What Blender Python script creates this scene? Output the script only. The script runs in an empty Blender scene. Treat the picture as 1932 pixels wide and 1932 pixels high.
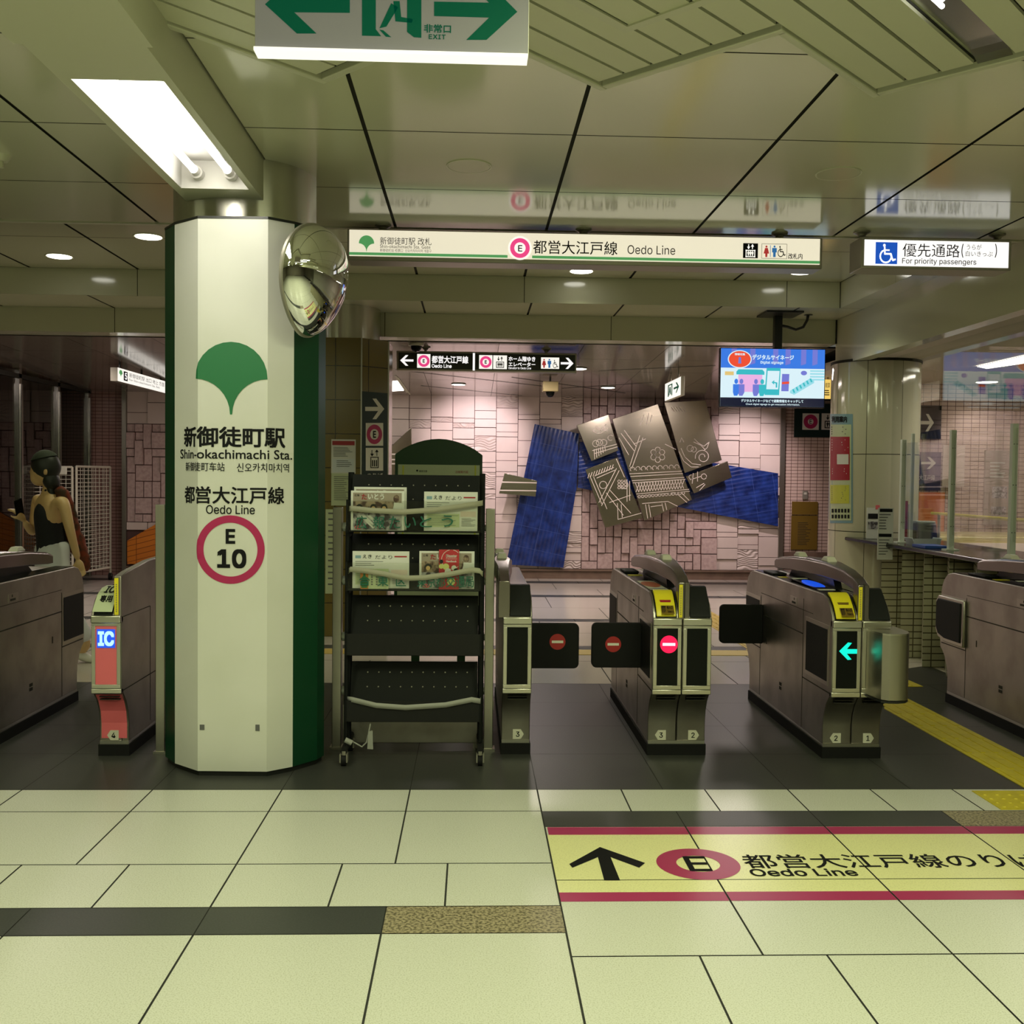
import bpy, bmesh, math, random
from mathutils import Vector, Matrix
R = math.radians
random.seed(7)
SC = bpy.context.scene
COL = SC.collection
# ------------------------------------------------------------------ camera
CAMH, F = 1.46, 1932.0
_d = Vector(((893 - 966) / F, (966 - 899) / F, -1)).normalized()
_u = Vector((1, -0.0109, 0)).cross(_d).normalized()
_r = _d.cross(_u)
ROT = Matrix((_r, _d, _u))
CAM0 = Vector((0, 0, CAMH))
cam = bpy.data.objects.new('camera', bpy.data.cameras.new('camera'))
COL.objects.link(cam)
cam.data.sensor_width = 36.0
cam.data.lens = 36.0
cam.data.clip_start = 0.05
cam.matrix_world = Matrix.Translation(CAM0) @ ROT.to_4x4()
SC.camera = cam
# ------------------------------------------------------------------ world, view
W = bpy.data.worlds.new('world')
SC.world = W
W.use_nodes = True
W.node_tree.nodes['Background'].inputs[0].default_value = (0.9, 0.9, 0.75, 1)
W.node_tree.nodes['Background'].inputs[1].default_value = 0.12
SC.view_settings.view_transform = 'Standard'
SC.view_settings.look = 'None'
SC.view_settings.exposure = 0.0
SC.view_settings.gamma = 1.0
SC.view_settings.use_curve_mapping = False
SC.cycles.max_bounces = 8
SC.cycles.diffuse_bounces = 4
SC.cycles.glossy_bounces = 4
SC.cycles.transparent_max_bounces = 12
SC.cycles.caustics_reflective = False
SC.cycles.caustics_refractive = False
SC.cycles.sample_clamp_indirect = 6.0


def lamp(name, loc, sx, sy, power, col, rot=(0, 0, 0), spread=180):
    l = bpy.data.lights.new(name, 'AREA')
    l.shape = 'RECTANGLE'
    l.size, l.size_y = sx, sy
    l.energy = power
    l.color = col
    l.spread = R(spread)
    o = bpy.data.objects.new(name, l)
    COL.objects.link(o)
    o.location = loc
    o.rotation_euler = rot
    return o


GRN = (0.93, 1.0, 0.60)
WRM = (1.0, 0.98, 0.80)
PNK = (1.0, 0.86, 0.79)
W6 = 1.072 / 2 ** .5 / 6


def ts(t, s, z):
    # louvre ceiling: t across the strips, s along them (direction +x +y)
    return ((t + s) / 2 ** .5, (s - t) / 2 ** .5, z)


# ceiling trough lights of the front hall (their housings are built below)
peaks = [-0.577 + 1.072 * k for k in range(0, 4)]
for k, xp in enumerate(peaks):
    if k == 1:
        continue
    lamp('trough_lamp', ts((xp - 3.99) / 2 ** .5 + 3.5 * W6, (xp + 3.99) / 2 ** .5 - (2.4, 0, 1.3, 2.4)[k], 2.965), 0.1, 1.4, 32, GRN, (0, 0, R(-45)))
for x in (-3.2, 0.3, 2.6):
    lamp('rear_hall_lamp', (x, -0.6, 2.96), 0.3, 1.4, 44, GRN)
lamp('hall_lamp', (-4.4, 3.6, 2.97), 0.3, 1.3, 24, GRN)
# far concourse behind the gates
for x in (-1.9, 0.6, 3.0):
    lamp('concourse_lamp', (x, 11.6, 2.66), 0.3, 1.2, 36, PNK)
lamp('concourse_lamp', (-4.6, 11.0, 2.70), 0.3, 1.2, 30, PNK)  # added to lift the dim far left, no fixture in the ceiling there
lamp('office_lamp', (5.3, 8.6, 2.54), 0.3, 1.6, 44, (1.0, 0.9, 0.78))
lamp('office_lamp', (4.7, 3.8, 2.54), 0.3, 1.2, 14, (1.0, 0.92, 0.78))


def spot(loc, tgt, power, col, ang=60, size=0.05, blend=0.8):
    l = bpy.data.lights.new('spot_lamp', 'SPOT')
    l.energy = power
    l.color = col
    l.spot_size = R(ang)
    l.spot_blend = blend
    l.shadow_soft_size = size
    o = bpy.data.objects.new('spot_lamp', l)
    COL.objects.link(o)
    o.location = loc
    o.rotation_euler = (Vector(tgt) - Vector(loc)).to_track_quat('-Z', 'Y').to_euler()
    return o


# wall washers in front of the relief wall
spot((0.15, 13.2, 2.58), (0.05, 14.7, 1.85), 130, (1.0, 0.82, 0.86), 70)
spot((3.9, 13.2, 2.58), (3.9, 14.7, 1.45), 120, (1.0, 0.82, 0.84), 70)
spot((1.9, 12.9, 2.58), (2.0, 14.7, 1.2), 60, (1.0, 0.85, 0.82), 80)


# ------------------------------------------------------------------ pixel -> place
def ray(px, py):
    return ROT @ Vector(((px - 966) / F, (966 - py) / F, -1))


def at(px, py, Y):
    v = ray(px, py)
    return CAM0 + v * (Y / v.y)


def onz(px, py, z=0.0):
    v = ray(px, py)
    return CAM0 + v * ((z - CAMH) / v.z)


def onx(px, py, X):
    v = ray(px, py)
    return CAM0 + v * (X / v.x)


def pbox(x0, y0, x1, y1, Y):
    cx, cy = (x0 + x1) / 2, (y0 + y1) / 2
    return at(x0, cy, Y).x, at(x1, cy, Y).x, at(cx, y1, Y).z, at(cx, y0, Y).z


# ------------------------------------------------------------------ materials
MATS = {}


def srgb(r, g, b):
    f = lambda c: (c / 255 / 12.92) if c <= 10 else ((c / 255 + 0.055) / 1.055) ** 2.4
    return (f(r), f(g), f(b))


def mat(name, col, rough=0.5, metal=0.0, emis=None, es=1.0, spec=0.5, coat=0.0, noise=None, bump=None, brushed=None, trans=0.0, alpha=1.0):
    m = bpy.data.materials.new(name)
    MATS[name] = m
    m.use_nodes = True
    nt = m.node_tree
    b = nt.nodes['Principled BSDF']
    b.inputs['Base Color'].default_value = (*col, 1)
    b.inputs['Roughness'].default_value = rough
    b.inputs['Metallic'].default_value = metal
    b.inputs['Specular IOR Level'].default_value = spec
    b.inputs['Coat Weight'].default_value = coat
    b.inputs['Coat Roughness'].default_value = 0.05
    b.inputs['Transmission Weight'].default_value = trans
    b.inputs['Alpha'].default_value = alpha
    if emis:
        b.inputs['Emission Color'].default_value = (*emis, 1)
        b.inputs['Emission Strength'].default_value = es
    N = nt.nodes.new
    L = nt.links.new
    tc = N('ShaderNodeTexCoord')
    if noise:  # (scale, second colour, detail, low, high)
        n = N('ShaderNodeTexNoise')
        n.inputs['Scale'].default_value = noise[0]
        n.inputs['Detail'].default_value = noise[2]
        L(tc.outputs['Object'], n.inputs['Vector'])
        cr = N('ShaderNodeValToRGB')
        cr.color_ramp.elements[0].position = noise[3]
        cr.color_ramp.elements[1].position = noise[4]
        cr.color_ramp.elements[0].color = (*noise[1], 1)
        cr.color_ramp.elements[1].color = (*col, 1)
        L(n.outputs['Fac'], cr.inputs['Fac'])
        L(cr.outputs['Color'], b.inputs['Base Color'])
    if brushed:  # (stretch vector, low rough, high rough)
        mp = N('ShaderNodeMapping')
        mp.inputs['Scale'].default_value = brushed[0]
        L(tc.outputs['Object'], mp.inputs['Vector'])
        n = N('ShaderNodeTexNoise')
        n.inputs['Scale'].default_value = 3
        n.inputs['Detail'].default_value = 5
        L(mp.outputs['Vector'], n.inputs['Vector'])
        mr = N('ShaderNodeMapRange')
        mr.inputs['To Min'].default_value = brushed[1]
        mr.inputs['To Max'].default_value = brushed[2]
        L(n.outputs['Fac'], mr.inputs['Value'])
        L(mr.outputs['Result'], b.inputs['Roughness'])
    if bump:  # (scale, strength)
        n = N('ShaderNodeTexNoise')
        n.inputs['Scale'].default_value = bump[0]
        n.inputs['Detail'].default_value = 4
        L(tc.outputs['Object'], n.inputs['Vector'])
        bp = N('ShaderNodeBump')
        bp.inputs['Strength'].default_value = bump[1]
        bp.inputs['Distance'].default_value = 0.004
        L(n.outputs['Fac'], bp.inputs['Height'])
        L(bp.outputs['Normal'], b.inputs['Normal'])
    return m


def brushed_round(m):
    nt = m.node_tree
    b = nt.nodes['Principled BSDF']
    b.inputs['Anisotropic'].default_value = 0.95
    b.inputs['Anisotropic Rotation'].default_value = 0.25
    t = nt.nodes.new('ShaderNodeTangent')
    t.direction_type = 'RADIAL'
    t.axis = 'Z'
    nt.links.new(t.outputs[0], b.inputs['Tangent'])


def tile_mat(name, c1, c2, mortar, bw, rh, ms, rough=0.25, offset=0.0):
    m = mat(name, c1, rough)
    nt = m.node_tree
    b = nt.nodes['Principled BSDF']
    t = nt.nodes.new('ShaderNodeTexBrick')
    t.offset = offset
    t.inputs['Scale'].default_value = 1
    t.inputs['Brick Width'].default_value = bw
    t.inputs['Row Height'].default_value = rh
    t.inputs['Mortar Size'].default_value = ms
    t.inputs['Color1'].default_value = (*c1, 1)
    t.inputs['Color2'].default_value = (*c2, 1)
    t.inputs['Mortar'].default_value = (*mortar, 1)
    uv = nt.nodes.new('ShaderNodeTexCoord')
    nt.links.new(uv.outputs['UV'], t.inputs['Vector'])
    nt.links.new(t.outputs['Color'], b.inputs['Base Color'])
    bp = nt.nodes.new('ShaderNodeBump')
    bp.inputs['Strength'].default_value = 0.4
    bp.inputs['Distance'].default_value = 0.003
    bp.invert = True
    nt.links.new(t.outputs['Fac'], bp.inputs['Height'])
    nt.links.new(bp.outputs['Normal'], b.inputs['Normal'])
    return m


def wave_mat(name, col, scale, dist, rough=0.45, strength=0.9, axis='Y', depth=0.012):
    m = mat(name, col, rough)
    nt = m.node_tree
    b = nt.nodes['Principled BSDF']
    tc = nt.nodes.new('ShaderNodeTexCoord')
    w = nt.nodes.new('ShaderNodeTexWave')
    w.bands_direction = axis
    w.inputs['Scale'].default_value = scale
    w.inputs['Distortion'].default_value = dist
    w.inputs['Detail'].default_value = 0.0
    w.inputs['Detail Scale'].default_value = 0.9
    nt.links.new(tc.outputs['Object'], w.inputs['Vector'])
    bp = nt.nodes.new('ShaderNodeBump')
    bp.inputs['Strength'].default_value = strength
    bp.inputs['Distance'].default_value = depth
    nt.links.new(w.outputs['Fac'], bp.inputs['Height'])
    nt.links.new(bp.outputs['Normal'], b.inputs['Normal'])
    return m


mat('cream_tile', (0.65, 0.65, 0.58), 0.3, noise=(210, (0.50, 0.50, 0.41), 3, 0.36, 0.52))
mat('far_tile', (0.62, 0.56, 0.50), 0.16, noise=(180, (0.54, 0.49, 0.43), 3, 0.36, 0.52))
mat('dark_tile', (0.045, 0.046, 0.040), 0.42, spec=0.3, noise=(140, (0.036, 0.037, 0.034), 3, 0.4, 0.6))
mat('band_tile', (0.052, 0.055, 0.052), 0.4, noise=(160, (0.04, 0.042, 0.04), 3, 0.4, 0.6))
mat('tan_granite', (0.36, 0.30, 0.19), 0.4, noise=(95, (0.12, 0.10, 0.06), 4, 0.40, 0.56))
mat('grout', (0.035, 0.035, 0.03), 0.9)
mat('ceiling_paint', (0.60, 0.60, 0.44), 0.12, spec=0.9)
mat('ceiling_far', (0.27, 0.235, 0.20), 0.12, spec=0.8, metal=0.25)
mat('gap_dark', (0.02, 0.02, 0.012), 0.9)
mat('strip_paint', (0.56, 0.56, 0.40), 0.4)
mat('trim_paint', (0.54, 0.54, 0.40), 0.35)
mat('plaster', (0.55, 0.50, 0.42), 0.9, bump=(90, 0.3))
mat('steel', (0.46, 0.44, 0.385), 0.3, 1.0, brushed=((1, 1, 60), 0.26, 0.42))
mat('steel_side', (0.42, 0.395, 0.35), 0.34, 1.0, brushed=((2, 2, 2), 0.30, 0.46), noise=(5, (0.33, 0.30, 0.265), 6, 0.35, 0.6))
mat('steel_light', (0.60, 0.58, 0.52), 0.28, 1.0)
brushed_round(mat('chrome', (0.60, 0.58, 0.52), 0.24, 1.0))
mat('mirror', (0.92, 0.92, 0.92), 0.015, 1.0)
mat('sign_grey', (0.36, 0.34, 0.28), 0.38, 0.55)
mat('hood_dark', (0.25, 0.225, 0.205), 0.26, 1.0)
mat('black_plastic', (0.012, 0.013, 0.012), 0.35)
mat('black_gloss', (0.004, 0.005, 0.0045), 0.2, spec=0.15)
mat('pad_grey', (0.008, 0.009, 0.0085), 0.6, spec=0.2)
mat('rubber', (0.008, 0.008, 0.008), 0.75, spec=0.2)
mat('rack_black', (0.0045, 0.0055, 0.005), 0.6, spec=0.18)
mat('rack_grey', (0.013, 0.013, 0.0125), 0.6, spec=0.2)
mat('white_board', (0.67, 0.665, 0.62), 0.32, noise=(2.2, (0.62, 0.62, 0.56), 4, 0.3, 0.6))
mat('deep_green', (0.004, 0.045, 0.018), 0.3)
mat('emblem_green', (0.012, 0.16, 0.055), 0.4)
mat('ink', (0.006, 0.006, 0.007), 0.7, spec=0.2)
mat('hall_wall', (0.20, 0.18, 0.14), 0.6)
mat('lip_green', (0.004, 0.10, 0.06), 0.5)
mat('ink_grey', (0.12, 0.12, 0.12), 0.6)
mat('magenta', (0.42, 0.018, 0.10), 0.4)
mat('sticker_red', (0.38, 0.022, 0.105), 0.35)
mat('sticker_yellow', (0.80, 0.77, 0.40), 0.3, noise=(160, (0.68, 0.65, 0.32), 3, 0.35, 0.5))
mat('yellow_tactile', (0.62, 0.50, 0.03), 0.5, noise=(14, (0.52, 0.41, 0.02), 4, 0.3, 0.6))
mat('yellow_plastic', (0.78, 0.66, 0.02), 0.35)
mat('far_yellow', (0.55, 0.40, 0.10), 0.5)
mat('red_sign', (0.36, 0.012, 0.015), 0.4)
mat('white_paint', (0.72, 0.70, 0.62), 0.5)
mat('off_white', (0.62, 0.60, 0.50), 0.45)
mat('pink_film', (0.74, 0.14, 0.17), 0.35)
mat('orange_dark', (0.5, 0.12, 0.04), 0.4)
mat('blue_lit', (0.01, 0.06, 0.6), 0.3, emis=(0.01, 0.10, 0.9), es=0.7)
mat('lit_red', (0.5, 0.0, 0.05), 0.4, emis=(1.0, 0.005, 0.07), es=1.1)
mat('lit_pinkwhite', (0.8, 0.6, 0.8), 0.4, emis=(1.0, 0.72, 0.95), es=1.0)
mat('lit_cyan', (0.0, 0.5, 0.4), 0.4, emis=(0.0, 0.92, 0.66), es=1.0)
mat('lit_iceblue', (0.3, 0.5, 0.8), 0.4, emis=(0.42, 0.75, 1.0), es=1.0)
mat('lit_white', (0.8, 0.8, 0.8), 0.4, emis=(1.0, 0.97, 0.97), es=0.95)
mat('lit_cream', (0.6, 0.56, 0.45), 0.35, emis=(0.84, 0.77, 0.60), es=0.9)
mat('lit_pink', (0.7, 0.05, 0.2), 0.35, emis=(0.85, 0.06, 0.25), es=0.85)
mat('lit_green', (0.05, 0.3, 0.1), 0.4, emis=(0.12, 0.42, 0.14), es=0.6)
mat('lit_softwhite', (0.8, 0.78, 0.7), 0.35, emis=(1.0, 0.97, 0.9), es=0.9)
mat('lit_exit', (0.24, 0.235, 0.23), 0.5, emis=(0.52, 0.49, 0.47), es=0.16)
mat('exit_green', (0.001, 0.07, 0.035), 0.6, spec=0.2, emis=(0.0, 0.14, 0.07), es=0.3)
mat('tube_glow', (1, 1, 1), 0.4, emis=(1.0, 0.99, 0.94), es=7.0)
mat('lamp_tray', (0.55, 0.53, 0.5), 0.5)
mat('downlight_glow', (1, 1, 1), 0.4, emis=(1.0, 0.97, 0.86), es=6.0)
mat('board_dark', (0.018, 0.022, 0.014), 0.35)
mat('sign_dark', (0.006, 0.022, 0.018), 0.35)
mat('wc_blue', (0.02, 0.10, 0.45), 0.4, emis=(0.01, 0.10, 0.62), es=0.7)
mat('pict_red', (0.6, 0.05, 0.05), 0.4, emis=(0.7, 0.06, 0.06), es=0.4)
mat('pict_blue', (0.05, 0.25, 0.6), 0.4, emis=(0.05, 0.25, 0.7), es=0.4)
mat('pink_block', (0.70, 0.58, 0.53), 0.5, noise=(3, (0.64, 0.52, 0.475), 3, 0.3, 0.7))
mat('pink_rough', (0.56, 0.41, 0.385), 0.65, noise=(22, (0.46, 0.32, 0.30), 5, 0.35, 0.6), bump=(40, 0.6))
wave_mat('pink_wave', (0.68, 0.56, 0.51), 8.0, 11.0, axis='Z', strength=0.8, depth=0.014)
mat('joint_dark', (0.10, 0.05, 0.045), 0.9)
mat('art_steel', (0.33, 0.295, 0.24), 0.25, 1.0, brushed=((1, 1, 40), 0.17, 0.30))
mat('engraving', (0.80, 0.70, 0.63), 0.6)
mat('skirt', (0.20, 0.13, 0.095), 0.35, noise=(6, (0.15, 0.095, 0.07), 3, 0.3, 0.6))
tile_mat('pink_tile', (0.66, 0.49, 0.42), (0.62, 0.455, 0.385), (0.10, 0.045, 0.035), 0.095, 0.0485, 0.0035)
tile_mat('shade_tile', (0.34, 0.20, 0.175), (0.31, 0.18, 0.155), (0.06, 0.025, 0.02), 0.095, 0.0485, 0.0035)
tile_mat('cream_small_tile', (0.50, 0.48, 0.33), (0.46, 0.44, 0.30), (0.07, 0.06, 0.035), 0.15, 0.054, 0.0045)
tile_mat('orange_art', (0.66, 0.20, 0.02), (0.60, 0.175, 0.018), (0.20, 0.05, 0.01), 0.5, 0.075, 0.004, 0.35)
tile_mat('olive_tile', (0.17, 0.125, 0.03), (0.155, 0.115, 0.027), (0.02, 0.015, 0.006), 0.31, 0.305, 0.004, 0.22)
mat('column_tile', (0.55, 0.52, 0.40), 0.07, spec=0.6)
mat('line_dark', (0.02, 0.018, 0.012), 0.8)
mat('brass', (0.33, 0.21, 0.035), 0.4, 0.7, brushed=((1, 1, 50), 0.35, 0.5))
mat('counter_dark', (0.018, 0.016, 0.016), 0.16)
mat('post_white', (0.62, 0.66, 0.58), 0.4)
mat('strap', (0.33, 0.32, 0.24), 0.8)
mat('strap_grey', (0.30, 0.30, 0.27), 0.8)
mat('paper', (0.66, 0.66, 0.63), 0.6)
mat('paper_edge', (0.6, 0.6, 0.56), 0.6)
mat('photo_brown', (0.32, 0.24, 0.17), 0.35, noise=(28, (0.07, 0.035, 0.03), 4, 0.42, 0.55))
mat('photo_mixed', (0.42, 0.40, 0.42), 0.35, noise=(36, (0.06, 0.05, 0.06), 5, 0.42, 0.56))
mat('photo_wall', (0.30, 0.25, 0.20), 0.4)
mat('cover_red', (0.44, 0.028, 0.04), 0.35)
mat('leaf_yellow', (0.66, 0.66, 0.24), 0.5)
mat('bottle_orange', (0.55, 0.2, 0.03), 0.4)
mat('poster_red', (0.34, 0.012, 0.022), 0.4)
mat('poster_blue', (0.20, 0.33, 0.40), 0.4)
mat('poster_yellow', (0.55, 0.56, 0.06), 0.4)
mat('board_green', (0.001, 0.040, 0.002), 0.45)
mat('board_panel', (0.50, 0.56, 0.36), 0.4)
mat('cage_white', (0.60, 0.56, 0.46), 0.45)
mat('skin', (0.62, 0.40, 0.19), 0.5)
mat('hair', (0.010, 0.012, 0.008), 0.5)
mat('band_green', (0.022, 0.03, 0.017), 0.8)
mat('top_black', (0.005, 0.005, 0.007), 0.8)
mat('trouser_white', (0.66, 0.67, 0.70), 0.7)
mat('scarf_red', (0.20, 0.028, 0.008), 0.85, noise=(14, (0.045, 0.022, 0.008), 4, 0.40, 0.58))
mat('dark_room', (0.05, 0.04, 0.035), 0.7)
mat('mullion', (0.42, 0.41, 0.38), 0.25, 1.0)
mat('pipe_cream', (0.32, 0.29, 0.20), 0.4)
mat('orange_flat', (0.75, 0.20, 0.045), 0.4)
mat('tray_white', (0.62, 0.66, 0.70), 0.4)
mat('folder_blue', (0.02, 0.08, 0.38), 0.4)
mat('beige_case', (0.46, 0.38, 0.18), 0.4)
mat('tv_blue', (0, 0, 0), 0.15, emis=(0.05, 0.22, 0.85), es=0.9, noise=None)
mat('tv_white', (0, 0, 0), 0.15, emis=(0.74, 0.93, 1.0), es=0.95)
mat('tv_red', (0, 0, 0), 0.15, emis=(0.95, 0.09, 0.04), es=0.9)
mat('tv_pink', (0, 0, 0), 0.15, emis=(0.92, 0.50, 0.86), es=0.9)
mat('tv_teal', (0, 0, 0), 0.15, emis=(0.05, 0.55, 0.62), es=0.9)
mat('tv_lightteal', (0, 0, 0), 0.15, emis=(0.35, 0.80, 0.90), es=0.9)
mat('tv_violet', (0, 0, 0), 0.15, emis=(0.20, 0.22, 0.72), es=0.9)
mat('tv_navy', (0, 0, 0), 0.15, emis=(0.008, 0.010, 0.035), es=0.8)
mat('tv_yellow', (0, 0, 0), 0.15, emis=(0.85, 0.62, 0.22), es=0.9)
mat('lit_yellow', (0.7, 0.5, 0.1), 0.4, emis=(0.95, 0.66, 0.16), es=0.8)


def glass_mat(name, tint, rough=0.0, mixf=0.12):
    m = bpy.data.materials.new(name)
    MATS[name] = m
    m.use_nodes = True
    nt = m.node_tree
    for n in list(nt.nodes):
        if n.type != 'OUTPUT_MATERIAL':
            nt.nodes.remove(n)
    out = [n for n in nt.nodes if n.type == 'OUTPUT_MATERIAL'][0]
    t = nt.nodes.new('ShaderNodeBsdfTransparent')
    t.inputs[0].default_value = (*tint, 1)
    g = nt.nodes.new('ShaderNodeBsdfGlossy')
    g.inputs['Roughness'].default_value = rough
    fr = nt.nodes.new('ShaderNodeFresnel')
    geo = nt.nodes.new('ShaderNodeNewGeometry')
    mr = nt.nodes.new('ShaderNodeMapRange')
    mr.inputs['To Min'].default_value = 1.52
    mr.inputs['To Max'].default_value = 1 / 1.52
    nt.links.new(geo.outputs['Backfacing'], mr.inputs['Value'])
    nt.links.new(mr.outputs['Result'], fr.inputs['IOR'])
    mx = nt.nodes.new('ShaderNodeMixShader')
    nt.links.new(fr.outputs[0], mx.inputs[0])
    nt.links.new(t.outputs[0], mx.inputs[1])
    nt.links.new(g.outputs[0], mx.inputs[2])
    nt.links.new(mx.outputs[0], out.inputs[0])
    return m


glass_mat('glass', (0.93, 0.95, 0.92))
glass_mat('glass_dark', (0.42, 0.40, 0.36))
glass_mat('acrylic', (0.96, 0.97, 0.94), 0.02)


# ------------------------------------------------------------------ mesh helpers
def NB():
    return bmesh.new()


def bx(b, x0, x1, y0, y1, z0, z1):
    v = [b.verts.new((x, y, z)) for x in (x0, x1) for y in (y0, y1) for z in (z0, z1)]
    for f in ((0, 1, 3, 2), (4, 6, 7, 5), (0, 4, 5, 1), (2, 3, 7, 6), (0, 2, 6, 4), (1, 5, 7, 3)):
        b.faces.new([v[i] for i in f])
    return v


def prism(b, pts, axis, a0, a1):
    def mk(p, a):
        return {'x': (a, p[0], p[1]), 'y': (p[0], a, p[1]), 'z': (p[0], p[1], a)}[axis]
    A = [b.verts.new(mk(p, a0)) for p in pts]
    B = [b.verts.new(mk(p, a1)) for p in pts]
    n = len(pts)
    b.faces.new(A)
    b.faces.new(B[::-1])
    for i in range(n):
        b.faces.new((A[i], B[i], B[(i + 1) % n], A[(i + 1) % n]))


def poly(b, pts):
    return b.faces.new([b.verts.new(p) for p in pts])


def tube(b, pts, r, n=8, cap=True):
    pts = [Vector(p) for p in pts]
    rings = []
    rr = r if isinstance(r, (list, tuple)) else [r] * len(pts)
    ref = None
    for i, p in enumerate(pts):
        t = (pts[min(i + 1, len(pts) - 1)] - pts[max(i - 1, 0)]).normalized()
        if ref is None:
            ref = Vector((0, 0, 1)) if abs(t.z) < 0.9 else Vector((1, 0, 0))
        s = t.cross(ref).normalized()
        ref = s.cross(t).normalized()
        rings.append([b.verts.new(p + (s * math.cos(a) + ref * math.sin(a)) * rr[i]) for a in [2 * math.pi * k / n for k in range(n)]])
    for i in range(len(rings) - 1):
        for k in range(n):
            b.faces.new((rings[i][k], rings[i][(k + 1) % n], rings[i + 1][(k + 1) % n], rings[i + 1][k]))
    if cap:
        b.faces.new(rings[0][::-1])
        b.faces.new(rings[-1])


def lathe(b, c, prof, n=32, axis='z'):
    rings = []
    for r, h in prof:
        ring = []
        for k in range(n):
            a = 2 * math.pi * k / n
            p = (r * math.cos(a), r * math.sin(a), h)
            if axis == 'y':
                p = (p[0], p[2], p[1])
            ring.append(b.verts.new(Vector(c) + Vector(p)))
        rings.append(ring)
    for i in range(len(rings) - 1):
        for k in range(n):
            b.faces.new((rings[i][k], rings[i][(k + 1) % n], rings[i + 1][(k + 1) % n], rings[i + 1][k]))
    b.faces.new(rings[0][::-1])
    b.faces.new(rings[-1])


def disc(b, cx, cz, r, y, t=0.002, rz=None, n=36):
    rz = rz or r
    prism(b, [(cx + r * math.cos(2 * math.pi * k / n), cz + rz * math.sin(2 * math.pi * k / n)) for k in range(n)], 'y', y, y + t)


def ringp(b, fn, r0, r1, n=48):
    """flat ring through fn(x, y) -> 3D"""
    A = [b.verts.new(fn(r0 * math.cos(2 * math.pi * k / n), r0 * math.sin(2 * math.pi * k / n))) for k in range(n)]
    B = [b.verts.new(fn(r1 * math.cos(2 * math.pi * k / n), r1 * math.sin(2 * math.pi * k / n))) for k in range(n)]
    for k in range(n):
        b.faces.new((A[k], A[(k + 1) % n], B[(k + 1) % n], B[k]))


def wall_uv(b, pts, z0, z1):
    uv = b.loops.layers.uv.verify()
    s = 0
    for p, q in zip(pts[:-1], pts[1:]):
        l = math.hypot(q[0] - p[0], q[1] - p[1])
        f = poly(b, [(p[0], p[1], z0), (q[0], q[1], z0), (q[0], q[1], z1), (p[0], p[1], z1)])
        for lp, c in zip(f.loops, ((s, z0), (s + l, z0), (s + l, z1), (s, z1))):
            lp[uv].uv = c
        s += l


LOCAL = set()


def ob(name, b, m, parent=None, bevel=0, sharp=35, kind=None):
    me = bpy.data.meshes.new(name)
    bmesh.ops.recalc_face_normals(b, faces=b.faces)
    b.to_mesh(me)
    b.free()
    for mm in (m if isinstance(m, (list, tuple)) else [m]):
        me.materials.append(MATS[mm])
    if len(me.polygons):
        me.polygons.foreach_set('use_smooth', [True] * len(me.polygons))
        me.set_sharp_from_angle(angle=R(sharp))
    o = bpy.data.objects.new(name, me)
    COL.objects.link(o)
    if parent is not None:
        o.parent = parent
        if parent.type == 'EMPTY' and parent.name not in LOCAL:
            o.location = -parent.location
    if bevel:
        md = o.modifiers.new('bevel', 'BEVEL')
        md.width = bevel
        md.segments = 2
        md.limit_method = 'ANGLE'
        md.angle_limit = R(40)
    if kind:
        o['kind'] = kind
    return o


def tag(o, label, cat, group=None):
    o['label'] = label
    o['category'] = cat
    if group:
        o['group'] = group
    return o


def thing(name, label, cat, loc, group=None, local=False):
    o = bpy.data.objects.new(name, None)
    o.empty_display_size = 0.05
    COL.objects.link(o)
    o.location = loc
    tag(o, label, cat, group)
    if local:
        LOCAL.add(o.name)
    return o


def box(name, m, parent, x0, x1, y0, y1, z0, z1, bevel=0, **k):
    b = NB()
    bx(b, x0, x1, y0, y1, z0, z1)
    return ob(name, b, m, parent, bevel, **k)


def prect(name, m, parent, px, Y, t=0.003, bevel=0):
    """flat rectangle whose picture box is px on the plane Y (front face), t thick"""
    x0, x1, z0, z1 = pbox(*px, Y)
    return box(name, m, parent, x0, x1, Y, Y + t, z0, z1, bevel)


def ppoly(name, m, parent, pts, Y, t=0.002):
    b = NB()
    prism(b, [(at(p[0], p[1], Y).x, at(p[0], p[1], Y).z) for p in pts], 'y', Y, Y + t)
    return ob(name, b, m, parent)


# ------------------------------------------------------------------ lettering
GL = {}
import os
LATIN = None
try:
    _fp = os.path.join(bpy.utils.resource_path('LOCAL'), 'datafiles', 'fonts', 'Inter.woff2')
    if os.path.exists(_fp):
        LATIN = bpy.data.fonts.load(_fp)
except Exception:
    LATIN = None


def glyphs(body, bold=0.0, gap=1.0):
    k = (body, gap)
    if k not in GL:
        c = bpy.data.curves.new('lettering', 'FONT')
        c.body = body
        if LATIN and body.isascii() and 'k' not in body:
            c.font = LATIN
        c.space_character = gap
        c.resolution_u = 3
        o = bpy.data.objects.new('lettering', c)
        COL.objects.link(o)
        dg = bpy.context.evaluated_depsgraph_get()
        dg.update()
        me = bpy.data.meshes.new_from_object(o.evaluated_get(dg))
        vs = [(v.co.x, v.co.y) for v in me.vertices]
        fs = [tuple(p.vertices) for p in me.polygons]
        bpy.data.objects.remove(o)
        bpy.data.curves.remove(c)
        bpy.data.meshes.remove(me)
        x0, x1 = min(v[0] for v in vs), max(v[0] for v in vs)
        y0, y1 = min(v[1] for v in vs), max(v[1] for v in vs)
        GL[k] = ([((x - x0) / (x1 - x0), (y - y0) / (y1 - y0)) for x, y in vs], fs, (x1 - x0) / (y1 - y0))
    return GL[k]


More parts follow.
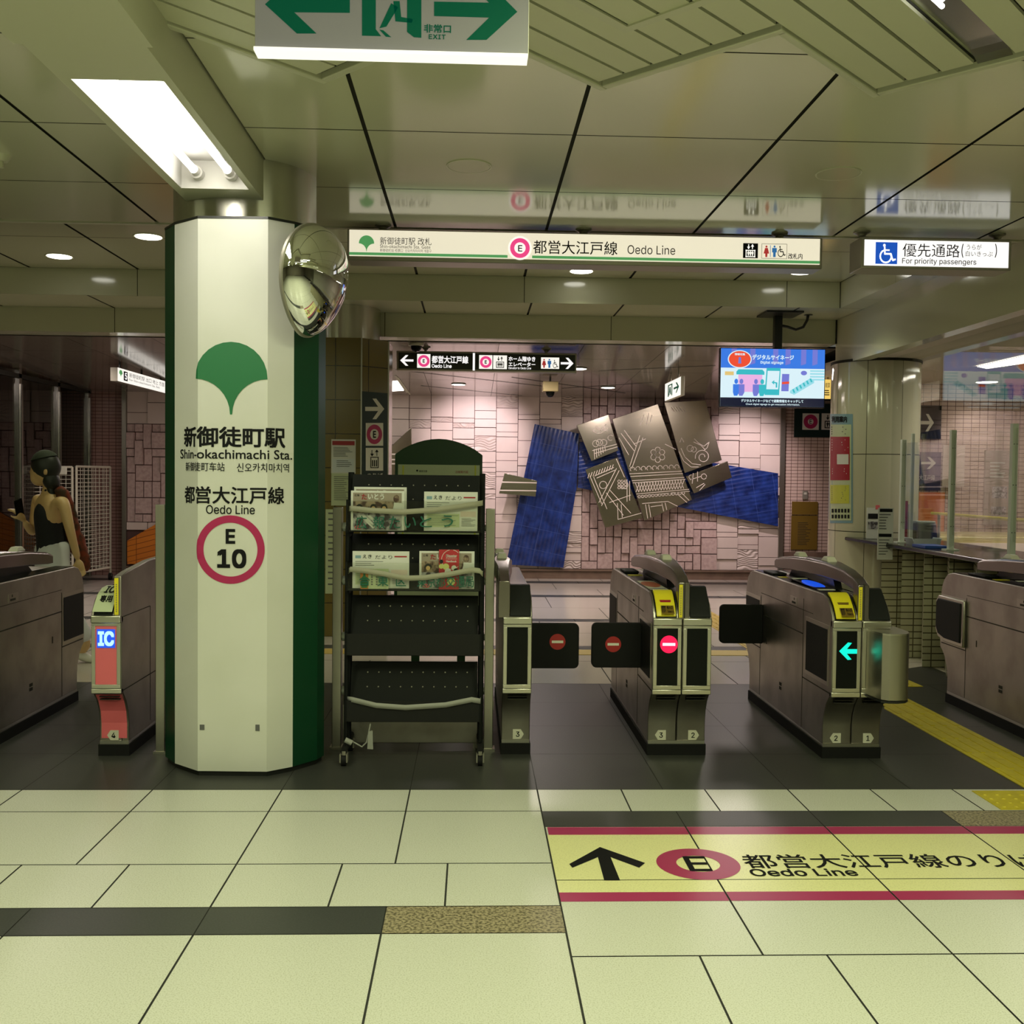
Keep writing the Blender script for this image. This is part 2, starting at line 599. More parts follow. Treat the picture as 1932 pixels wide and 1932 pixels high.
def text(parent, body, fn, m, bold=0.0, gap=1.0, cuts=(), name='lettering'):
    vs, fs, asp = glyphs(body, bold, gap)
    b = NB()
    # heavier strokes: the outline drawn again, slightly shifted
    kv = bold * 1.1
    ku = kv / asp
    sh = [(0, 0)] if bold < .003 else [(-ku, -kv), (ku, -kv), (-ku, kv), (ku, kv), (0, 0), (ku, 0), (-ku, 0)]
    nrm = (fn(.51, .5) - fn(.5, .5)).cross(fn(.5, .51) - fn(.5, .5)).normalized()
    for i_, (du, dv_) in enumerate(sh):
        # each pass a hair in front of the one before
        bv = [b.verts.new(((u + du + ku) / (1 + 2 * ku), (v + dv_ + kv) / (1 + 2 * kv), .00012 * i_)) for u, v in vs]
        for f in fs:
            try:
                b.faces.new([bv[i] for i in f])
            except ValueError:
                pass
    for c in cuts:
        bmesh.ops.bisect_plane(b, geom=b.verts[:] + b.edges[:] + b.faces[:], plane_co=(c, 0, 0), plane_no=(1, 0, 0))
    for v in b.verts:
        v.co = fn(v.co.x, v.co.y) + nrm * v.co.z
    return ob(name, b, m, parent)


def ptext(parent, body, px, Y, m, bold=0.0, gap=1.0, name='lettering'):
    x0, x1, z0, z1 = pbox(*px, Y)
    return text(parent, body, lambda u, v: Vector((x0 + u * (x1 - x0), Y, z0 + v * (z1 - z0))), m, bold, gap, name=name)


def prints(parent, px, Y, n, m='ink_grey', fill=0.45, name='print'):
    x0, x1, z0, z1 = pbox(*px, Y)
    b = NB()
    h = (z1 - z0) / n
    for k in range(n):
        w = (x1 - x0) * random.uniform(0.55, 1.0)
        bx(b, x0, x0 + w, Y, Y + 0.001, z1 - (k + fill) * h, z1 - k * h)
    return ob(name, b, m, parent)


def leaf_pts(n=14):
    """ginkgo-like fan: unit box 0..1 x 0..1"""
    p = []
    for k in range(n + 1):
        a = R(180 - 180 * k / n)
        p.append((0.5 + 0.5 * math.cos(a), 0.50 + 0.5 * math.sin(a)))
    p[0] = (0.0, 0.49)
    p[-1] = (1.0, 0.49)
    for k in range(1, 9):
        t = k / 8
        p.append((1.0 - 0.48 * (math.sin(t * math.pi / 2)) ** 0.9, 0.49 * (1 - t) ** 1.0 * (1 - 0.0 * t) if k < 8 else 0.0))
    out = p[:n + 1]
    # right flank: quarter arc bending inward
    for k in range(1, 9):
        a = R(90 * k / 8)
        out.append((1.0 - 0.485 * math.sin(a), 0.49 - 0.49 * (1 - math.cos(a))))
    for k in range(8, 0, -1):
        a = R(90 * k / 8)
        out.append((0.485 * math.sin(a), 0.49 - 0.49 * (1 - math.cos(a))))
    return out


def leaf(parent, px, Y, m):
    x0, x1, z0, z1 = pbox(*px, Y)
    b = NB()
    prism(b, [(x0 + u * (x1 - x0), z0 + v * (z1 - z0)) for u, v in leaf_pts()], 'y', Y, Y + 0.001)
    return ob('leaf_emblem', b, m, parent)


def pring(parent, c, r0, r1, Y, m, name='ring'):
    p = at(c[0], c[1], Y)
    k = Y / F
    b = NB()
    ringp(b, lambda x, z: (p.x + x, Y, p.z + z), r0 * k, r1 * k)
    return ob(name, b, m, parent)


def pdisc(parent, c, r, Y, m, name='disc', rz=None):
    p = at(c[0], c[1], Y)
    b = NB()
    disc(b, p.x, p.z, r * Y / F, Y, 0.001, (rz or r) * Y / F)
    return ob(name, b, m, parent)


ARROW = [(0, 0.5), (0.42, 1.0), (0.62, 1.0), (0.32, 0.6), (1, 0.6), (1, 0.4), (0.32, 0.4), (0.62, 0.0), (0.42, 0.0)]


def parrow(parent, px, Y, m, flip=False, name='arrow'):
    x0, x1, z0, z1 = pbox(*px, Y)
    b = NB()
    prism(b, [((x0 + (1 - u if flip else u) * (x1 - x0)), z0 + v * (z1 - z0)) for u, v in ARROW], 'y', Y, Y + 0.001)
    return ob(name, b, m, parent)


def person_icon(b, cx, z0, h, y, dress=False):
    disc(b, cx, z0 + h * 0.9, h * 0.09, y, 0.001, n=14)
    if dress:
        prism(b, [(cx - h * .12, z0 + h * .78), (cx + h * .12, z0 + h * .78), (cx + h * .24, z0 + h * .3), (cx + h * .1, z0 + h * .3), (cx + h * .08, z0), (cx - h * .08, z0), (cx - h * .1, z0 + h * .3), (cx - h * .24, z0 + h * .3)], 'y', y, y + 0.001)
    else:
        prism(b, [(cx - h * .2, z0 + h * .78), (cx + h * .2, z0 + h * .78), (cx + h * .2, z0 + h * .4), (cx + h * .11, z0 + h * .4), (cx + h * .11, z0), (cx - h * .11, z0), (cx - h * .11, z0 + h * .4), (cx - h * .2, z0 + h * .4)], 'y', y, y + 0.001)


def lift_icon(parent, px, Y, m, name='lift_icon'):
    """lift cabin with three riders and two arrows above"""
    x0, x1, z0, z1 = pbox(*px, Y)
    w, h = x1 - x0, z1 - z0
    b = NB()
    t = w * 0.09
    zc = z0 + h * 0.56
    for a in ((x0, x1, z0, z0 + t), (x0, x1, zc - t, zc), (x0, x0 + t, z0, zc), (x1 - t, x1, z0, zc)):
        bx(b, a[0], a[1], Y, Y + 0.001, a[2], a[3])
    for k in (0.28, 0.5, 0.72):
        person_icon(b, x0 + w * k, z0 + t * 1.6, h * 0.38, Y)
    za = zc + h * 0.08
    for k, s in ((0.3, -1), (0.7, 1)):
        cx = x0 + w * k
        bx(b, cx - t * .5, cx + t * .5, Y, Y + .001, za, z1)
        tip, bs = (z1, z1 - h * .17) if s > 0 else (za, za + h * .17)
        prism(b, [(cx, tip), (cx - w * .17, bs), (cx + w * .17, bs)], 'y', Y, Y + .001)
    return ob(name, b, m, parent)


def wheelchair(parent, px, Y, m, name='wheelchair_icon'):
    x0, x1, z0, z1 = pbox(*px, Y)
    w, h = x1 - x0, z1 - z0
    P = lambda u, v: (x0 + u * w, Y, z0 + v * h)
    b = NB()
    disc(b, x0 + .30 * w, z0 + .92 * h, .08 * w, Y, .001, .08 * h)

    def stroke(pts, t=.042):
        for p, q in zip(pts[:-1], pts[1:]):
            d = Vector((q[0] - p[0], q[1] - p[1])).normalized()
            n = Vector((-d.y, d.x)) * t
            d = d * t * .6
            poly(b, [P(p[0] + n.x - d.x, p[1] + n.y - d.y), P(q[0] + n.x + d.x, q[1] + n.y + d.y), P(q[0] - n.x + d.x, q[1] - n.y + d.y), P(p[0] - n.x - d.x, p[1] - n.y - d.y)])
    stroke([(.32, .82), (.34, .46), (.68, .46), (.84, .12), (.98, .17)], .05)
    stroke([(.33, .66), (.60, .66)])
    arc = [(.40 + .34 * math.cos(R(a)), .33 + .34 * math.sin(R(a))) for a in range(112, 385, 17)]
    stroke(arc)
    return ob(name, b, m, parent)
# ================================================================== SETTING: floor
TM = ['grout', 'cream_tile', 'dark_tile', 'band_tile', 'tan_granite', 'far_tile', 'gap_dark']


def tiles(b, xs, y0, y1, mi, g=0.0035):
    for x0, x1 in zip(xs[:-1], xs[1:]):
        f = poly(b, [(x0 + g, y0 + g, 0), (x1 - g, y0 + g, 0), (x1 - g, y1 - g, 0), (x0 + g, y1 - g, 0)])
        f.material_index = mi


def grid(a, s, lo, hi):
    k0 = math.floor((lo - a) / s)
    k1 = math.ceil((hi - a) / s)
    return [a + s * k for k in range(k0, k1 + 1)]


b = NB()
f = poly(b, [(-9, -5, -.004), (9, -5, -.004), (9, 15.2, -.004), (-9, 15.2, -.004)])
S = 0.592
XL = [x for x in grid(0.312, S, -8.5, 0.312) if x <= 0.3121]
XL4 = [x for x in grid(0.312, S * 2 / 3, -8.5, 0.312) if x <= 0.3121]
XR = [x for x in grid(0.312, S, 0.312, 7) if x >= 0.3119]
XR4 = [x for x in grid(0.312, S * 2 / 3, 0.312, 7) if x >= 0.3119]
tiles(b, XL, 4.426, 4.735, 1)
tiles(b, XL, 3.822, 4.426, 1)
tiles(b, XL4, 3.436, 3.822, 1)
tiles(b, [x for x in XL if x < -0.2], 3.230, 3.436, 3, .002)
tiles(b, XL[-2:], 3.230, 3.436, 4, .002)
y = 3.230
while y > -4.5:
    tiles(b, XL, y - S, y, 1)
    y -= S
tiles(b, XR4, 4.420, 4.735, 1)
tiles(b, XR[:4], 4.225, 4.420, 3, .002)
tiles(b, XR[3:], 4.225, 4.420, 4, .002)
tiles(b, XR, 3.655, 4.225, 1)
tiles(b, XR, 3.065, 3.655, 1)
y, q = 3.065, True
while y > -4.5:
    tiles(b, XR4 if q else XR, y - S, y, 1)
    y -= S
    q = not q
XD = grid(0.312, S, -8.9, 8.9)
y = 4.735
while y < 7.0:
    y2 = min(7.19, y + 0.614)
    tiles(b, XD, y, y2, 2, .0016)
    y = y2
rows = [(7.19, 8.08), (8.08, 8.64), (8.64, 8.81, 'b'), (8.81, 9.55), (9.55, 10.31), (10.31, 10.50, 'b'), (10.50, 11.4), (11.4, 12.42), (12.42, 12.64, 'b'), (12.64, 13.3), (13.3, 14.04), (14.04, 14.33, 'b'), (14.33, 14.8)]
f = poly(b, [(2.96, 7.19, .0008), (3.62, 7.19, .0008), (3.62, 7.95, .0008), (2.96, 7.55, .0008)])
f.material_index = 2
XF = grid(0.1, 0.9, -8.9, 8.9)
for k, r in enumerate(rows):
    tiles(b, [x + (0.37 * k) % 0.9 for x in XF[:-1]], r[0], r[1], 3 if len(r) > 2 else 5, .004)
ob('floor', b, TM, kind='structure')

# ================================================================== ceilings
Z0, ZC, ZU = 3.0, 3.23, 3.0


def panels(b, xs, ys, z, gx, gy, mi=1, up=True):
    for x0, x1 in zip(xs[:-1], xs[1:]):
        for y0, y1 in zip(ys[:-1], ys[1:]):
            f = poly(b, [(x0 + gx, y0 + gy, z), (x1 - gx, y0 + gy, z), (x1 - gx, y1 - gy, z), (x0 + gx, y1 - gy, z)])
            f.material_index = mi


b = NB()
ys = [-5.0, -3.72, -2.79, -1.86, -.93, 0, .93, 1.86, 2.79, 3.72, 4.65, 5.575, 6.45]
for x0, x1 in ((-9, -1.40), (-1.04, 3.48)):
    bx(b, x0, x1, -5, 6.45, Z0 + .012, Z0 + .03)
panels(b, [-1.04, -.497, .44, 1.365, 2.254, 3.18, 3.48], ys, Z0, .009, .0045)
panels(b, [-8.5, -7.6, -6.66, -5.72, -4.78, -3.84, -2.9, -1.955, -1.40], ys, Z0, .009, .0045)
ob('ceiling', b, ['gap_dark', 'ceiling_paint'], kind='structure')

b = NB()  # edge trim where the low ceiling stops
for x0, x1 in ((-9, -1.40), (-1.40, 3.48)):
    bx(b, x0, x1, 6.45, 6.49, Z0 - .006, Z0 + .24)
ob('trim_1', b, 'trim_paint', kind='structure')

b = NB()  # raised ceiling behind
bx(b, -9, 3.48, 6.49, 9.1, ZC + .012, ZC + .05)
panels(b, [-8.6, -7.65, -6.7, -5.75, -4.8, -3.86, -2.93, -1.95, -.512, .434, 1.37, 2.30, 3.268], [6.49, 7.9, 9.1], ZC, .011, .005)
ob('ceiling_raised', b, ['gap_dark', 'ceiling_paint'], kind='structure')

b = NB()  # stepped beam across the gates
bx(b, -9, 3.262, 9.112, 9.72, ZU + .012, ZC + .05)
for x0, x1 in zip([-9, -6.3, -2.94, .435, 2.78], [-6.3, -2.94, .435, 2.78, 3.262]):
    f = poly(b, [(x0 + .003, 9.10, ZU), (x1 - .003, 9.10, ZU), (x1 - .003, 9.10, ZC), (x0 + .003, 9.10, ZC)])
    f.material_index = 1
ux = [-9, -6.4, -5.4, -4.4, -3.37, -2.35, -1.33, -.47, .50, 1.32, 2.2, 2.9, 3.48]
panels(b, ux, [9.1, 9.78], ZU, .009, .003)
ob('beam_1', b, ['gap_dark', 'ceiling_paint'], kind='structure')
b = NB()
ZB = 2.772
bx(b, -9, 3.48, 9.79, 10.05, ZB + .004, ZU + .05)
for x0, x1 in zip([-9, -6.4, -3.37, -.85, 1.30], [-6.4, -3.37, -.85, 1.30, 3.48]):
    f = poly(b, [(x0 + .003, 9.78, ZB), (x1 - .003, 9.78, ZB), (x1 - .003, 9.78, ZU), (x0 + .003, 9.78, ZU)])
    f.material_index = 1
    f = poly(b, [(x0, 9.78, ZB), (x1, 9.78, ZB), (x1, 10.05, ZB), (x0, 10.05, ZB)])
    f.material_index = 1
ob('beam_2', b, ['gap_dark', 'ceiling_paint'], kind='structure')

b = NB()  # same steps along the office side
bx(b, 3.275, 3.48, 6.49, 9.72, ZU + .012, ZC + .05)
for y0, y1 in ((6.49, 7.9), (7.9, 9.1)):
    f = poly(b, [(3.265, y0, ZU), (3.265, y1 - .003, ZU), (3.265, y1 - .003, ZC), (3.265, y0, ZC)])
    f.material_index = 1
for y0, y1 in ((6.49, 7.6), (7.6, 8.65), (8.65, 9.1)):
    f = poly(b, [(3.265, y0, ZU), (3.48, y0, ZU), (3.48, y1 - .004, ZU), (3.265, y1 - .004, ZU)])
    f.material_index = 1
ob('beam_3', b, ['gap_dark', 'ceiling_paint'], kind='structure')
ZO = 2.56
b = NB()
bx(b, 3.48, 3.60, -5, 9.80, ZO, ZC)
ob('wall_office_fascia', b, 'ceiling_paint', kind='structure')
box('trim_2', 'line_dark', None, 3.468, 3.4805, 9.768, 9.7795, ZB, ZU, kind='structure')
box('ceiling_office', 'plaster', None, 3.60, 8.5, -5, 12.2, ZO + .02, ZO + .1, kind='structure')

b = NB()  # low glossy ceiling of the far concourse
y0, y1, z0, z1 = 10.05, 14.8, 2.765, 2.60
n = 15
xs = [-9 + 12.6 * k / n for k in range(n + 1)]
for xa, xb in zip(xs[:-1], xs[1:]):
    for k in range(5):
        ya, yb = y0 + (y1 - y0) * k / 5, y0 + (y1 - y0) * (k + 1) / 5
        za, zb = z0 + (z1 - z0) * k / 5, z0 + (z1 - z0) * (k + 1) / 5
        f = poly(b, [(xa + .002, ya + .004, za), (xb - .002, ya + .004, za), (xb - .002, yb - .004, zb), (xa + .002, yb - .004, zb)])
        f.material_index = 1
poly(b, [(-9, y0, z0 + .015), (9, y0, z0 + .015), (9, y1, z1 + .015), (-9, y1, z1 + .015)])
ob('ceiling_far', b, ['gap_dark', 'ceiling_far'], kind='structure')


def onfar(px, py, off=0.0):
    v = ray(px, py)
    k = (far_z0 - off - CAMH) / (v.z + far_s * v.y)
    return CAM0 + v * k


far_s = (2.765 - 2.60) / 4.75
far_z0 = 2.765 + far_s * 10.05
b = NB()
for p, q in (((746, 698), (1025, 729)), ((794, 728), (985, 747)), ((965, 712), (1180, 742)), ((1060, 733), (1230, 722)), ((1130, 700), (1350, 690))):
    P_, Q_ = onfar(*p, .003), onfar(*q, .003)
    n_ = Vector((-(Q_ - P_).y, (Q_ - P_).x, 0)).normalized() * .012
    poly(b, [P_ + n_, Q_ + n_, Q_ - n_, P_ - n_])
ob('trim_9', b, 'gap_dark', kind='structure')
t = thing('ceiling_light', 'small bright light panel in the far ceiling right of the olive tiled column', 'light', onfar(748, 730))
b = NB()
poly(b, [onfar(*q, .006) for q in ((728, 722), (750, 720), (762, 737), (728, 739))])
ob('lamp_panel', b, 'downlight_glow', t)
b = NB()
for p, q in (((750, 712), (774, 745)), ((746, 709), (768, 741))):
    P_, Q_ = onfar(*p, .004), onfar(*q, .004)
    n_ = Vector((-(Q_ - P_).y, (Q_ - P_).x, 0)).normalized() * .012
    poly(b, [P_ + n_, Q_ + n_, Q_ - n_, P_ - n_])
ob('lamp_frame', b, 'trim_paint', t)

# ------------------------------------------------------------------ lighting beam above the column
b = NB()
bx(b, -1.425, -1.04, 3.6 + 1.32, 5.35, 2.80, 3.02)
bx(b, -1.425, -1.04, 3.29, 3.595, 2.80, 3.02)
bx(b, -1.425, -1.385, 3.595, 4.92, 2.80, 3.02)
bx(b, -1.07, -1.04, 3.595, 4.92, 2.80, 3.02)
bx(b, -1.44, -1.012, -5, 3.285, 2.787, 3.02)
ob('beam_4', b, 'trim_paint', kind='structure')
t = thing('ceiling_light', 'recessed twin tube light in the beam running to the green and white column', 'light', (-1.228, 4.26, 2.80))
b = NB()
poly(b, [(-1.385, 3.595, 2.93), (-1.07, 3.595, 2.93), (-1.07, 4.92, 2.93), (-1.385, 4.92, 2.93)])
for p, q in (((-1.384, 3.596), (-1.071, 3.596)), ((-1.071, 3.596), (-1.071, 4.919)), ((-1.071, 4.919), (-1.384, 4.919)), ((-1.384, 4.919), (-1.384, 3.596))):
    poly(b, [(*p, 2.80), (*q, 2.80), (*q, 2.93), (*p, 2.93)])
ob('lamp_tray', b, 'lamp_tray', t)
for x in (-1.305, -1.15):
    b = NB()
    tube(b, [(x, 3.66, 2.865), (x, 4.83, 2.865)], 0.0165, 14)
    ob('lamp_tube', b, 'tube_glow', t)
    b = NB()
    tube(b, [(x, 4.83, 2.865), (x, 4.875, 2.865)], 0.021, 16)
    tube(b, [(x, 4.875, 2.865), (x, 4.918, 2.865)], 0.03, 16)
    ob('lamp_holder', b, 'lamp_tray', t)
lamp('beam_lamp', (-1.228, 4.13, 2.922), 0.26, 1.0, 12, WRM)

# ------------------------------------------------------------------ sawtooth louvre ceiling
def tsbox(b, t0, t1, s0, s1, z0, z1):
    v = [b.verts.new(ts(t, s, z)) for t in (t0, t1) for s in (s0, s1) for z in (z0, z1)]
    for f in ((0, 1, 3, 2), (4, 6, 7, 5), (0, 4, 5, 1), (2, 3, 7, 6), (0, 2, 6, 4), (1, 5, 7, 3)):
        b.faces.new([v[i] for i in f])


lv = NB()
tr = NB()
dk = NB()
for k, xp in enumerate(peaks):
    tA, sE = (xp - 3.99) / 2 ** .5, (xp + 3.99) / 2 ** .5
    sB = sE - 3.2
    for j in range(6):
        if j == 3 and k == 2:
            continue
        tsbox(lv, tA + j * W6 + .007, tA + (j + 1) * W6 - .007, sE - (3.2 if k == 1 else 1.5) if j == 3 else sB, sE - .05, 2.972, 2.985)
    tsbox(dk, tA + .002, tA + 3 * W6 - .007, sB, sE - .004, 2.988, 2.996)
    if k != 2:
        tsbox(dk, tA + 3 * W6 - .007, tA + 4 * W6 + .007, sE - (3.2 if k == 1 else 1.5), sE - .004, 2.988, 2.996)
    tsbox(dk, tA + 4 * W6 + .007, tA + 6 * W6 - .002, sB, sE - .004, 2.988, 2.996)
    tsbox(tr, tA, tA + 6 * W6, sE - .022, sE + .012, 2.962, 2.999)
    tsbox(tr, tA - .030, tA, sE - .757, sE + .012, 2.962, 2.999)
ob('ceiling_louvre', lv, 'strip_paint', kind='structure')
ob('trim_3', tr, 'trim_paint', bevel=.004, kind='structure')
ob('ceiling_louvre_backing', dk, 'gap_dark', kind='structure')
mat('reflector', (0.7, 0.7, 0.66), 0.22, 1.0)
for k, xp in enumerate(peaks):
    if k == 1:
        continue
    tA, sE = (xp - 3.99) / 2 ** .5, (xp + 3.99) / 2 ** .5
    t0, t1 = tA + 3 * W6 + .003, tA + 4 * W6 - .003
    sE -= (1.5, 1.02, 0, 1.5)[k]
    g = thing('trough_light', 'slim shiny trough light slot between the ceiling strips at upper right', 'light', ts((t0 + t1) / 2, sE - .9, 2.99)) if k == 2 else None
    b = NB()
    s0 = sE - (1.06 if k == 1 else 1.6)
    # curved reflector end and tray
    poly(b, [ts(t0, s0, 2.996), ts(t1, s0, 2.996), ts(t1, sE - .20, 2.996), ts(t0, sE - .20, 2.996)])
    pr = [(sE - .20, 2.996), (sE - .13, 2.993), (sE - .08, 2.986), (sE - .04, 2.972)]
    for p, q in zip(pr[:-1], pr[1:]):
        poly(b, [ts(t0, *p), ts(t1, *p), ts(t1, *q), ts(t0, *q)])
    ob('reflector' if g else 'ceiling_trough', b, 'reflector', g, kind=None if g else 'structure')
    b = NB()
    tube(b, [ts((t0 + t1) / 2, s0 + .1, 2.985), ts((t0 + t1) / 2, sE - .55, 2.985)], 0.008, 10)
    ob('lamp_tube' if g else 'ceiling_trough_tube', b, 'tube_glow', g, kind=None if g else 'structure')
# hatch frame in the strips
g = NB()
c = onz(1180, 60, 2.968)
tc, sc_ = (c.x - c.y) / 2 ** .5, (c.x + c.y) / 2 ** .5
tsbox(g, tc - .006, tc + .030, sc_ - 1.0, sc_ + .006, 2.966, 2.973)
tsbox(g, tc + .030, tc + .62, sc_ - .03, sc_ + .006, 2.966, 2.973)
tag(ob('ceiling_hatch', g, 'trim_paint'), 'thin square hatch frame set in the slatted ceiling panels', 'hatch')

# speakers, downlights, sprinkler
for p, lb in (((885, 313), 'flat round ceiling speaker above the Oedo Line hanging sign'), ((1582, 327), 'flat round ceiling speaker nearer the priority passengers sign')):
    c = onz(*p, Z0)
    g = thing('ceiling_speaker', lb, 'speaker', c, 'round speakers in the front ceiling')
    b = NB()
    lathe(b, c, [(.105, -.002), (.106, -.0045), (.112, -.0045), (.113, 0.0)], 40)
    ob('speaker_rim', b, 'trim_paint', g)
    b = NB()
    lathe(b, c, [(.104, -.001), (.104, -.004)], 40)
    ob('speaker_grille', b, 'ceiling_paint', g)
DL = [((280, 446), ZC, 'round downlight in the raised ceiling just left of the column'), ((112, 483), ZC, 'round downlight in the raised ceiling over the left gates'), ((1097, 511), ZC, 'round downlight just below the middle of the Oedo Line sign'), ((1513, 513), ZC, 'round downlight just below the right end of the Oedo Line sign')]


def downlight(c, r, lb, power, col, grp):
    g = thing('downlight', lb, 'light', c, grp)
    b = NB()
    lathe(b, c, [(r, -.003), (r * 1.12, -.006), (r * 1.16, 0)], 36)
    ob('downlight_rim', b, 'trim_paint', g)
    b = NB()
    lathe(b, c, [(r, -.004), (r, -.008)], 36)
    ob('downlight_lens', b, 'downlight_glow', g)
    l = bpy.data.lights.new('downlight_lamp', 'SPOT')
    l.energy, l.color, l.spot_size, l.spot_blend, l.shadow_soft_size = power, col, R(120), 0.6, r
    o = bpy.data.objects.new('downlight_lamp', l)
    COL.objects.link(o)
    o.location = (c[0], c[1], c[2] - .03)


for p, z, lb in DL:
    downlight(onz(*p, z), .095, lb, 34, GRN, 'downlights in the raised ceiling')


def far_z(y):
    return 2.765 + (2.60 - 2.765) * (y - 10.05) / 4.75


for p, Y, lb in (((865, 735), 13.3, 'round downlight in the far ceiling above the green map board'), ((1092, 710), 11.7, 'long looking round downlight beside the black hanging direction sign'), ((1147, 737), 13.4, 'round downlight in the far ceiling above the steel plaques')):
    c = at(*p, Y)
    downlight((c.x, Y, far_z(Y) - .004), .085, lb, 22, PNK, 'downlights in the far ceiling')
c = onz(2, 293, Z0)
b = NB()
lathe(b, c, [(.03, -.03), (.045, -.012), (.05, 0)], 24)
lathe(b, (c.x, c.y, c.z - .03), [(.012, -.03), (.012, 0)], 12)
tag(ob('sprinkler', b, 'trim_paint'), 'small round sprinkler head in the ceiling at the left edge', 'sprinkler')

# ================================================================== columns
def cyl_shell(b, cx, cy, r, z0, z1, n=64):
    A = [b.verts.new((cx + r * math.cos(2 * math.pi * k / n), cy + r * math.sin(2 * math.pi * k / n), z0)) for k in range(n)]
    B = [b.verts.new((cx + r * math.cos(2 * math.pi * k / n), cy + r * math.sin(2 * math.pi * k / n), z1)) for k in range(n)]
    for k in range(n):
        b.faces.new((A[k], A[(k + 1) % n], B[(k + 1) % n], B[k]))


CX, CY, CR = -1.195, 5.43, .36
b = NB()
cyl_shell(b, CX, CY, CR, 0, 3.01)
ob('column_1', b, 'chrome', kind='structure')
b = NB()
cyl_shell(b, CX, CY, CR + .004, 0, .08)
ob('trim_4', b, 'black_plastic', kind='structure')
# rear tiled column with chrome neck
C2X, C2Y, C2R = -1.235, 9.66, .375
b = NB()
cyl_shell(b, C2X, C2Y, C2R - .02, 0, 3.01)
ob('column_2', b, 'chrome', kind='structure')
ZT = 2.69
p0, p1, p2 = at(600, 700, 9.26), at(682, 700, 9.26), at(733, 700, 9.46)
oct2 = [(C2X - .46, C2Y + .2), (C2X - .46, 9.42), (p0.x - .02, 9.27), (p1.x, 9.27), (p2.x, 9.47), (p2.x, C2Y + .25), (C2X + .2, C2Y + .42), (C2X - .2, C2Y + .42), (C2X - .46, C2Y + .2)]
b = NB()
wall_uv(b, oct2, 0, ZT)
f = poly(b, [(*p, ZT) for p in oct2[:-1]])
ob('column_2_cladding', b, 'olive_tile', kind='structure')
b = NB()
for p in oct2[3:5]:
    bx(b, p[0] - .006, p[0] + .006, p[1] - .006, p[1] + .006, 0, ZT)
ob('trim_5', b, 'steel', kind='structure')
# glossy round column by the office
C3X, C3Y, C3R = 3.80, 9.6, .405
b = NB()
n = 64
for zz0, zz1 in ((0, .985), (.992, 1.70), (1.707, ZO + .02)):
    for k in range(8):
        a0, a1 = R(45 * k + 14), R(45 * k + 59 - .7)
        m_ = 8
        for i in range(m_):
            u0, u1 = a0 + (a1 - a0) * i / m_, a0 + (a1 - a0) * (i + 1) / m_
            poly(b, [(C3X + C3R * math.cos(u0), C3Y + C3R * math.sin(u0), zz0), (C3X + C3R * math.cos(u1), C3Y + C3R * math.sin(u1), zz0), (C3X + C3R * math.cos(u1), C3Y + C3R * math.sin(u1), zz1), (C3X + C3R * math.cos(u0), C3Y + C3R * math.sin(u0), zz1)])
bmesh.ops.remove_doubles(b, verts=b.verts, dist=.0005)
ob('column_3', b, 'column_tile', kind='structure')
b = NB()
cyl_shell(b, C3X, C3Y, C3R - .004, 0, ZO + .02)
ob('column_3_joints', b, 'line_dark', kind='structure')
b = NB()
lathe(b, (C3X, C3Y, ZO), [(C3R + .006, -.004), (C3R + .006, .02)], 64)
ob('trim_6', b, 'line_dark', kind='structure')

# ================================================================== far wall with relief
YW = 14.7
zw1 = 2.61
XA0, XA1 = at(240, 900, YW).x, at(1472, 900, YW).x
b = NB()
wall_uv(b, [(-9, YW + .1), (XA0, YW + .1)], 0, zw1 + .1)
wall_uv(b, [(XA1, YW + .1), (9, YW + .1)], 0, zw1 + .1)
ob('wall_back', b, 'pink_tile', kind='structure')
b = NB()
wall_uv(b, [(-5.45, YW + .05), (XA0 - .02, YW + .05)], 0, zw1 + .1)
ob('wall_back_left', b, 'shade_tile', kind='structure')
b = NB()
bx(b, XA0 - .06, XA0, YW - .05, YW + .1, 0, zw1)
bx(b, XA1 - .02, XA1 + .05, YW - .05, YW + .1, 0, zw1)
ob('trim_7', b, 'steel', kind='structure')

zb = at(900, 1072, YW).z
b = NB()
bx(b, XA0, XA1, YW - .02, YW + .1, 0, zb)
bx(b, XA0, XA1, YW - .06, YW + .1, zb - .025, zb)
x = XA0
while x < XA1:
    bx(b, x, x + .012, YW - .023, YW + .1, .03, zb - .03)
    x += .62
ob('baseboard_back', b, 'skirt', kind='structure')
box('baseboard_back_right', 'skirt', None, XA1 + .05, 9, YW + .04, YW + .1, 0, at(1500, 1042, YW).z, kind='structure')

rb = {'pink_block': NB(), 'pink_wave': NB(), 'pink_rough': NB()}


def blk(m, x0, x1, z0, z1, d, g=.006):
    bx(rb[m], x0 + g, x1 - g, YW - d, YW + .06, z0 + g, z1 - g)


BX0, BX1 = at(1097, 990, YW).x, at(1352, 990, YW).x
LX1 = at(318, 900, YW).x
zl1, zl0 = at(280, 800, YW).z, at(280, 985, YW).z


def basket(x0, x1, z0, z1, dmax):
    U = .118
    nx, nz = max(1, round((x1 - x0) / U)), max(1, round((z1 - z0) / U))
    ux, uz = (x1 - x0) / nx, (z1 - z0) / nz
    used = set()
    for j in range(nz):
        for i in range(nx):
            if (i, j) in used:
                continue
            opts = [(1, 1), (2, 1), (1, 2), (2, 2), (3, 1), (1, 3), (2, 1), (1, 2)]
            random.shuffle(opts)
            for w, h in opts + [(1, 1)]:
                cells = [(i + a, j + c_) for a in range(w) for c_ in range(h)]
                if all(cc not in used and cc[0] < nx and cc[1] < nz for cc in cells):
                    used.update(cells)
                    blk('pink_rough', x0 + i * ux, x0 + (i + w) * ux, z0 + j * uz, z0 + (j + h) * uz, random.choice([.01, .02, .03, .045, dmax]), .0065)
                    break


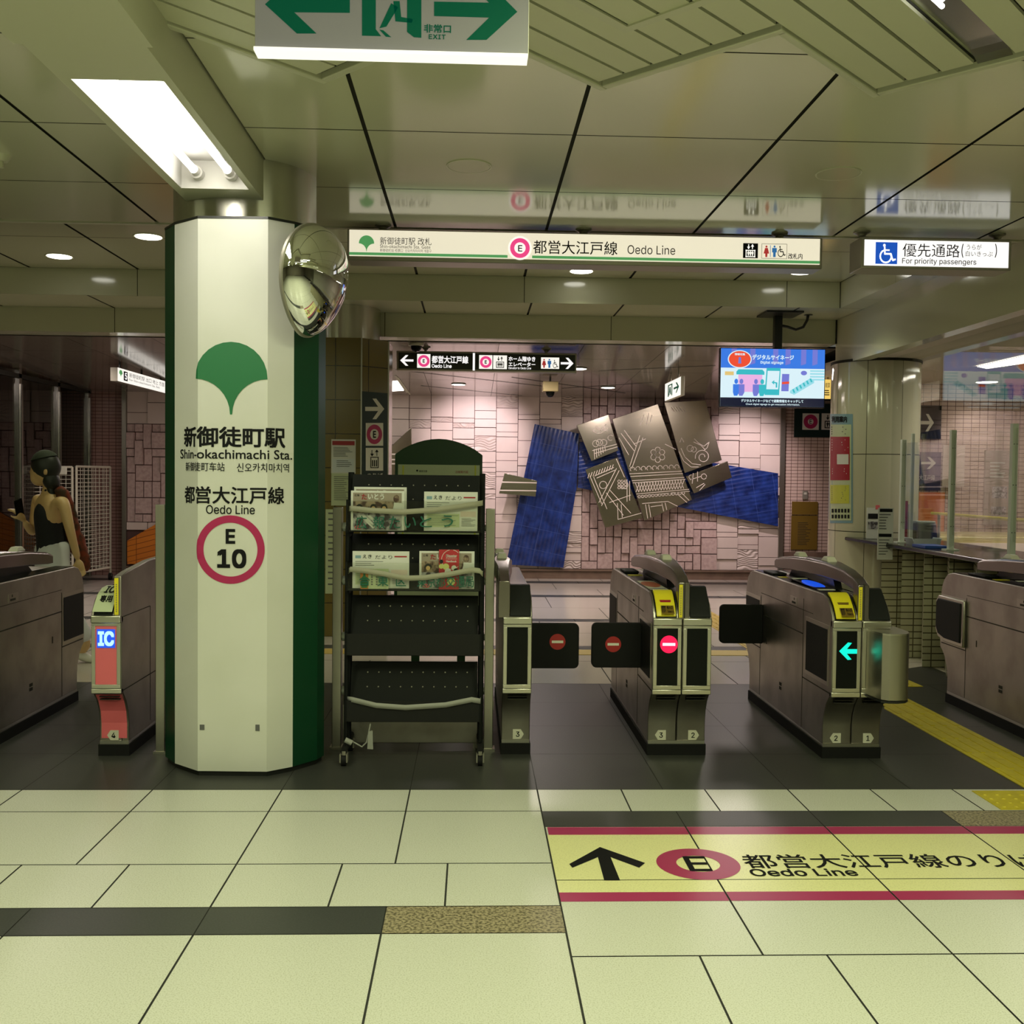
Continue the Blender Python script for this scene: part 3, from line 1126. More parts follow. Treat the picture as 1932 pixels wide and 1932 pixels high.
def courses(x0, x1, z0, z1):
    n = max(1, round((x1 - x0) / .305))
    w = (x1 - x0) / n
    for i in range(n):
        z = z0
        while z < z1 - .02:
            h = random.choice([.07, .12, .16, .22, .30, .24])
            if z1 - (z + h) < .06:
                h = z1 - z
            blk('pink_wave' if random.random() < .17 else 'pink_block', x0 + i * w, x0 + (i + 1) * w, z, z + h, random.choice([.005, .01, .018, .03, .04]), .004)
            z += h


basket(BX0, BX1, zb, zw1, .068)
basket(XA0, LX1 + .6, zl0, zl1, .06)
courses(XA0, LX1 + .6, zl1, zw1)
courses(LX1 + .6, BX0, zb, zw1)
courses(BX1, XA1, zb, zw1)
courses(XA0, LX1 + .6, at(280, 1000, YW).z, zl0)
for m, bb in rb.items():
    ob({'pink_block': 'wall_back_relief', 'pink_wave': 'wall_back_relief_wavy', 'pink_rough': 'wall_back_relief_basket'}[m], bb, m, kind='structure')
box('wall_back_core', 'joint_dark', None, XA0, XA1, YW + .0, YW + .09, zb, zw1 + .05, kind='structure')

# closing walls out of view and the hall behind the camera
for nm, a in (('wall_left', (-8.6, -8.5, -5, 15)), ('wall_right', (8.5, 8.6, -5, 15)), ('wall_front', (-8.6, 8.6, -5.1, -5))):
    box(nm, 'hall_wall', None, *a, 0, 3.3, kind='structure')

# ------------------------------------------------------------------ glass front of the dark rooms on the far left
XG = -5.42
for k, (px, nm) in enumerate(((35, 'a'), (108, 'b'), (165, 'c'))):
    pass
posts = [onx(px, 900, XG).y for px in (35, 108, 165)]
posts = [posts[0] - 2.2, posts[0] - 1.1] + posts
for k, (ya, yb) in enumerate(zip(posts[:-1], posts[1:])):
    g = NB()
    bx(g, XG - .006, XG + .006, ya + .03, yb - .03, .05, far_z(min(yb, 14.7)) - .02)
    o = ob('window_%d' % (k + 1), g, 'glass_dark', kind='structure')
for k, yy in enumerate(posts):
    g = NB()
    bx(g, XG - .05, XG + .03, yy - .035, yy + .035, 0, far_z(max(10.06, min(yy, 14.7))) - .005)
    bx(g, XG + .03, XG + .05, yy - .02, yy + .02, 0, 2.5)
    ob('trim_window_%d' % (k + 1), g, 'mullion', kind='structure')
box('trim_8', 'line_dark', None, XG - .05, XG + .03, posts[0], YW, 2.57, 2.62, kind='structure')
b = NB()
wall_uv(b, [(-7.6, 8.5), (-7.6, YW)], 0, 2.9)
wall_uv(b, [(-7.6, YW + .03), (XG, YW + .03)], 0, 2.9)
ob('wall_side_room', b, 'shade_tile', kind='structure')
c = onx(62, 900, XG - .35)
b = NB()
tube(b, [(c.x, c.y, 0), (c.x, c.y, 2.75)], .075, 20)
tag(ob('pipe', b, 'pipe_cream'), 'pale vertical pipe behind the dark glass at far left', 'pipe')
# ================================================================== wrap-around station board on the column
bp = [onz(*p, .02) for p in ((312, 1429), (330, 1442), (373, 1456.5), (503, 1458), (552, 1448.5), (598, 1435), (611, 1427))]
bp = [(p.x, p.y) for p in bp]
bp.append((bp[-1][0] - .012, bp[-1][1] + .07))
bp.insert(0, (bp[0][0] + .004, bp[0][1] + .06))
ZB0, ZB1 = .025, 2.668
root = thing('station_board', 'tall white and green wrap-around station name board on the round steel column', 'sign', (CX, 5.0, 0))


def inset(pts, d):
    out = []
    for i, p in enumerate(pts):
        a = Vector(pts[max(i - 1, 0)])
        c_ = Vector(pts[min(i + 1, len(pts) - 1)])
        t_ = (c_ - a).normalized()
        out.append((p[0] - t_.y * d, p[1] + t_.x * d))
    return out


bi = inset(bp, .018)


def shell(i0, i1, z0, z1):
    b = NB()
    prism(b, bp[i0:i1 + 1] + bi[i0:i1 + 1][::-1], 'z', z0, z1)
    return b


ob('green_panel', shell(0, 2, ZB0, ZB1), 'deep_green', root, sharp=10)
wp = ob('white_panel', shell(2, 5, ZB0, ZB1), 'white_board', root, sharp=10)
ob('green_panel', shell(5, 8, ZB0, ZB1), 'deep_green', root, sharp=10)
b = NB()
prism(b, inset(bp, -.002) + inset(bp, .03)[::-1], 'z', ZB1, ZB1 + .012)
ob('top_trim', b, 'black_plastic', root)
b = NB()
prism(b, inset(bp, .012) + inset(bp, .035)[::-1], 'z', 0, ZB0)
ob('base_strip', b, 'black_plastic', root)
fac = bp[2:6]
fl = [math.dist(a, c_) for a, c_ in zip(fac[:-1], fac[1:])]
fcut = [fl[0], fl[0] + fl[1]]


def fu(px, py):
    v = ray(px, py)
    s = 0
    best = None
    for k, (a, c_) in enumerate(zip(fac[:-1], fac[1:])):
        dx, dy = c_[0] - a[0], c_[1] - a[1]
        det = v.x * (-dy) + v.y * dx
        lam = (a[0] * (-dy) + a[1] * dx) / det
        tt = ((lam * v.x - a[0]) * dx + (lam * v.y - a[1]) * dy) / (dx * dx + dy * dy)
        if (-.02 if k else -9) <= tt <= (1.02 if k < 2 else 9):
            best = (s + min(max(tt, -1), 2) * fl[k], CAMH + lam * v.z)
            if tt <= 1:
                return best
        s += fl[k]
    return best


def fxy(u, off=.002):
    s = u
    for k in range(3):
        if s <= fl[k] or k == 2:
            a, c_ = Vector(fac[k]), Vector(fac[k + 1])
            t_ = (c_ - a).normalized()
            p = a + t_ * s
            return p.x + t_.y * off, p.y - t_.x * off
        s -= fl[k]


def ftext(body, px, m, bold=0.0, gap=1.0):
    cx, cy = (px[0] + px[2]) / 2, (px[1] + px[3]) / 2
    u0, u1 = fu(px[0], cy)[0], fu(px[2], cy)[0]
    z1, z0 = fu(cx, px[1])[1], fu(cx, px[3])[1]

    def fn(u, v):
        x, y = fxy(u0 + u * (u1 - u0))
        return Vector((x, y, z0 + v * (z1 - z0)))
    return text(wp, body, fn, m, bold, gap, cuts=[(c_ - u0) / (u1 - u0) for c_ in fcut])


def fshape(loops, m, name):
    b = NB()
    for lp in loops:
        b.faces.new([b.verts.new((u, z, 0)) for u, z in lp])
    bmesh.ops.triangulate(b, faces=b.faces[:])
    for c_ in fcut:
        bmesh.ops.bisect_plane(b, geom=b.verts[:] + b.edges[:] + b.faces[:], plane_co=(c_, 0, 0), plane_no=(1, 0, 0))
    for v in b.verts:
        x, y = fxy(v.co.x)
        v.co = Vector((x, y, v.co.y))
    return ob(name, b, m, wp)


ftext('新御徒町駅', (348, 805, 538, 844), 'ink', .022)
ftext('Shin-okachimachi Sta.', (341, 848, 551, 866), 'ink', .012)
ftext('新御徒町车站', (351, 872, 424, 889), 'ink', .004)
ftext('신오카치마치역', (447, 874, 545, 891), 'ink', .004)
ftext('都営大江戸線', (349, 918, 536, 951), 'ink', .016)
ftext('Oedo Line', (389, 953, 481, 970), 'ink', .010)
ftext('E', (426, 998, 444, 1026), 'ink', .05)
ftext('10', (410, 1036, 465, 1072), 'ink', .05)
u0, z1_ = fu(370, 645)[0], fu(437, 645)[1]
u1, z0_ = fu(505, 700)[0], fu(437, 782)[1]
u0 = fu(370, 700)[0]
fshape([[(u0 + a * (u1 - u0), z0_ + c_ * (z1_ - z0_)) for a, c_ in leaf_pts()]], 'emblem_green', 'leaf_emblem')
uc, zc = fu(435, 1037)
k5 = 5.0 / F
loops = []
for k in range(64):
    a, c_ = 2 * math.pi * k / 64, 2 * math.pi * (k + 1) / 64
    r0, r1 = 50 * k5, 63.5 * k5
    loops.append([(uc + r0 * math.cos(a), zc + r0 * math.sin(a)), (uc + r1 * math.cos(a), zc + r1 * math.sin(a)), (uc + r1 * math.cos(c_), zc + r1 * math.sin(c_)), (uc + r0 * math.cos(c_), zc + r0 * math.sin(c_))])
fshape(loops, 'magenta', 'ring')
# tape scraps near the foot
for q in ((377, 1367, 386, 1377), (482, 1367, 490, 1379)):
    a, z_ = fu(q[0], q[3])
    c_, z2_ = fu(q[2], q[1])
    fshape([[(a, z_), (c_, z_), (c_, z2_), (a, z2_)]], 'ink_grey', 'tape_scrap')

# convex mirror
mc = at(590, 528, 4.90)
root = thing('convex_mirror', 'egg shaped convex safety mirror fixed to the white and green board', 'mirror', mc)
n_ = Vector((.85, -.50, -.14)).normalized()
t_ = Vector((0, 0, 1)).cross(n_).normalized()
up_ = n_.cross(t_).normalized()
b = NB()
NR, NS = 22, 56


def egg(rho, th, h):
    sn = math.sin(th)
    a, bb = .215 * (1 + .13 * sn) * (1 - (.16 * sn * sn if sn < 0 else 0)), .252
    return mc + t_ * (a * rho * math.cos(th)) + up_ * (bb * rho * math.sin(th) * (1 if math.sin(th) > 0 else 1.05)) + n_ * h


rings = []
for i in range(1, NR + 1):
    rho = math.sin(math.pi / 2 * i / NR)
    rings.append([b.verts.new(egg(rho, 2 * math.pi * k / NS, .125 * math.sqrt(max(0, 1 - rho * rho)))) for k in range(NS)])
c0 = b.verts.new(egg(0, 0, .125))
for k in range(NS):
    b.faces.new((c0, rings[0][k], rings[0][(k + 1) % NS]))
for i in range(NR - 1):
    for k in range(NS):
        b.faces.new((rings[i][k], rings[i + 1][k], rings[i + 1][(k + 1) % NS], rings[i][(k + 1) % NS]))
ob('mirror_dome', b, 'mirror', root, sharp=80)
b = NB()
prof = [(1.0, .004), (1.03, .0), (1.03, -.014), (.94, -.03), (.5, -.045)]
rr = [[b.verts.new(egg(r_, 2 * math.pi * k / NS, h)) for k in range(NS)] for r_, h in prof]
for i in range(len(rr) - 1):
    for k in range(NS):
        b.faces.new((rr[i][k], rr[i][(k + 1) % NS], rr[i + 1][(k + 1) % NS], rr[i + 1][k]))
b.faces.new(rr[-1])
ob('mirror_rim', b, 'sign_grey', root)
b = NB()
uA, zA = fu(529, 479)
uB, zB_ = fu(551, 536)
cs = []
for off in (.001, .006):
    for u_, z_ in ((uA, zB_), (uB, zB_), (uB, zA), (uA, zA)):
        x, y = fxy(u_, off)
        cs.append(b.verts.new((x, y, z_)))
for f in ((0, 1, 2, 3), (4, 5, 6, 7), (0, 1, 5, 4), (1, 2, 6, 5), (2, 3, 7, 6), (3, 0, 4, 7)):
    b.faces.new([cs[i] for i in f])
ob('wall_plate', b, 'sign_grey', root)
b = NB()
x, y = fxy((uA + uB) / 2, .005)
tube(b, [(x, y, (zA + zB_) / 2), Vector((x, y, (zA + zB_) / 2)) + Vector((.05, -.05, 0)), mc - n_ * .04], .012, 10)
ob('bracket_arm', b, 'sign_grey', root)

# ================================================================== hanging signs
def lightbox(root, X0, X1, Y0, Y1, z0, z1, m='sign_grey'):
    return box('housing', m, root, X0, X1, Y0, Y1, z0, z1, .006)


def hanger(root, x, y, z0, z1, m='sign_grey'):
    b = NB()
    lathe(b, (x, y, z1), [(.05, 0), (.05, -.008), (.028, -.018), (.022, -.03)], 20)
    tube(b, [(x, y, z1 - .02), (x, y, z0)], .014, 10)
    return ob('hanger', b, m, root)


YS = 6.30
root = thing('hanging_sign', 'long backlit Oedo Line sign hanging from the ceiling over the gates', 'sign', (.68, 6.38, 2.77))
xs0, xs1 = at(655, 470, YS).x, at(1552, 470, YS).x
zt, zbm = 2.955, 2.765
lightbox(root, xs0, xs1, YS + .003, YS + .175, zbm, zt)
for p in ((722, 423), (1103, 429), (1480, 433)):
    c = onz(*p, Z0)
    hanger(root, c.x, YS + .09, zt - .005, Z0)
xl0, xl1 = at(659, 460, YS).x, at(1547, 470, YS).x
zl1_, zl0_ = at(1100, 442, YS).z, at(1100, 491, YS).z
fp = box('lit_panel', 'lit_cream', root, xl0, xl1, YS, YS + .01, zl0_, zl1_)
e = YS - .0015
zg = zl0_ + .006
rc = at(981, 468, e)
for a, c_ in ((xl0, rc.x - 23 * e / F), (rc.x + 23 * e / F, xl1)):
    box('green_line', 'lit_green', fp, a, c_, e, e + .001, zg, zg + .0165)
leaf(fp, (677, 444, 706, 474), e, 'lit_green')
ptext(fp, '新御徒町駅 改札', (717, 448, 814, 462), e, 'ink', .0)
ptext(fp, 'Shin-okachimachi Sta. Gate', (717, 462, 812, 468.5), e, 'ink_grey')
ptext(fp, '新御徒町站 检票口  신오카치마치역 개찰구', (717, 470, 814, 476), e, 'ink_grey')
pdisc(fp, (981, 468), 22, e + .0004, 'lit_softwhite', 'ring_ground')
pring(fp, (981, 468), 10.5, 18.5, e - .001, 'lit_pink')
ptext(fp, 'E', (977.5, 462.5, 985.5, 474.5), e - .001, 'ink', .02)
ptext(fp, '都営大江戸線', (1006, 454.5, 1165, 480), e, 'ink', .004)
ptext(fp, 'Oedo Line', (1184, 463, 1274, 480), e, 'ink', .0)
sq = prect('icon_ground', 'ink', fp, (1402, 459, 1430, 487), e, .001)
lift_icon(sq, (1407, 461, 1425, 485), e - .001, 'lit_softwhite')
b = NB()
x0, x1, z0, z1 = pbox(1437, 460, 1485, 488, e)
for a in ((x0, x1, z0, z0 + .002), (x0, x1, z1 - .002, z1), (x0, x0 + .002, z0, z1), (x1 - .002, x1, z0, z1)):
    bx(b, a[0], a[1], e, e + .001, a[2], a[3])
ob('icon_frame', b, 'ink_grey', fp)
b = NB()
x0, x1, z0, z1 = pbox(1439, 463, 1453, 485, e)
person_icon(b, (x0 + x1) / 2, z0, z1 - z0, e, True)
ob('woman_icon', b, 'pict_red', fp)
b = NB()
x0, x1, z0, z1 = pbox(1453, 463, 1467, 485, e)
bx(b, x0, x0 + .003, e, e + .001, z0, z1)
person_icon(b, (x0 + x1) / 2 + .004, z0, z1 - z0, e)
ob('man_icon', b, 'pict_blue', fp)
wheelchair(fp, (1467, 464, 1482, 484), e, 'ink_grey')
ptext(fp, '改札内', (1487, 478, 1514, 489), e, 'ink', .01)

YS = 6.20
root = thing('hanging_sign', 'short backlit wheelchair priority passage sign hanging right of the Oedo Line sign', 'sign', (2.8, 6.3, 2.74))
xs0, xs1 = at(1625, 480, YS).x, at(1909, 480, YS).x
zt, zbm = at(1766, 449, YS).z, at(1766, 508, YS).z
lightbox(root, xs0, xs1, YS + .003, YS + .2, zbm, zt)
for p in ((1628, 440), (1893, 440)):
    c = onz(*p, Z0)
    hanger(root, c.x - .02, YS + .11, zt - .005, Z0)
xl0, xl1 = at(1631, 480, YS).x, at(1903, 480, YS).x
zl1_, zl0_ = at(1766, 454.5, YS).z, at(1766, 503, YS).z
fp = box('lit_panel', 'lit_white', root, xl0, xl1, YS, YS + .01, zl0_, zl1_)
e = YS - .0015
sq = prect('icon_ground', 'wc_blue', fp, (1652, 457, 1693, 498), e, .001, )
wheelchair(sq, (1659, 460, 1690, 495), e - .001, 'lit_white')
ptext(fp, '優先通路', (1703, 460, 1811, 485), e, 'ink', .0)
ptext(fp, '(', (1814, 460, 1818, 486), e, 'ink')
ptext(fp, ')', (1877, 460, 1881, 486), e, 'ink')
ptext(fp, 'うらが', (1824, 461, 1852, 471), e, 'ink_grey')
ptext(fp, '白いきっぷ', (1822, 474, 1873, 484), e, 'ink_grey')
ptext(fp, 'For priority passengers', (1702, 488, 1842, 501), e, 'ink_grey', .006)

# emergency exit sign
YE = 3.0
root = thing('exit_sign', 'large emergency exit sign with green arrows hanging at the top', 'sign', (-.24, 3.03, 2.67))
x0, x1 = at(480, 60, YE).x, at(998, 70, YE).x
z0 = at(740, 104, YE).z
box('housing', 'off_white', root, x0, x1, YE + .003, YE + .05, z0 + .012, 2.985, .004)
box('hanger', 'off_white', root, -.45, -.40, YE + .01, YE + .04, 2.98, 3.0)
box('hanger', 'off_white', root, -.09, -.04, YE + .01, YE + .04, 2.98, 3.0)
fp = box('lit_panel', 'lit_exit', root, x0 + .002, x1 - .002, YE, YE + .006, z0 + .014, 2.98)
box('bottom_trim', 'lit_softwhite', root, x0, x1 - .003, YE - .012, YE + .05, z0, z0 + .010)
e = YE - .0012
ppoly('arrow', 'exit_green', fp, [(500, 8), (560, 63), (597, 63), (555, 23), (660, 24), (660, -6), (555, -7), (597, -47), (560, -47)], e, .001)
ppoly('arrow', 'exit_green', fp, [(976, 22), (880, 75), (918, 75), (922, 33), (819, 30), (819, 3), (922, 3), (918, -31), (880, -31)][0:1] + [(918, 75), (880, 75), (923, 33), (819, 30), (819, 3), (923, 5), (880, -36), (918, -36)], e, .001)
b = NB()
for pts in ([(683, -60), (709, -60), (709, 55), (719, 68), (683, 67)], [(768, -60), (795, -60), (795, 71), (781, 70), (768, 60)], [(683, -78), (795, -76), (795, -58), (683, -60)],
            [(738, 6), (751, 14), (729, 50), (716, 53)], [(742, 2), (754, 2), (757, 32), (779, 36), (777, 43), (746, 40)], [(716, 56), (723, 57), (738, 70), (728, 69)]):
    prism(b, [(at(p[0], p[1], e).x, at(p[0], p[1], e).z) for p in pts], 'y', e, e + .001)
ob('running_figure', b, 'exit_green', fp)
ptext(fp, '非常口', (800, 46, 851, 62), e, 'exit_green', .02)
ptext(fp, 'EXIT', (809, 65, 841, 74), e, 'exit_green', .03, 1.1)

# dark direction sign behind the gates
YS = 10.3
root = thing('hanging_sign', 'black backlit direction sign with white arrows hanging beyond the gates', 'sign', (.13, 10.36, 2.52))
x0, x1, z0, z1 = pbox(748, 662, 1088, 701, YS)
z0, z1 = at(918, 664, YS).z, at(918, 701, YS).z
z0, z1 = min(z0, z1), max(z0, z1)
lightbox(root, x0, x1, YS + .003, YS + .12, z0, z1)
for px in (803, 1031):
    hanger(root, at(px, 650, YS + .06).x, YS + .06, z1 - .004, far_z(YS))
fp = box('lit_panel', 'board_dark', root, x0 + .02, x1 - .015, YS, YS + .01, z0 + .018, z1 - .018)
e = YS - .0015
parrow(fp, (755, 670, 780, 690), e, 'lit_white')
parrow(fp, (1058, 675, 1082, 696), e, 'lit_white', True)
for q in ((787, 668, 812, 694), (904, 670, 929, 696), (930.5, 670.5, 956.5, 696.3), (1020.8, 674.5, 1055, 695.8)):
    prect('icon_ground', 'lit_softwhite', fp, q, e, .001)
for c in ((799.5, 681), (916.5, 683)):
    pring(fp, c, 6, 11, e - .001, 'lit_pink')
    ptext(fp, 'E', (c[0] - 2, c[1] - 3.5, c[0] + 2.2, c[1] + 3.5), e - .001, 'ink', .06)
lift_icon(fp, (936, 673, 951, 694), e - .001, 'ink_grey')
ptext(fp, '都営大江戸線', (814.5, 671.5, 883.5, 685.6), e, 'lit_white', .02)
ptext(fp, 'Oedo Line', (814.5, 687, 852, 694), e, 'lit_white', .02)
prect('divider', 'lit_white', fp, (892, 666, 896, 699), e, .001)
ptext(fp, 'ホーム階ゆき', (959.5, 672.6, 1010, 682), e, 'lit_white', .02)
ptext(fp, 'エレベーター', (959.5, 683.4, 1010, 691.4), e, 'lit_white', .02)
ptext(fp, 'Elevator to Oedo Line', (959.5, 692.4, 1002, 696.6), e, 'lit_white', .01)
b = NB()
x0, x1, zz0, zz1 = pbox(1022, 677, 1031, 694, e)
person_icon(b, (x0 + x1) / 2, zz0, zz1 - zz0, e - .001, True)
ob('woman_icon', b, 'pict_red', fp)
b = NB()
x0, x1, zz0, zz1 = pbox(1032, 677, 1041, 694, e)
person_icon(b, (x0 + x1) / 2, zz0, zz1 - zz0, e - .001)
ob('man_icon', b, 'pict_blue', fp)
wheelchair(fp, (1043, 679, 1053, 694), e - .001, 'ink_grey')

# small exit sign seen edge on
pA, pB = at(1258.5, 737, 12.3), at(1280.8, 727, 11.35)
root = thing('exit_sign', 'small green and white exit sign hanging sideways above the steel plaques', 'sign', (2.3, 11.8, 2.3))
X_ = (pA.x + pB.x) / 2
z0, z1 = at(1280, 746, 11.35).z, at(1280, 709, 11.35).z
box('housing', 'off_white', root, X_, X_ + .04, 11.35, 12.3, z0, z1, .004)
fp = box('lit_panel', 'lit_softwhite', root, X_ - .003, X_ + .001, 11.36, 12.29, z0 + .008, z1 - .008)
b = NB()
sx = lambda u, v: (X_ - .005, 12.28 - u * .92, z0 + .01 + v * (z1 - z0 - .02))
poly(b, [sx(.58 + .34 * a, .2 + .6 * c_) for a, c_ in [(1 - q[0], q[1]) for q in ARROW]])
for q in ((.2, .15, .27, .85), (.44, .15, .5, .85), (.2, .78, .5, .85)):
    poly(b, [sx(q[0], q[1]), sx(q[2], q[1]), sx(q[2], q[3]), sx(q[0], q[3])])
poly(b, [sx(.31, .7), sx(.38, .7), sx(.42, .25), sx(.36, .22), sx(.34, .4), sx(.30, .2), sx(.27, .22)])
ob('running_figure', b, 'exit_green', fp)
b = NB()
for y_ in (11.6, 12.05):
    tube(b, [(X_ + .02, y_, z1), (X_ + .02, y_, far_z(y_))], .012, 8)
tube(b, [(X_ + .02, 11.5, z1 + .12), (X_ + .02, 12.15, z1 + .12)], .01, 8)
ob('hanger', b, 'sign_grey', root)

# lit wayfinding sign at far left, receding
root = thing('hanging_sign', 'lit white sign with a green leaf and number 5 at far left, beside the column', 'sign', at(265, 715, 12.4))
qa, qb = at(222, 704, 11.6), at(318, 731, 13.4)
qa.z, qb.z = 2.555, 2.555
h_ = .075
dv = (qb - qa)
nv = Vector((dv.y, -dv.x, 0)).normalized()
b = NB()
v = [b.verts.new(p) for p in (qa + Vector((0, 0, -h_)), qb + Vector((0, 0, -h_)), qb + Vector((0, 0, h_)), qa + Vector((0, 0, h_)))]
v2 = [b.verts.new(x_.co - nv * .08) for x_ in v]
b.faces.new(v2)
for i in range(4):
    b.faces.new((v[i], v[(i + 1) % 4], v2[(i + 1) % 4], v2[i]))
ob('housing', b, 'sign_grey', root)
b = NB()
poly(b, [x_ for x_ in (qa + Vector((0, 0, -h_)), qb + Vector((0, 0, -h_)), qb + Vector((0, 0, h_)), qa + Vector((0, 0, h_)))])
fp = ob('lit_panel', b, 'lit_softwhite', root)


def gfn(u0, u1, v0, v1):
    return lambda u, v: qa + dv * (u0 + u * (u1 - u0)) + Vector((0, 0, h_ * (2 * (v0 + v * (v1 - v0)) - 1))) + nv * .003


f_ = gfn(.02, .08, .3, .88)
b = NB()
poly(b, [f_(u, v_) for u, v_ in leaf_pts(8)])
ob('leaf_emblem', b, 'lit_green', fp)
f_ = gfn(.10, .17, .15, .85)
b = NB()
poly(b, [f_(0, 0), f_(1, 0), f_(1, 1), f_(0, 1)])
sq = ob('icon_ground', b, 'ink', fp)
text(fp, '5', lambda u, v_: gfn(.12, .155, .25, .75)(u, v_) + nv * .002, 'lit_white', .02)
text(fp, '新御徒町駅 出口 地上 方面', gfn(.20, .9, .5, .85), 'ink_grey')
text(fp, 'For Shin-okachimachi Sta. Exit', gfn(.20, .8, .25, .42), 'ink_grey')
for k in (.1, .5, .9):
    b = NB()
    p = qa + dv * k - nv * .04
    tube(b, [(p.x, p.y, p.z + h_), (p.x, p.y, far_z(p.y))], .012, 8)
    ob('hanger', b, 'black_plastic', root)

# ================================================================== screen on a ceiling post
YT = 9.4
root = thing('television', 'wide information screen showing a blue and white picture, hung from the ceiling', 'screen', (2.76, YT + .05, 2.4))
TX0, TX1, TZ0, TZ1 = at(1358, 712, YT).x, at(1557, 714, YT).x, 2.128, 2.674
box('housing', 'black_gloss', root, TX0, TX1, YT + .002, YT + .06, TZ0, TZ1, .004)


def tq(u0, v0, u1, v1, m, name, lay=1):
    return box(name, m, scr, TX0 + .008 + u0 * (TX1 - TX0 - .016), TX0 + .008 + u1 * (TX1 - TX0 - .016), YT - .0008 * lay, YT - .0008 * lay + .0006, TZ1 - .008 - v1 * (TZ1 - TZ0 - .016), TZ1 - .008 - v0 * (TZ1 - TZ0 - .016))


def tp(u, v, lay=1):
    return Vector((TX0 + .008 + u * (TX1 - TX0 - .016), YT - .0008 * lay, TZ1 - .008 - v * (TZ1 - TZ0 - .016)))


def tpoly(pts, m, name, lay=2):
    b = NB()
    poly(b, [tp(u, v, lay) for u, v in pts])
    return ob(name, b, m, scr)


def ttext(body, u0, v0, u1, v1, m, bold=0.0):
    return text(scr, body, lambda u, v: tp(u0 + u * (u1 - u0), v1 + v * (v0 - v1), 4), m, bold)


scr = box('display', 'tv_white', root, TX0 + .008, TX1 - .008, YT, YT + .003, TZ0 + .008, TZ1 - .008)
tq(0, 0, 1, .335, 'tv_blue', 'picture_band')
tq(0, .85, 1, 1, 'tv_navy', 'caption_band')
for u in (.10, .28, .5, .62, .77, .88):
    tpoly([(u, 0), (u + .05, 0), (u + .05, .25), (u, .28)], 'tv_violet', 'picture_shape')
tpoly([(.18 + .115 * math.cos(a), .185 + .155 * math.sin(a)) for a in [2 * math.pi * k / 36 for k in range(36)]], 'tv_white', 'picture_shape', 3)
tpoly([(.18 + .105 * math.cos(a), .185 + .14 * math.sin(a)) for a in [2 * math.pi * k / 36 for k in range(36)]], 'tv_red', 'picture_shape', 4)
text(scr, '情報収集', lambda u, v: tp(.13 + u * .1, .12 - v * .04, 5), 'tv_white', .02)
tpoly([(.165, .26), (.195, .26), (.19, .15), (.17, .15)], 'tv_violet', 'picture_shape', 5)
ttext('デジタルサイネージ', .30, .10, .70, .19, 'tv_white', .03)
ttext('Digital signage', .38, .21, .60, .27, 'tv_white', .02)
ttext('デジタルサイネージなどで避難情報をキャッチして', .2, .875, .8, .93, 'tv_white', .02)
ttext('Check digital signage to get evacuation information.', .245, .945, .765, .985, 'tv_white', .01)
tpoly([(.15, .40), (.17, .36), (.40, .36), (.42, .40), (.42, .45), (.15, .45)], 'tv_teal', 'picture_shape')
tpoly([(.17, .45), (.40, .45), (.40, .75), (.17, .75)], 'tv_pink', 'picture_shape')
tpoly([(.04, .40), (.125, .40), (.125, .465), (.04, .465)], 'tv_yellow', 'picture_shape')
for u, m in ((.15, 'tv_blue'), (.20, 'tv_violet'), (.34, 'tv_violet'), (.40, 'tv_teal')):
    tpoly([(u - .03, .62), (u + .03, .62), (u + .03, .76), (u + .012, .94 - .12), (u - .02, .82), (u - .03, .76)], m, 'picture_shape', 3)
    tpoly([(u + .018 * math.cos(a), .57 + .045 * math.sin(a)) for a in [2 * math.pi * k / 16 for k in range(16)]], m, 'picture_shape', 3)
tpoly([(.44, .33), (.575, .33), (.565, .80), (.425, .80)], 'tv_teal', 'picture_shape', 3)
tpoly([(.45, .38), (.565, .38), (.555, .70), (.44, .70)], 'tv_white', 'picture_shape', 4)
tpoly([(.49, .58), (.515, .54), (.515, .57), (.545, .58), (.545, .67), (.53, .67), (.53, .60), (.515, .59), (.515, .62)], 'tv_teal', 'picture_shape', 5)
tpoly([(.59, .43), (.66, .43), (.655, .73), (.585, .73)], 'tv_violet', 'picture_shape', 3)
tpoly([(.59, .57), (.66, .56), (.66, .60), (.59, .61)], 'tv_red', 'picture_shape', 4)
tpoly([(.67, .72), (.86, .50), (.90, .52), (.90, .58), (.71, .79), (.67, .76)], 'tv_lightteal', 'picture_shape', 3)
for k in range(6):
    tpoly([(.69 + .033 * k, .70 - .038 * k), (.705 + .033 * k, .69 - .038 * k), (.72 + .033 * k, .75 - .038 * k), (.705 + .033 * k, .76 - .038 * k)], 'tv_teal', 'picture_shape', 4)
for k in range(4):
    tpoly([(.86, .36 + .05 * k), (1, .36 + .05 * k), (1, .385 + .05 * k), (.86, .385 + .05 * k)], 'tv_lightteal', 'picture_shape', 3)
tpoly([(.80 + .03 * math.cos(a), .41 + .04 * math.sin(a)) for a in [2 * math.pi * k / 16 for k in range(16)]], 'tv_violet', 'picture_shape', 4)
pc = onz(1449, 603, ZU)
b = NB()
bx(b, pc.x - .035, pc.x + .035, YT + .06, YT + .125, TZ1 - .15, ZU)
ob('mount_post', b, 'black_plastic', root)
box('mount_plate', 'black_plastic', root, pc.x - .17, pc.x + .17, 9.26, 9.60, ZU - .018, ZU - .001)
b = NB()
x_ = pc.x
tube(b, [(x_ + .03, YT + .09, ZU - .105), (x_ + .09, YT + .09, ZU - .115), (x_ + .17, YT + .09, ZU - .14), (x_ + .24, YT + .09, ZU - .115), (x_ + .275, YT + .09, ZU - .05), (x_ + .285, YT + .09, ZU)], .013, 10)
lathe(b, (x_ + .285, YT + .09, ZU), [(.04, -.005), (.04, 0)], 16)
ob('cable', b, 'black_plastic', root)

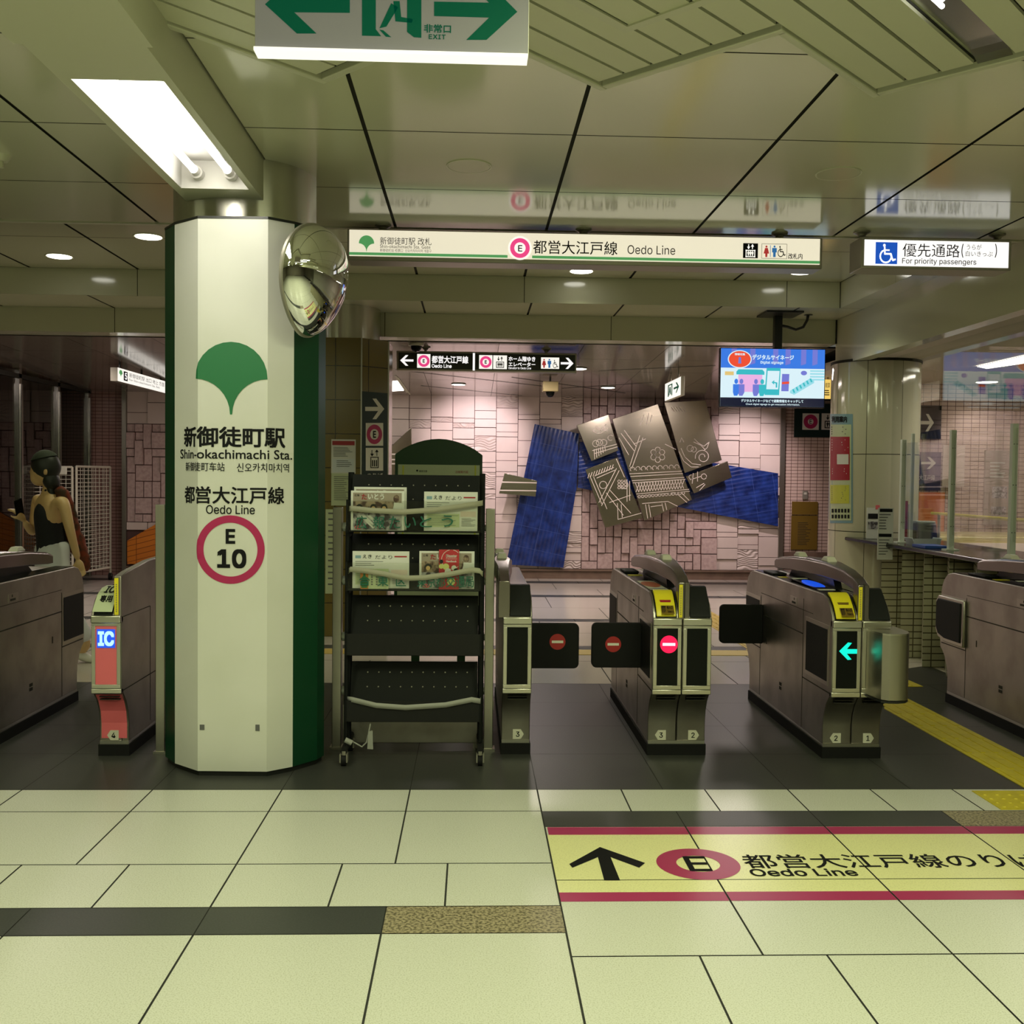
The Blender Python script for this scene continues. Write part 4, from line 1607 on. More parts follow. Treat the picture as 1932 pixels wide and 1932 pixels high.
# cameras
c = at(1038, 730, 12.6)
root = thing('security_camera', 'beige boxed dome camera hanging below the black direction sign', 'camera', c)
box('housing', 'beige_case', root, c.x - .095, c.x + .095, 12.5, 12.7, c.z - .06, c.z + .06, .01)
b = NB()
lathe(b, (c.x, 12.6, c.z - .06), [(.005, -.065), (.03, -.06), (.048, -.04), (.055, -.01), (.055, 0)], 24)
ob('dome', b, 'black_gloss', root)
b = NB()
tube(b, [(c.x, 12.6, c.z + .06), (c.x, 12.6, far_z(12.6))], .012, 8)
ob('hanger', b, 'black_plastic', root)
c = at(785, 652, 10.12)
root = thing('security_camera', 'small black dome camera above the left end of the black sign', 'camera', (c.x, 10.15, c.z))
b = NB()
lathe(b, (c.x, 10.15, c.z), [(.005, -.06), (.03, -.055), (.05, -.03), (.055, 0)], 20)
ob('dome', b, 'black_gloss', root)
b = NB()
lathe(b, (c.x, 10.15, c.z), [(.075, 0), (.075, far_z(10.15) - c.z)], 20)
ob('housing', b, 'off_white', root)

# ================================================================== wall art
def slab(name, m, pts, Y, t, parent=None):
    b = NB()
    prism(b, [(at(*p, Y).x, at(*p, Y).z) for p in pts], 'y', Y, Y + t)
    return b


def blue_mat(name, direction):
    m = mat(name, (0.018, 0.05, 0.27), 0.22, noise=(7, (0.006, 0.016, 0.10), 3, 0.32, 0.68), spec=0.6)
    nt = m.node_tree
    bs = nt.nodes['Principled BSDF']
    tc = nt.nodes.new('ShaderNodeTexCoord')
    mp = nt.nodes.new('ShaderNodeMapping')
    mp.inputs['Rotation'].default_value = (R(90), 0, 0) if False else (0, 0, 0)
    sep = nt.nodes.new('ShaderNodeSeparateXYZ')
    nt.links.new(tc.outputs['Object'], sep.inputs[0])
    cmb = nt.nodes.new('ShaderNodeCombineXYZ')
    nt.links.new(sep.outputs['X'], cmb.inputs['X'])
    nt.links.new(sep.outputs['Z'], cmb.inputs['Y'])
    nt.links.new(cmb.outputs[0], mp.inputs[0])
    mp.inputs['Rotation'].default_value = (0, 0, R(direction))
    br = nt.nodes.new('ShaderNodeTexBrick')
    br.offset = 0.0
    br.inputs['Scale'].default_value = 1
    br.inputs['Brick Width'].default_value = .26
    br.inputs['Row Height'].default_value = .30
    br.inputs['Mortar Size'].default_value = .004
    nt.links.new(mp.outputs[0], br.inputs['Vector'])
    wv = nt.nodes.new('ShaderNodeTexWave')
    wv.bands_direction = 'X'
    wv.inputs['Scale'].default_value = 5.5
    wv.inputs['Distortion'].default_value = 1.2
    nt.links.new(mp.outputs[0], wv.inputs['Vector'])
    ad = nt.nodes.new('ShaderNodeMath')
    ad.operation = 'SUBTRACT'
    nt.links.new(wv.outputs['Fac'], ad.inputs[0])
    nt.links.new(br.outputs['Fac'], ad.inputs[1])
    bp_ = nt.nodes.new('ShaderNodeBump')
    bp_.inputs['Strength'].default_value = .5
    bp_.inputs['Distance'].default_value = .008
    nt.links.new(ad.outputs[0], bp_.inputs['Height'])
    nt.links.new(bp_.outputs['Normal'], bs.inputs['Normal'])
    mx = nt.nodes.new('ShaderNodeMix')
    mx.data_type = 'RGBA'
    src = [l.from_socket for l in nt.links if l.to_socket == bs.inputs['Base Color']][0]
    nt.links.new(br.outputs['Fac'], mx.inputs[0])
    nt.links.new(src, mx.inputs[6])
    mx.inputs[7].default_value = (.035, .07, .28, 1)
    nt.links.new(mx.outputs[2], bs.inputs['Base Color'])
    return name


blue_mat('blue_glaze', 12)
blue_mat('blue_glaze_flat', -10 + 90)
YB = 14.585
tag(ob('tile_relief', slab('a', 0, [(1009, 800), (1092, 818), (1088, 919), (1063, 1071), (955, 1065)], YB, .04), 'blue_glaze'), 'blue glazed upright tile band on the pink wall, left of the steel plaques', 'wall art', 'blue glazed tile bands')
tag(ob('tile_relief', slab('a', 0, [(1093.5, 833), (1130, 838), (1468, 893), (1468, 993), (1090, 920)], YB - .003, .04), 'blue_glaze_flat'), 'blue glazed sloping tile band behind and right of the steel plaques', 'wall art', 'blue glazed tile bands')
b = NB()
uvp = [(240, 1020), (330, 968), (330, 1064), (240, 1064)]
uv = b.loops.layers.uv.verify()
pts3 = [at(*p, 14.58) for p in uvp]
f = poly(b, pts3)
for lp in f.loops:
    c_ = lp.vert.co
    a_ = R(18)
    lp[uv].uv = (c_.x * math.cos(a_) + c_.z * math.sin(a_) * 0 + c_.z * .0, c_.z - c_.x * math.tan(R(15)))
rr_ = bmesh.ops.extrude_face_region(b, geom=[f])
for v_ in [g_ for g_ in rr_['geom'] if isinstance(g_, bmesh.types.BMVert)]:
    v_.co.y += .04
tag(ob('tile_relief', b, 'orange_art'), 'orange sloped tile panel low on the wall, left of the white column board', 'wall art')


def rib(b, pts, w, Y):
    for p, q in zip(pts[:-1], pts[1:]):
        P_, Q_ = at(*p, Y), at(*q, Y)
        d = (Q_ - P_)
        d.y = 0
        if d.length < 1e-5:
            continue
        n = Vector((-d.z, 0, d.x)).normalized() * w
        e_ = d.normalized() * w * .7
        poly(b, [P_ + n - e_, P_ - n - e_, Q_ - n + e_, Q_ + n + e_])


YP = 14.38
PL = [
    ('upper left steel plaque engraved with a small bird figure and tassels', [(1088, 802.5), (1148, 782), (1167, 850), (1116, 870)]),
    ('largest central steel plaque engraved with a seven circle crest', [(1155, 791), (1241, 762), (1306, 943), (1216, 982.6)]),
    ('upper right steel plaque engraved with a spiral scroll', [(1253, 759), (1331, 755), (1362, 868), (1292, 892.5)]),
    ('small lower right steel plaque over the blue tile band', [(1294, 899), (1372.6, 870), (1381, 901), (1309.5, 931)]),
    ('lower left steel plaque engraved with slanted beams', [(1104.5, 886), (1165.6, 862.5), (1213, 977), (1142, 996)]),
    ('plain grey steel plaque to the left, across the blue upright band', [(952, 892.5), (1013.5, 907), (1010.5, 937), (941.6, 931)]),
    ('grey angular steel plaque behind the green map board', [(737, 843), (776, 806), (779, 900), (737, 904)]),
]
plq = []
for k, (lb, pts) in enumerate(PL):
    root = thing('steel_plaque', lb, 'wall art', at(sum(p[0] for p in pts) / 4, sum(p[1] for p in pts) / 4, YP + .03), 'engraved steel plaques on the relief wall')
    body = ob('plate', slab('p', 0, pts, YP - .012 * (k % 3), .05), 'art_steel', root, .004)
    cx_, cy_ = sum(p[0] for p in pts) / 4, sum(p[1] for p in pts) / 4
    c_ = at(cx_, cy_, YP)
    box('bracket', 'black_plastic', root, c_.x - .1, c_.x + .1, YP + .03, 14.692 if k == 6 else 14.60 if k == 5 else 14.578, c_.z - .1, c_.z + .1)
    plq.append((body, YP - .012 * (k % 3) - .003))


def arcp(cx, cy, r, a0, a1, n=12, sq=1.0):
    return [(cx + r * math.cos(R(a0 + (a1 - a0) * i / n)), cy - sq * r * math.sin(R(a0 + (a1 - a0) * i / n))) for i in range(n + 1)]


def engrave(k, strokes, w=.0042):
    b = NB()
    for s in strokes:
        rib(b, s, w, plq[k][1])
    return ob('engraving', b, 'engraving', plq[k][0])


# upper left: bird and cords
st = [[(1120, 812), (1126, 806), (1133, 812), (1143, 801), (1139, 811), (1146, 813)], [(1119, 813), (1126, 818), (1134, 817), (1147, 808)], arcp(1131, 835, 6, 0, 360), arcp(1139, 835, 6, 0, 360), arcp(1124, 837, 6, 0, 360), [(1118, 850), (1164, 838)], [(1121, 856), (1165, 843)]]
st += [[(1121 + 4 * i, 848 - 1.2 * i), (1122 + 4 * i, 866 - 3 * i)] for i in range(6)] + [arcp(1152, 826, 5, 40, 300)]
engrave(0, st)
st = [arcp(1241 + 9.5 * math.cos(R(60 * i + 30)), 858 - 9.5 * math.sin(R(60 * i + 30)), 5, 0, 360, 10) for i in range(6)] + [arcp(1241, 858, 5, 0, 360, 10)]
a1, a2 = (1188, 886), (1286, 881)
for dy in (0, 5, 13, 17, 38, 42):
    st.append([(1188 + dy * .35, 894 + dy), (1286 + dy * .36, 889 + dy * .9)])
for i in range(9):
    st.append(arcp(1193 + 10.5 * i, 885 - .5 * i, 4.2, -20, 230, 7))
for i in range(17):
    st.append([(1199 + 5.3 * i, 912 - .4 * i), (1205 + 5.3 * i, 928 - .4 * i)])
    st.append([(1206 + 5.3 * i, 912 - .4 * i), (1200 + 5.3 * i, 928 - .4 * i)])
for i in range(14):
    st.append(arcp(1206 + 6.4 * i, 937 - .5 * i, 2.6, 0, 360, 6))
st += [[(1212, 950), (1260, 946), (1278, 955)], [(1218, 952), (1222, 978)], [(1224, 952), (1228, 976)], [(1249, 950), (1252, 964)], [(1255, 949), (1258, 962)], [(1228, 956), (1250, 953)]]
st += [[(1207, 822), (1188, 880)], [(1213, 826), (1192, 884)], [(1172, 818), (1196, 850)], [(1178, 812), (1200, 842)], [(1168, 826), (1186, 858)], [(1215, 783), (1208, 802)], [(1224, 780), (1220, 800)], [(1230, 783), (1226, 798)], [(1196, 838), (1218, 828)], [(1255, 838), (1275, 848)], [(1286, 930), (1300, 944)], [(1278, 932), (1296, 948)]]
engrave(1, st)
sp = [(1326 + (4 + a / 45) * math.cos(R(a)) * .9, 862 - (4 + a / 45) * math.sin(R(a)) * .9) for a in range(0, 560, 24)]
st = [sp, [(1285, 846), (1292, 862), (1306, 875), (1322, 877)], [(1281, 852), (1290, 870), (1304, 881), (1318, 881)], arcp(1302, 846, 6, 0, 360), arcp(1309, 848, 5, 0, 360), [(1310, 828), (1318, 836), (1328, 842), (1338, 834)], [(1309, 834), (1322, 840), (1330, 848)], [(1338, 834), (1334, 845), (1328, 850)], [(1283, 834), (1286, 826), (1290, 834)]]
st += [[(1266 + 5 * i, 768), (1272 + 5 * i, 776)] for i in range(5)]
engrave(2, st)
engrave(3, [[(1308, 893), (1306, 912)], [(1316, 890), (1316, 908)], arcp(1328, 899, 5, 0, 330), [(1302, 905), (1322, 899)], [(1314, 920), (1328, 912)], [(1320, 925), (1330, 914)], arcp(1304, 900, 4, 90, 330)])
st = [[(1122, 898), (1158, 882)], [(1126, 902), (1160, 887)], [(1163, 884), (1130, 948)], [(1168, 888), (1135, 954)], [(1120, 900), (1145, 960)], [(1113, 898), (1135, 950)], [(1150, 924), (1190, 968)], [(1144, 930), (1176, 972)], [(1150, 948), (1190, 934)], arcp(1138, 915, 7, 0, 360), arcp(1178, 915, 7, 0, 360), [(1163, 866), (1178, 900)], [(1183, 905), (1183, 946)], [(1188, 908), (1188, 944)], [(1165, 950), (1166, 980), (1210, 968)], [(1172, 952), (1174, 976)]]
st += [[(1112 + 5 * i, 893 - 1.8 * i), (1109 + 5 * i, 902 - 1.8 * i)] for i in range(10)] + [arcp(1168 + 6 * (i % 3), 908 + 6 * (i // 3), 2.6, 0, 360, 6) for i in range(9)]
engrave(4, st)
engrave(5, [[(948, 909.5), (1012, 911)], [(944, 925), (1011, 926)]], .008)
engrave(6, [[(738, 857), (752, 857)], [(738, 867), (748, 867)], [(738, 875), (748, 875)]], .01)

# ------------------------------------------------------------------ right end of the far wall: sign and brass plate
YR = 14.77
root = thing('wall_sign', 'dark green wall sign with a pink ring and lift symbol, under the screen', 'sign', at(1536, 798, YR))
fp = prect('panel', 'sign_dark', root, (1499, 762, 1600, 825), YR - .01, .02)
e = YR - .012
sq = prect('icon_ground', 'white_paint', fp, (1514, 780, 1545, 811), e, .001)
pring(sq, (1529.5, 795.5), 5.5, 13.5, e - .001, 'magenta')
ptext(sq, 'E', (1527.3, 791.3, 1532, 799.7), e - .001, 'ink', .02)
sq = prect('icon_ground', 'white_paint', fp, (1550, 780, 1581, 811), e, .001)
lift_icon(sq, (1556, 783, 1575, 808), e - .001, 'ink')
root = thing('wall_plate', 'brass coloured plate with text low on the tiled wall', 'plaque', at(1518, 995, YR))
for q in ((1494.5, 946.5, 1543, 971), (1493, 973, 1542, 1037)):
    prect('plate', 'brass', root, q, YR - .004, .02)
prints(root, (1505, 986, 1530, 1030), YR - .006, 14, 'line_dark', .3)
root = thing('wall_socket', 'small grey switch plate above the brass plate', 'switch', at(1520, 935, YR))
prect('plate', 'sign_grey', root, (1514.5, 926, 1524.5, 942), YR - .006, .02, .003)
prect('button', 'off_white', root, (1517, 929, 1522, 933), YR - .009, .01)
root = thing('wall_sign', 'orange lit sign glimpsed between the screen and the round glossy column', 'sign', at(1562, 735, 10.6))
x0, x1, z0, z1 = pbox(1552, 716, 1574, 752, 11.0)
box('panel', 'lit_yellow', root, x0, x1, 11.0, 11.05, z0, z1)
ptext(root, '精算', (1557, 722, 1566, 732), 10.998, 'ink')
prints(root, (1556, 736, 1567, 748), 10.998, 3, 'ink')
b = NB()
tube(b, [((x0 + x1) / 2, 11.025, z1), ((x0 + x1) / 2, 11.025, far_z(11.0))], .012, 8)
ob('hanger', b, 'sign_grey', root)
# ================================================================== ticket gates
GW = .305
PROF = [(.115, .075), (.115, .17), (.102, .235), (.07, .295), (.03, .335), (0, .352), (0, .735), (.012, .765), (.045, .81), (.09, .845), (.15, .862), (1.50, .862), (1.57, .847), (1.62, .81), (1.648, .765), (1.66, .72), (1.66, .352), (1.63, .335), (1.59, .295), (1.558, .235), (1.545, .17), (1.545, .075)]


def lprism(name, m, root, pts, x0, x1, bevel=0):
    b = NB()
    prism(b, pts, 'x', x0, x1)
    return ob(name, b, m, root, bevel)


def toppath(y0, y1, off, n=0):
    """profile of the console top between y0 and y1 lifted by off"""
    src = PROF[6:13]

    def zi(y):
        for p, q in zip(src[:-1], src[1:]):
            if p[0] <= y <= q[0] and q[0] > p[0]:
                return p[1] + (q[1] - p[1]) * (y - p[0]) / (q[0] - p[0])
        return src[-1][1]
    top = [(y0, zi(y0) if y0 > 0 else src[0][1])] + [p for p in src if y0 < p[0] < y1] + [(y1, zi(y1))]
    up = [(y, z + off) for y, z in top]
    return up + [(y, z - .004) for y, z in reversed(top)]


def no_entry(parent, fn, r, lit=False):
    b = NB()
    ringp(b, fn, 0.0005, r, 40)
    d = ob('stop_disc', b, 'lit_red' if lit else 'red_sign', parent)
    b = NB()
    w, h = r * .72, r * .16
    P = [fn(-w, -h), fn(w, -h), fn(w, h), fn(-w, h)]
    off = (Vector(fn(0, 0)) - Vector(fn(0, 0)))
    poly(b, [(p[0], p[1] - .001, p[2]) for p in P])
    ob('stop_bar', b, 'lit_pinkwhite' if lit else 'white_paint', d)
    return d


def digit(root, ch, cx, z, left):
    b = NB()
    h, w = .026, .026
    pts = [(cx - w, z - h), (cx + w * .6, z - h), (cx + w * 1.25, z), (cx + w * .6, z + h), (cx - w, z + h)]
    if left:
        pts = [(2 * cx - p[0], p[1]) for p in pts]
    prism(b, pts, 'y', .1125, .1142)
    t_ = ob('number_tag', b, 'off_white', root)
    hw = .014 * glyphs(ch)[2]
    text(t_, ch, lambda u, v: Vector((cx - hw + u * 2 * hw, .1118, z - .014 + v * .028)), 'ink', .02)


def hood(root, xc, y0=.0, yend=1.32, m='hood_dark', wide=.072):
    secs = [(.0, .735, .925, .030), (.055, .735, .95, .030), (.07, .895, .957, .030), (.2, .915, .985, .036), (.45, .925, 1.005, .055), (.7, .925, 1.008, wide), (1.0, .915, .995, wide), (1.25, .90, .972, wide), (yend, .90, .955, wide)]
    b = NB()
    prev = None
    for y, zl, zh, w in secs:
        r_ = [b.verts.new((xc + sx * w, y, z)) for sx, z in ((-1, zl), (-1, zh - .012), (-.82, zh), (.82, zh), (1, zh - .012), (1, zl))]
        if prev:
            for i in range(6):
                b.faces.new((prev[i], prev[(i + 1) % 6], r_[(i + 1) % 6], r_[i]))
        else:
            b.faces.new(r_)
        prev = r_
    b.faces.new(prev[::-1])
    o = ob('hood', b, m, root, .003)
    lprism('hood_support', 'black_plastic', root, [(.35, .85), (1.2, .85), (1.1, .92), (.4, .93)], xc - .02, xc + .02)
    for y in (.52, 1.02):
        b = NB()
        z = 1.004 if y < .8 else .993
        b_ = [(xc - .03, y - .06), (xc + .03, y - .06), (xc + .03, y + .06), (xc - .03, y + .06)]
        t2 = [(xc - .022, y - .03), (xc + .022, y - .03), (xc + .022, y + .03), (xc - .022, y + .03)]
        A = [b.verts.new((*p, z)) for p in b_]
        T = [b.verts.new((*p, z + .028)) for p in t2]
        b.faces.new(T)
        b.faces.new(A[::-1])
        for i in range(4):
            b.faces.new((A[i], A[(i + 1) % 4], T[(i + 1) % 4], T[i]))
        ob('sensor_knob', b, 'off_white', root, .006)
    return o


def side_details(root, x, s, flap_front=False):
    """seams, key plates and flap pockets on the side at x, outward direction s"""
    b = NB()
    a0, a1 = sorted((x, x + s * .0012))
    for y0, y1, z0, z1 in ((.46, .464, .08, .80), (.46, 1.30, .600, .607), (1.30, 1.304, .08, .72), (.02, .46, .358, .364), (1.30, 1.64, .38, .386), (.30, 1.30, .735, .738)):
        bx(b, a0, a1, y0, y1, z0, z1)
    ob('panel_seams', b, 'line_dark', root)
    a0, a1 = sorted((x, x + s * .002))
    for y0, y1 in ((.07, .40), (1.33, 1.645)):
        b = NB()
        bx(b, a0, a1, y0 - .022, y1 + .01 if y0 > 1 else y1 + .022, .392, .708)
        fr = ob('flap_frame', b, 'steel', root, .0)
        b = NB()
        c0, c1 = sorted((x + s * .001, x + s * .0045))
        bx(b, c0, c1, y0, y1, .415, .685)
        ob('flap_pocket', b, 'pad_grey', root, .0)
    for y, z in ((.86, .24), (.86, .215)):
        bb = NB()
        bx(bb, a0, a1, y - .02, y + .02, z - .009, z + .009)
        ob('side_label', bb, 'line_dark', root)
    bb = NB()
    bx(bb, a0, a1, .58, .70, .745, .79)
    hd = ob('key_plate', bb, 'steel', root)
    bb = NB()
    c0, c1 = sorted((x, x + s * .003))
    bx(bb, c0, c1, .60, .665, .752, .764)
    bx(bb, c0, c1, .62, .63, .772, .786)
    ob('key_slot', bb, 'line_dark', hd)
    bb = NB()
    bx(bb, a0, a1, 1.16, 1.168, .43, .47)
    ob('side_slot', bb, 'line_dark', root)


def console_left(root, kind, x0, x1):
    """ticket side of a gate: black top, reader, ticket mouth"""
    lprism('console_top', 'black_gloss', root, toppath(0, 1.55, .004), x0 + .012, x1 - .004)
    if kind in ('red', 'green'):
        pr_ = [(-.005, .752), (.004, .775), (.036, .815), (.078, .852), (.105, .868), (.135, .874), (.135, .862), (.09, .845), (.045, .81), (.012, .765), (0, .748)]
        yb = lprism('ticket_mouth', 'yellow_plastic', root, pr_, x0 + .018, x1 - .010, .004)

        def sl(u, v, off=.003):
            # point on the sloped yellow face
            y, z = .012 + v * .066, .785 + v * .067
            return Vector((x0 + .018 + u * (x1 - x0 - .028), y - off * .7, z + off))
        b = NB()
        poly(b, [sl(.25, .42), sl(.78, .42), sl(.82, .62), sl(.22, .62)])
        ob('ticket_slot', b, 'poster_red' if kind == 'red' else 'brass', yb)
        b = NB()
        poly(b, [sl(.24, -.40, .006), sl(.90, -.40, .006), sl(.90, .22, .004), sl(.24, .22, .004)])
        lb = ob('ticket_label', b, 'brass', yb)
        text(lb, '投入口', lambda u, v: sl(.54 + u * .3, -.05 + v * .2, .0065), 'ink', .02)
        text(lb, 'Tickets in', lambda u, v: sl(.54 + u * .3, -.3 + v * .14, .008), 'ink', .01)
        b = NB()
        for q in ((.28, -.3, .32, .15), (.36, -.3, .39, .1), (.42, -.25, .45, .15), (.28, .08, .48, .15)):
            poly(b, [sl(q[0], q[1], .0075), sl(q[2], q[1], .0075), sl(q[2], q[3], .0065), sl(q[0], q[3], .0065)])
        ob('ticket_symbol', b, 'ink', lb)
    zt = .8675
    if kind == 'red':
        b = NB()
        poly(b, [(x0 + .016, .19, zt), (x1 - .012, .19, zt), (x1 - .012, .66, zt), (x0 + .016, .66, zt)])
        rd = ob('card_reader', b, 'off_white', root)
        b = NB()
        cx = (x0 + x1) / 2
        poly(b, [(cx + .05 * math.cos(2 * math.pi * k / 32), .46 + .15 * math.sin(2 * math.pi * k / 32), zt + .001) for k in range(32)])
        ob('reader_mark', b, 'orange_dark', rd)
        b = NB()
        bx(b, cx - .045, cx + .045, .225, .255, zt, zt + .001)
        ob('print', b, 'ink_grey', rd)
    if kind in ('green', 'ic'):
        y0 = .22 if kind == 'green' else .45
        b = NB()
        poly(b, [(x0 + .012, y0, zt), (x1 - .004, y0, zt), (x1 - .004, y0 + .62, zt + .02), (x0 + .012, y0 + .62, zt + .02)])
        rd = ob('card_reader', b, 'black_gloss', root)
        cx = (x0 + x1) / 2
        b = NB()
        poly(b, [(cx + .046 * math.cos(2 * math.pi * k / 32), y0 + .28 + .15 * math.sin(2 * math.pi * k / 32), zt + .0315 * (.45 + .24 * math.sin(2 * math.pi * k / 32)) - .003) for k in range(32)])
        ob('reader_mark', b, 'blue_lit', rd)
        b = NB()
        for yy in (.05, .51):
            bx(b, cx - .045, cx + .045, y0 + yy, y0 + yy + .035, zt + yy * .032, zt + yy * .032 + .002)
        ob('print', b, 'white_paint', rd)
    b = NB()
    bx(b, x0 + .02, x1 - .02, .99, 1.03, zt - .001, zt + .001)
    ob('yellow_line', b, 'yellow_plastic', root)
    b = NB()
    bx(b, x0 + .02, x1 - .02, 1.12, 1.34, zt - .001, zt + .012)
    ob('ticket_exit', b, 'pad_grey', root, .004)


def front(root, x0, x1, ch, left, panel='black_gloss'):
    xa, xb = x0 + .014, x1 - .014
    b = NB()
    for q in ((x0 + .003, x1 - .003, .372, .392), (x0 + .003, x1 - .003, .688, .702), (x0 + .003, xa + .008, .392, .688), (xb - .008, x1 - .003, .392, .688)):
        bx(b, q[0], q[1], -.006, .002, q[2], q[3])
    ob('front_frame', b, 'steel_light', root, .0015)
    pn = box('front_panel', panel, root, xa + .008, xb - .008, -.003, .002, .392, .688)
    box('front_band', 'steel_light', root, x0, x1, -.012, .03, .702, .742, .006)
    box('front_band', 'steel_light', root, x0, x1, -.004, .03, .345, .370, .003)
    b = NB()
    for z, d in ((.322, .06), (.306, .066)):
        bx(b, x0 + .03, x1 - .02, d - .035, d, z, z + .004)
    ob('vent_slots', b, 'line_dark', root)
    digit(root, ch, (x0 + x1) / 2 + (.012 if not left else -.004), .105, left)
    return pn


def plinth(root, x0, x1):
    box('plinth', 'rubber', root, x0 - .004, x1 + .004, .105, 1.555, 0, .058)
    box('plinth_strip', 'steel_light', root, x0 + .002, x1 - .002, .112, 1.548, .058, .076)


def flap(root, x, s, y, sign=None):
    x0, x1 = sorted((x, x + s * .275))
    b = NB()
    z0, z1, r = .418, .665, .028
    pts = []
    outer = x1 if s > 0 else x0
    inner = x0 if s > 0 else x1
    for cz, a0 in ((z0 + r, -90), (z1 - r, 0)):
        for k in range(6):
            a = R(a0 + 18 * k)
            pts.append((outer - s * r + s * r * math.cos(a), cz + r * math.sin(a)))
    pts += [(inner, z1), (inner, z0)]
    prism(b, pts, 'y', y, y + .035)
    f = ob('flap', b, 'rubber', root, .006)
    if sign:
        no_entry(f, lambda u, v: (x + s * sign[0] + u, y - .001, sign[1] + v), .0435)
    return f


def spine_strip(root, xc):
    box('yellow_strip', 'yellow_plastic', root, xc - .026, xc - .008, -.0035, .0, .745, .915)
    b = NB()
    for k in range(16):
        z = .76 + k * .009
        bx(b, xc - .020, xc - .014, -.0042, -.003, z, z + .0045)
    ob('print', b, 'ink_grey', root)
    box('spine_gap', 'line_dark', root, xc + .0, xc + .006, -.002, .02, .742, .93)


def gate_double(loc, label, kind, digits, ysc=1):
    root = thing('ticket_gate', label, 'ticket gate', loc, 'ticket gates in the row', local=True)
    lprism('body', 'steel_side', root, PROF, 0, .1505, .004)
    lprism('body', 'steel_side', root, PROF, .1545, GW, .004)
    plinth(root, 0, GW)
    pl = front(root, 0, .1505, digits[0], True)
    if kind != 'green':
        front(root, .1545, GW, digits[1], False)
    else:
        front(root, .1545, GW, digits[1], False)
    console_left(root, kind, 0, .128)
    lprism('exit_pad', 'pad_grey', root, [(-.004, .748), (.004, .765), (.118, .892), (.150, .896), (.17, .862), (.09, .845), (.045, .81), (.0, .742)], .190, GW - .006, .004)
    lprism('console_top', 'black_gloss', root, toppath(.17, 1.55, .004), .19, GW - .01)
    hood(root, .1585)
    spine_strip(root, .1585)
    side_details(root, 0, -1)
    if kind == 'red':
        no_entry(pl, lambda u, v: (.083 + u, -.0045, .606 + v), .0455, True)
    else:
        b = NB()
        prism(b, [(.036 + u * .098, .585 + (v - .5) * .09) for u, v in [(q[0], q[1]) for q in [(0, .5), (.46, 1.0), (.66, .97), (.40, .62), (1, .62), (1, .36), (.40, .36), (.66, .03), (.46, 0)]]], 'y', -.005, -.004)
        ob('arrow', b, 'lit_cyan', pl)
    return root


gA = gate_double((.933, 5.222, 0), 'stainless ticket gate lettered 3 and 2, red stop disc lit on its front', 'red', '32')
flap(gA, 0, -1, .345, (.157, .548))
gB = gate_double((1.848, 5.162, 0), 'stainless ticket gate lettered 2 and 1, green arrow lit on its front', 'green', '21')
flap(gB, 0, -1, 1.25)
# bulging wide-lane flap housing on its right half
out = [(.176, -.002), (.188, -.10), (.20, -.15), (.23, -.175), (.27, -.178), (.315, -.165), (.345, -.13), (.358, -.08), (.36, .10)]
b = NB()
prism(b, out + [(.345, .10), (.343, -.06), (.325, -.125), (.29, -.155), (.24, -.155), (.205, -.12), (.19, -.002)], 'z', .362, .698)
fh = ob('flap_housing', b, 'steel', gB, .006)
b = NB()
prism(b, out + [(.19, .10)], 'z', .352, .362)
ob('housing_base', b, 'black_plastic', fh)
b = NB()
prism(b, out + [(.19, .10)], 'z', .69, .70)
ob('housing_lid', b, 'steel_light', fh)

# single half gates
gL = thing('ticket_gate', 'narrow half ticket gate lettered 3 beside the magazine rack, flap across the lane', 'ticket gate', (.160, 5.238, 0), 'ticket gates in the row', local=True)
lprism('body', 'steel_side', gL, PROF, 0, .150, .004)
plinth(gL, 0, .150)
front(gL, 0, .150, '3', False)
lprism('exit_pad', 'pad_grey', gL, [(-.004, .748), (.004, .765), (.118, .892), (.150, .896), (.17, .862), (.09, .845), (.045, .81), (.0, .742)], .034, .144, .004)
lprism('console_top', 'black_gloss', gL, toppath(.17, 1.55, .004), .034, .144)
hood(gL, .005, wide=.03)
flap(gL, .15, 1, .30, (.157, .565))

gD = thing('ticket_gate', 'narrow ticket gate with a pink front, IC lit in blue, lettered 4', 'ticket gate', (-1.914, 5.204, 0), 'ticket gates in the row', local=True)
lprism('body', 'steel_side', gD, PROF, 0, .112, .004)
sp_ = [(.115, .075), (.115, .17), (.102, .235), (.07, .295), (.03, .335), (0, .352), (0, .94), (.1, .955), (.45, .985), (.8, .99), (1.2, .97), (1.6, .90), (1.66, .72), (1.66, .352), (1.545, .17), (1.545, .075)]
lprism('side_wall', 'steel_side', gD, sp_, .114, .150, .004)
plinth(gD, 0, .150)
pn = front(gD, 0, .150, '4', True, 'pink_film')
sq = box('lit_panel', 'blue_lit', pn, .030, .120, -.005, -.003, .578, .672)
text(sq, 'IC', lambda u, v: Vector((.036 + u * .080, -.0065, .587 + v * .076)), 'lit_iceblue', .06)
b = NB()
lo = [(y - .0015, z) for y, z in PROF[:5]]
for p, q in zip(lo[:-1], lo[1:]):
    poly(b, [(.010, p[0], max(p[1], .09)), (.140, p[0], max(p[1], .09)), (.140, q[0], q[1]), (.010, q[0], q[1])])
ob('pink_sheet', b, 'pink_film', gD)
console_left(gD, 'ic', 0, .112)
b = NB()
sl = [(-.006, .760), (.018, .79), (.065, .838), (.13, .866), (.2, .872)]
for p, q in zip(sl[:-1], sl[1:]):
    poly(b, [(.008, *p), (.106, *p), (.106, *q), (.008, *q)])
lb = ob('card_label', b, 'board_panel', gD)
text(lb, 'IC', lambda u, v: Vector((.035 + u * .05, .075 + v * .07, .848 + v * .026)), 'ink', .03)
text(lb, '専用', lambda u, v: Vector((.030 + u * .06, .028 + v * .035, .806 + v * .03)), 'ink', .03)
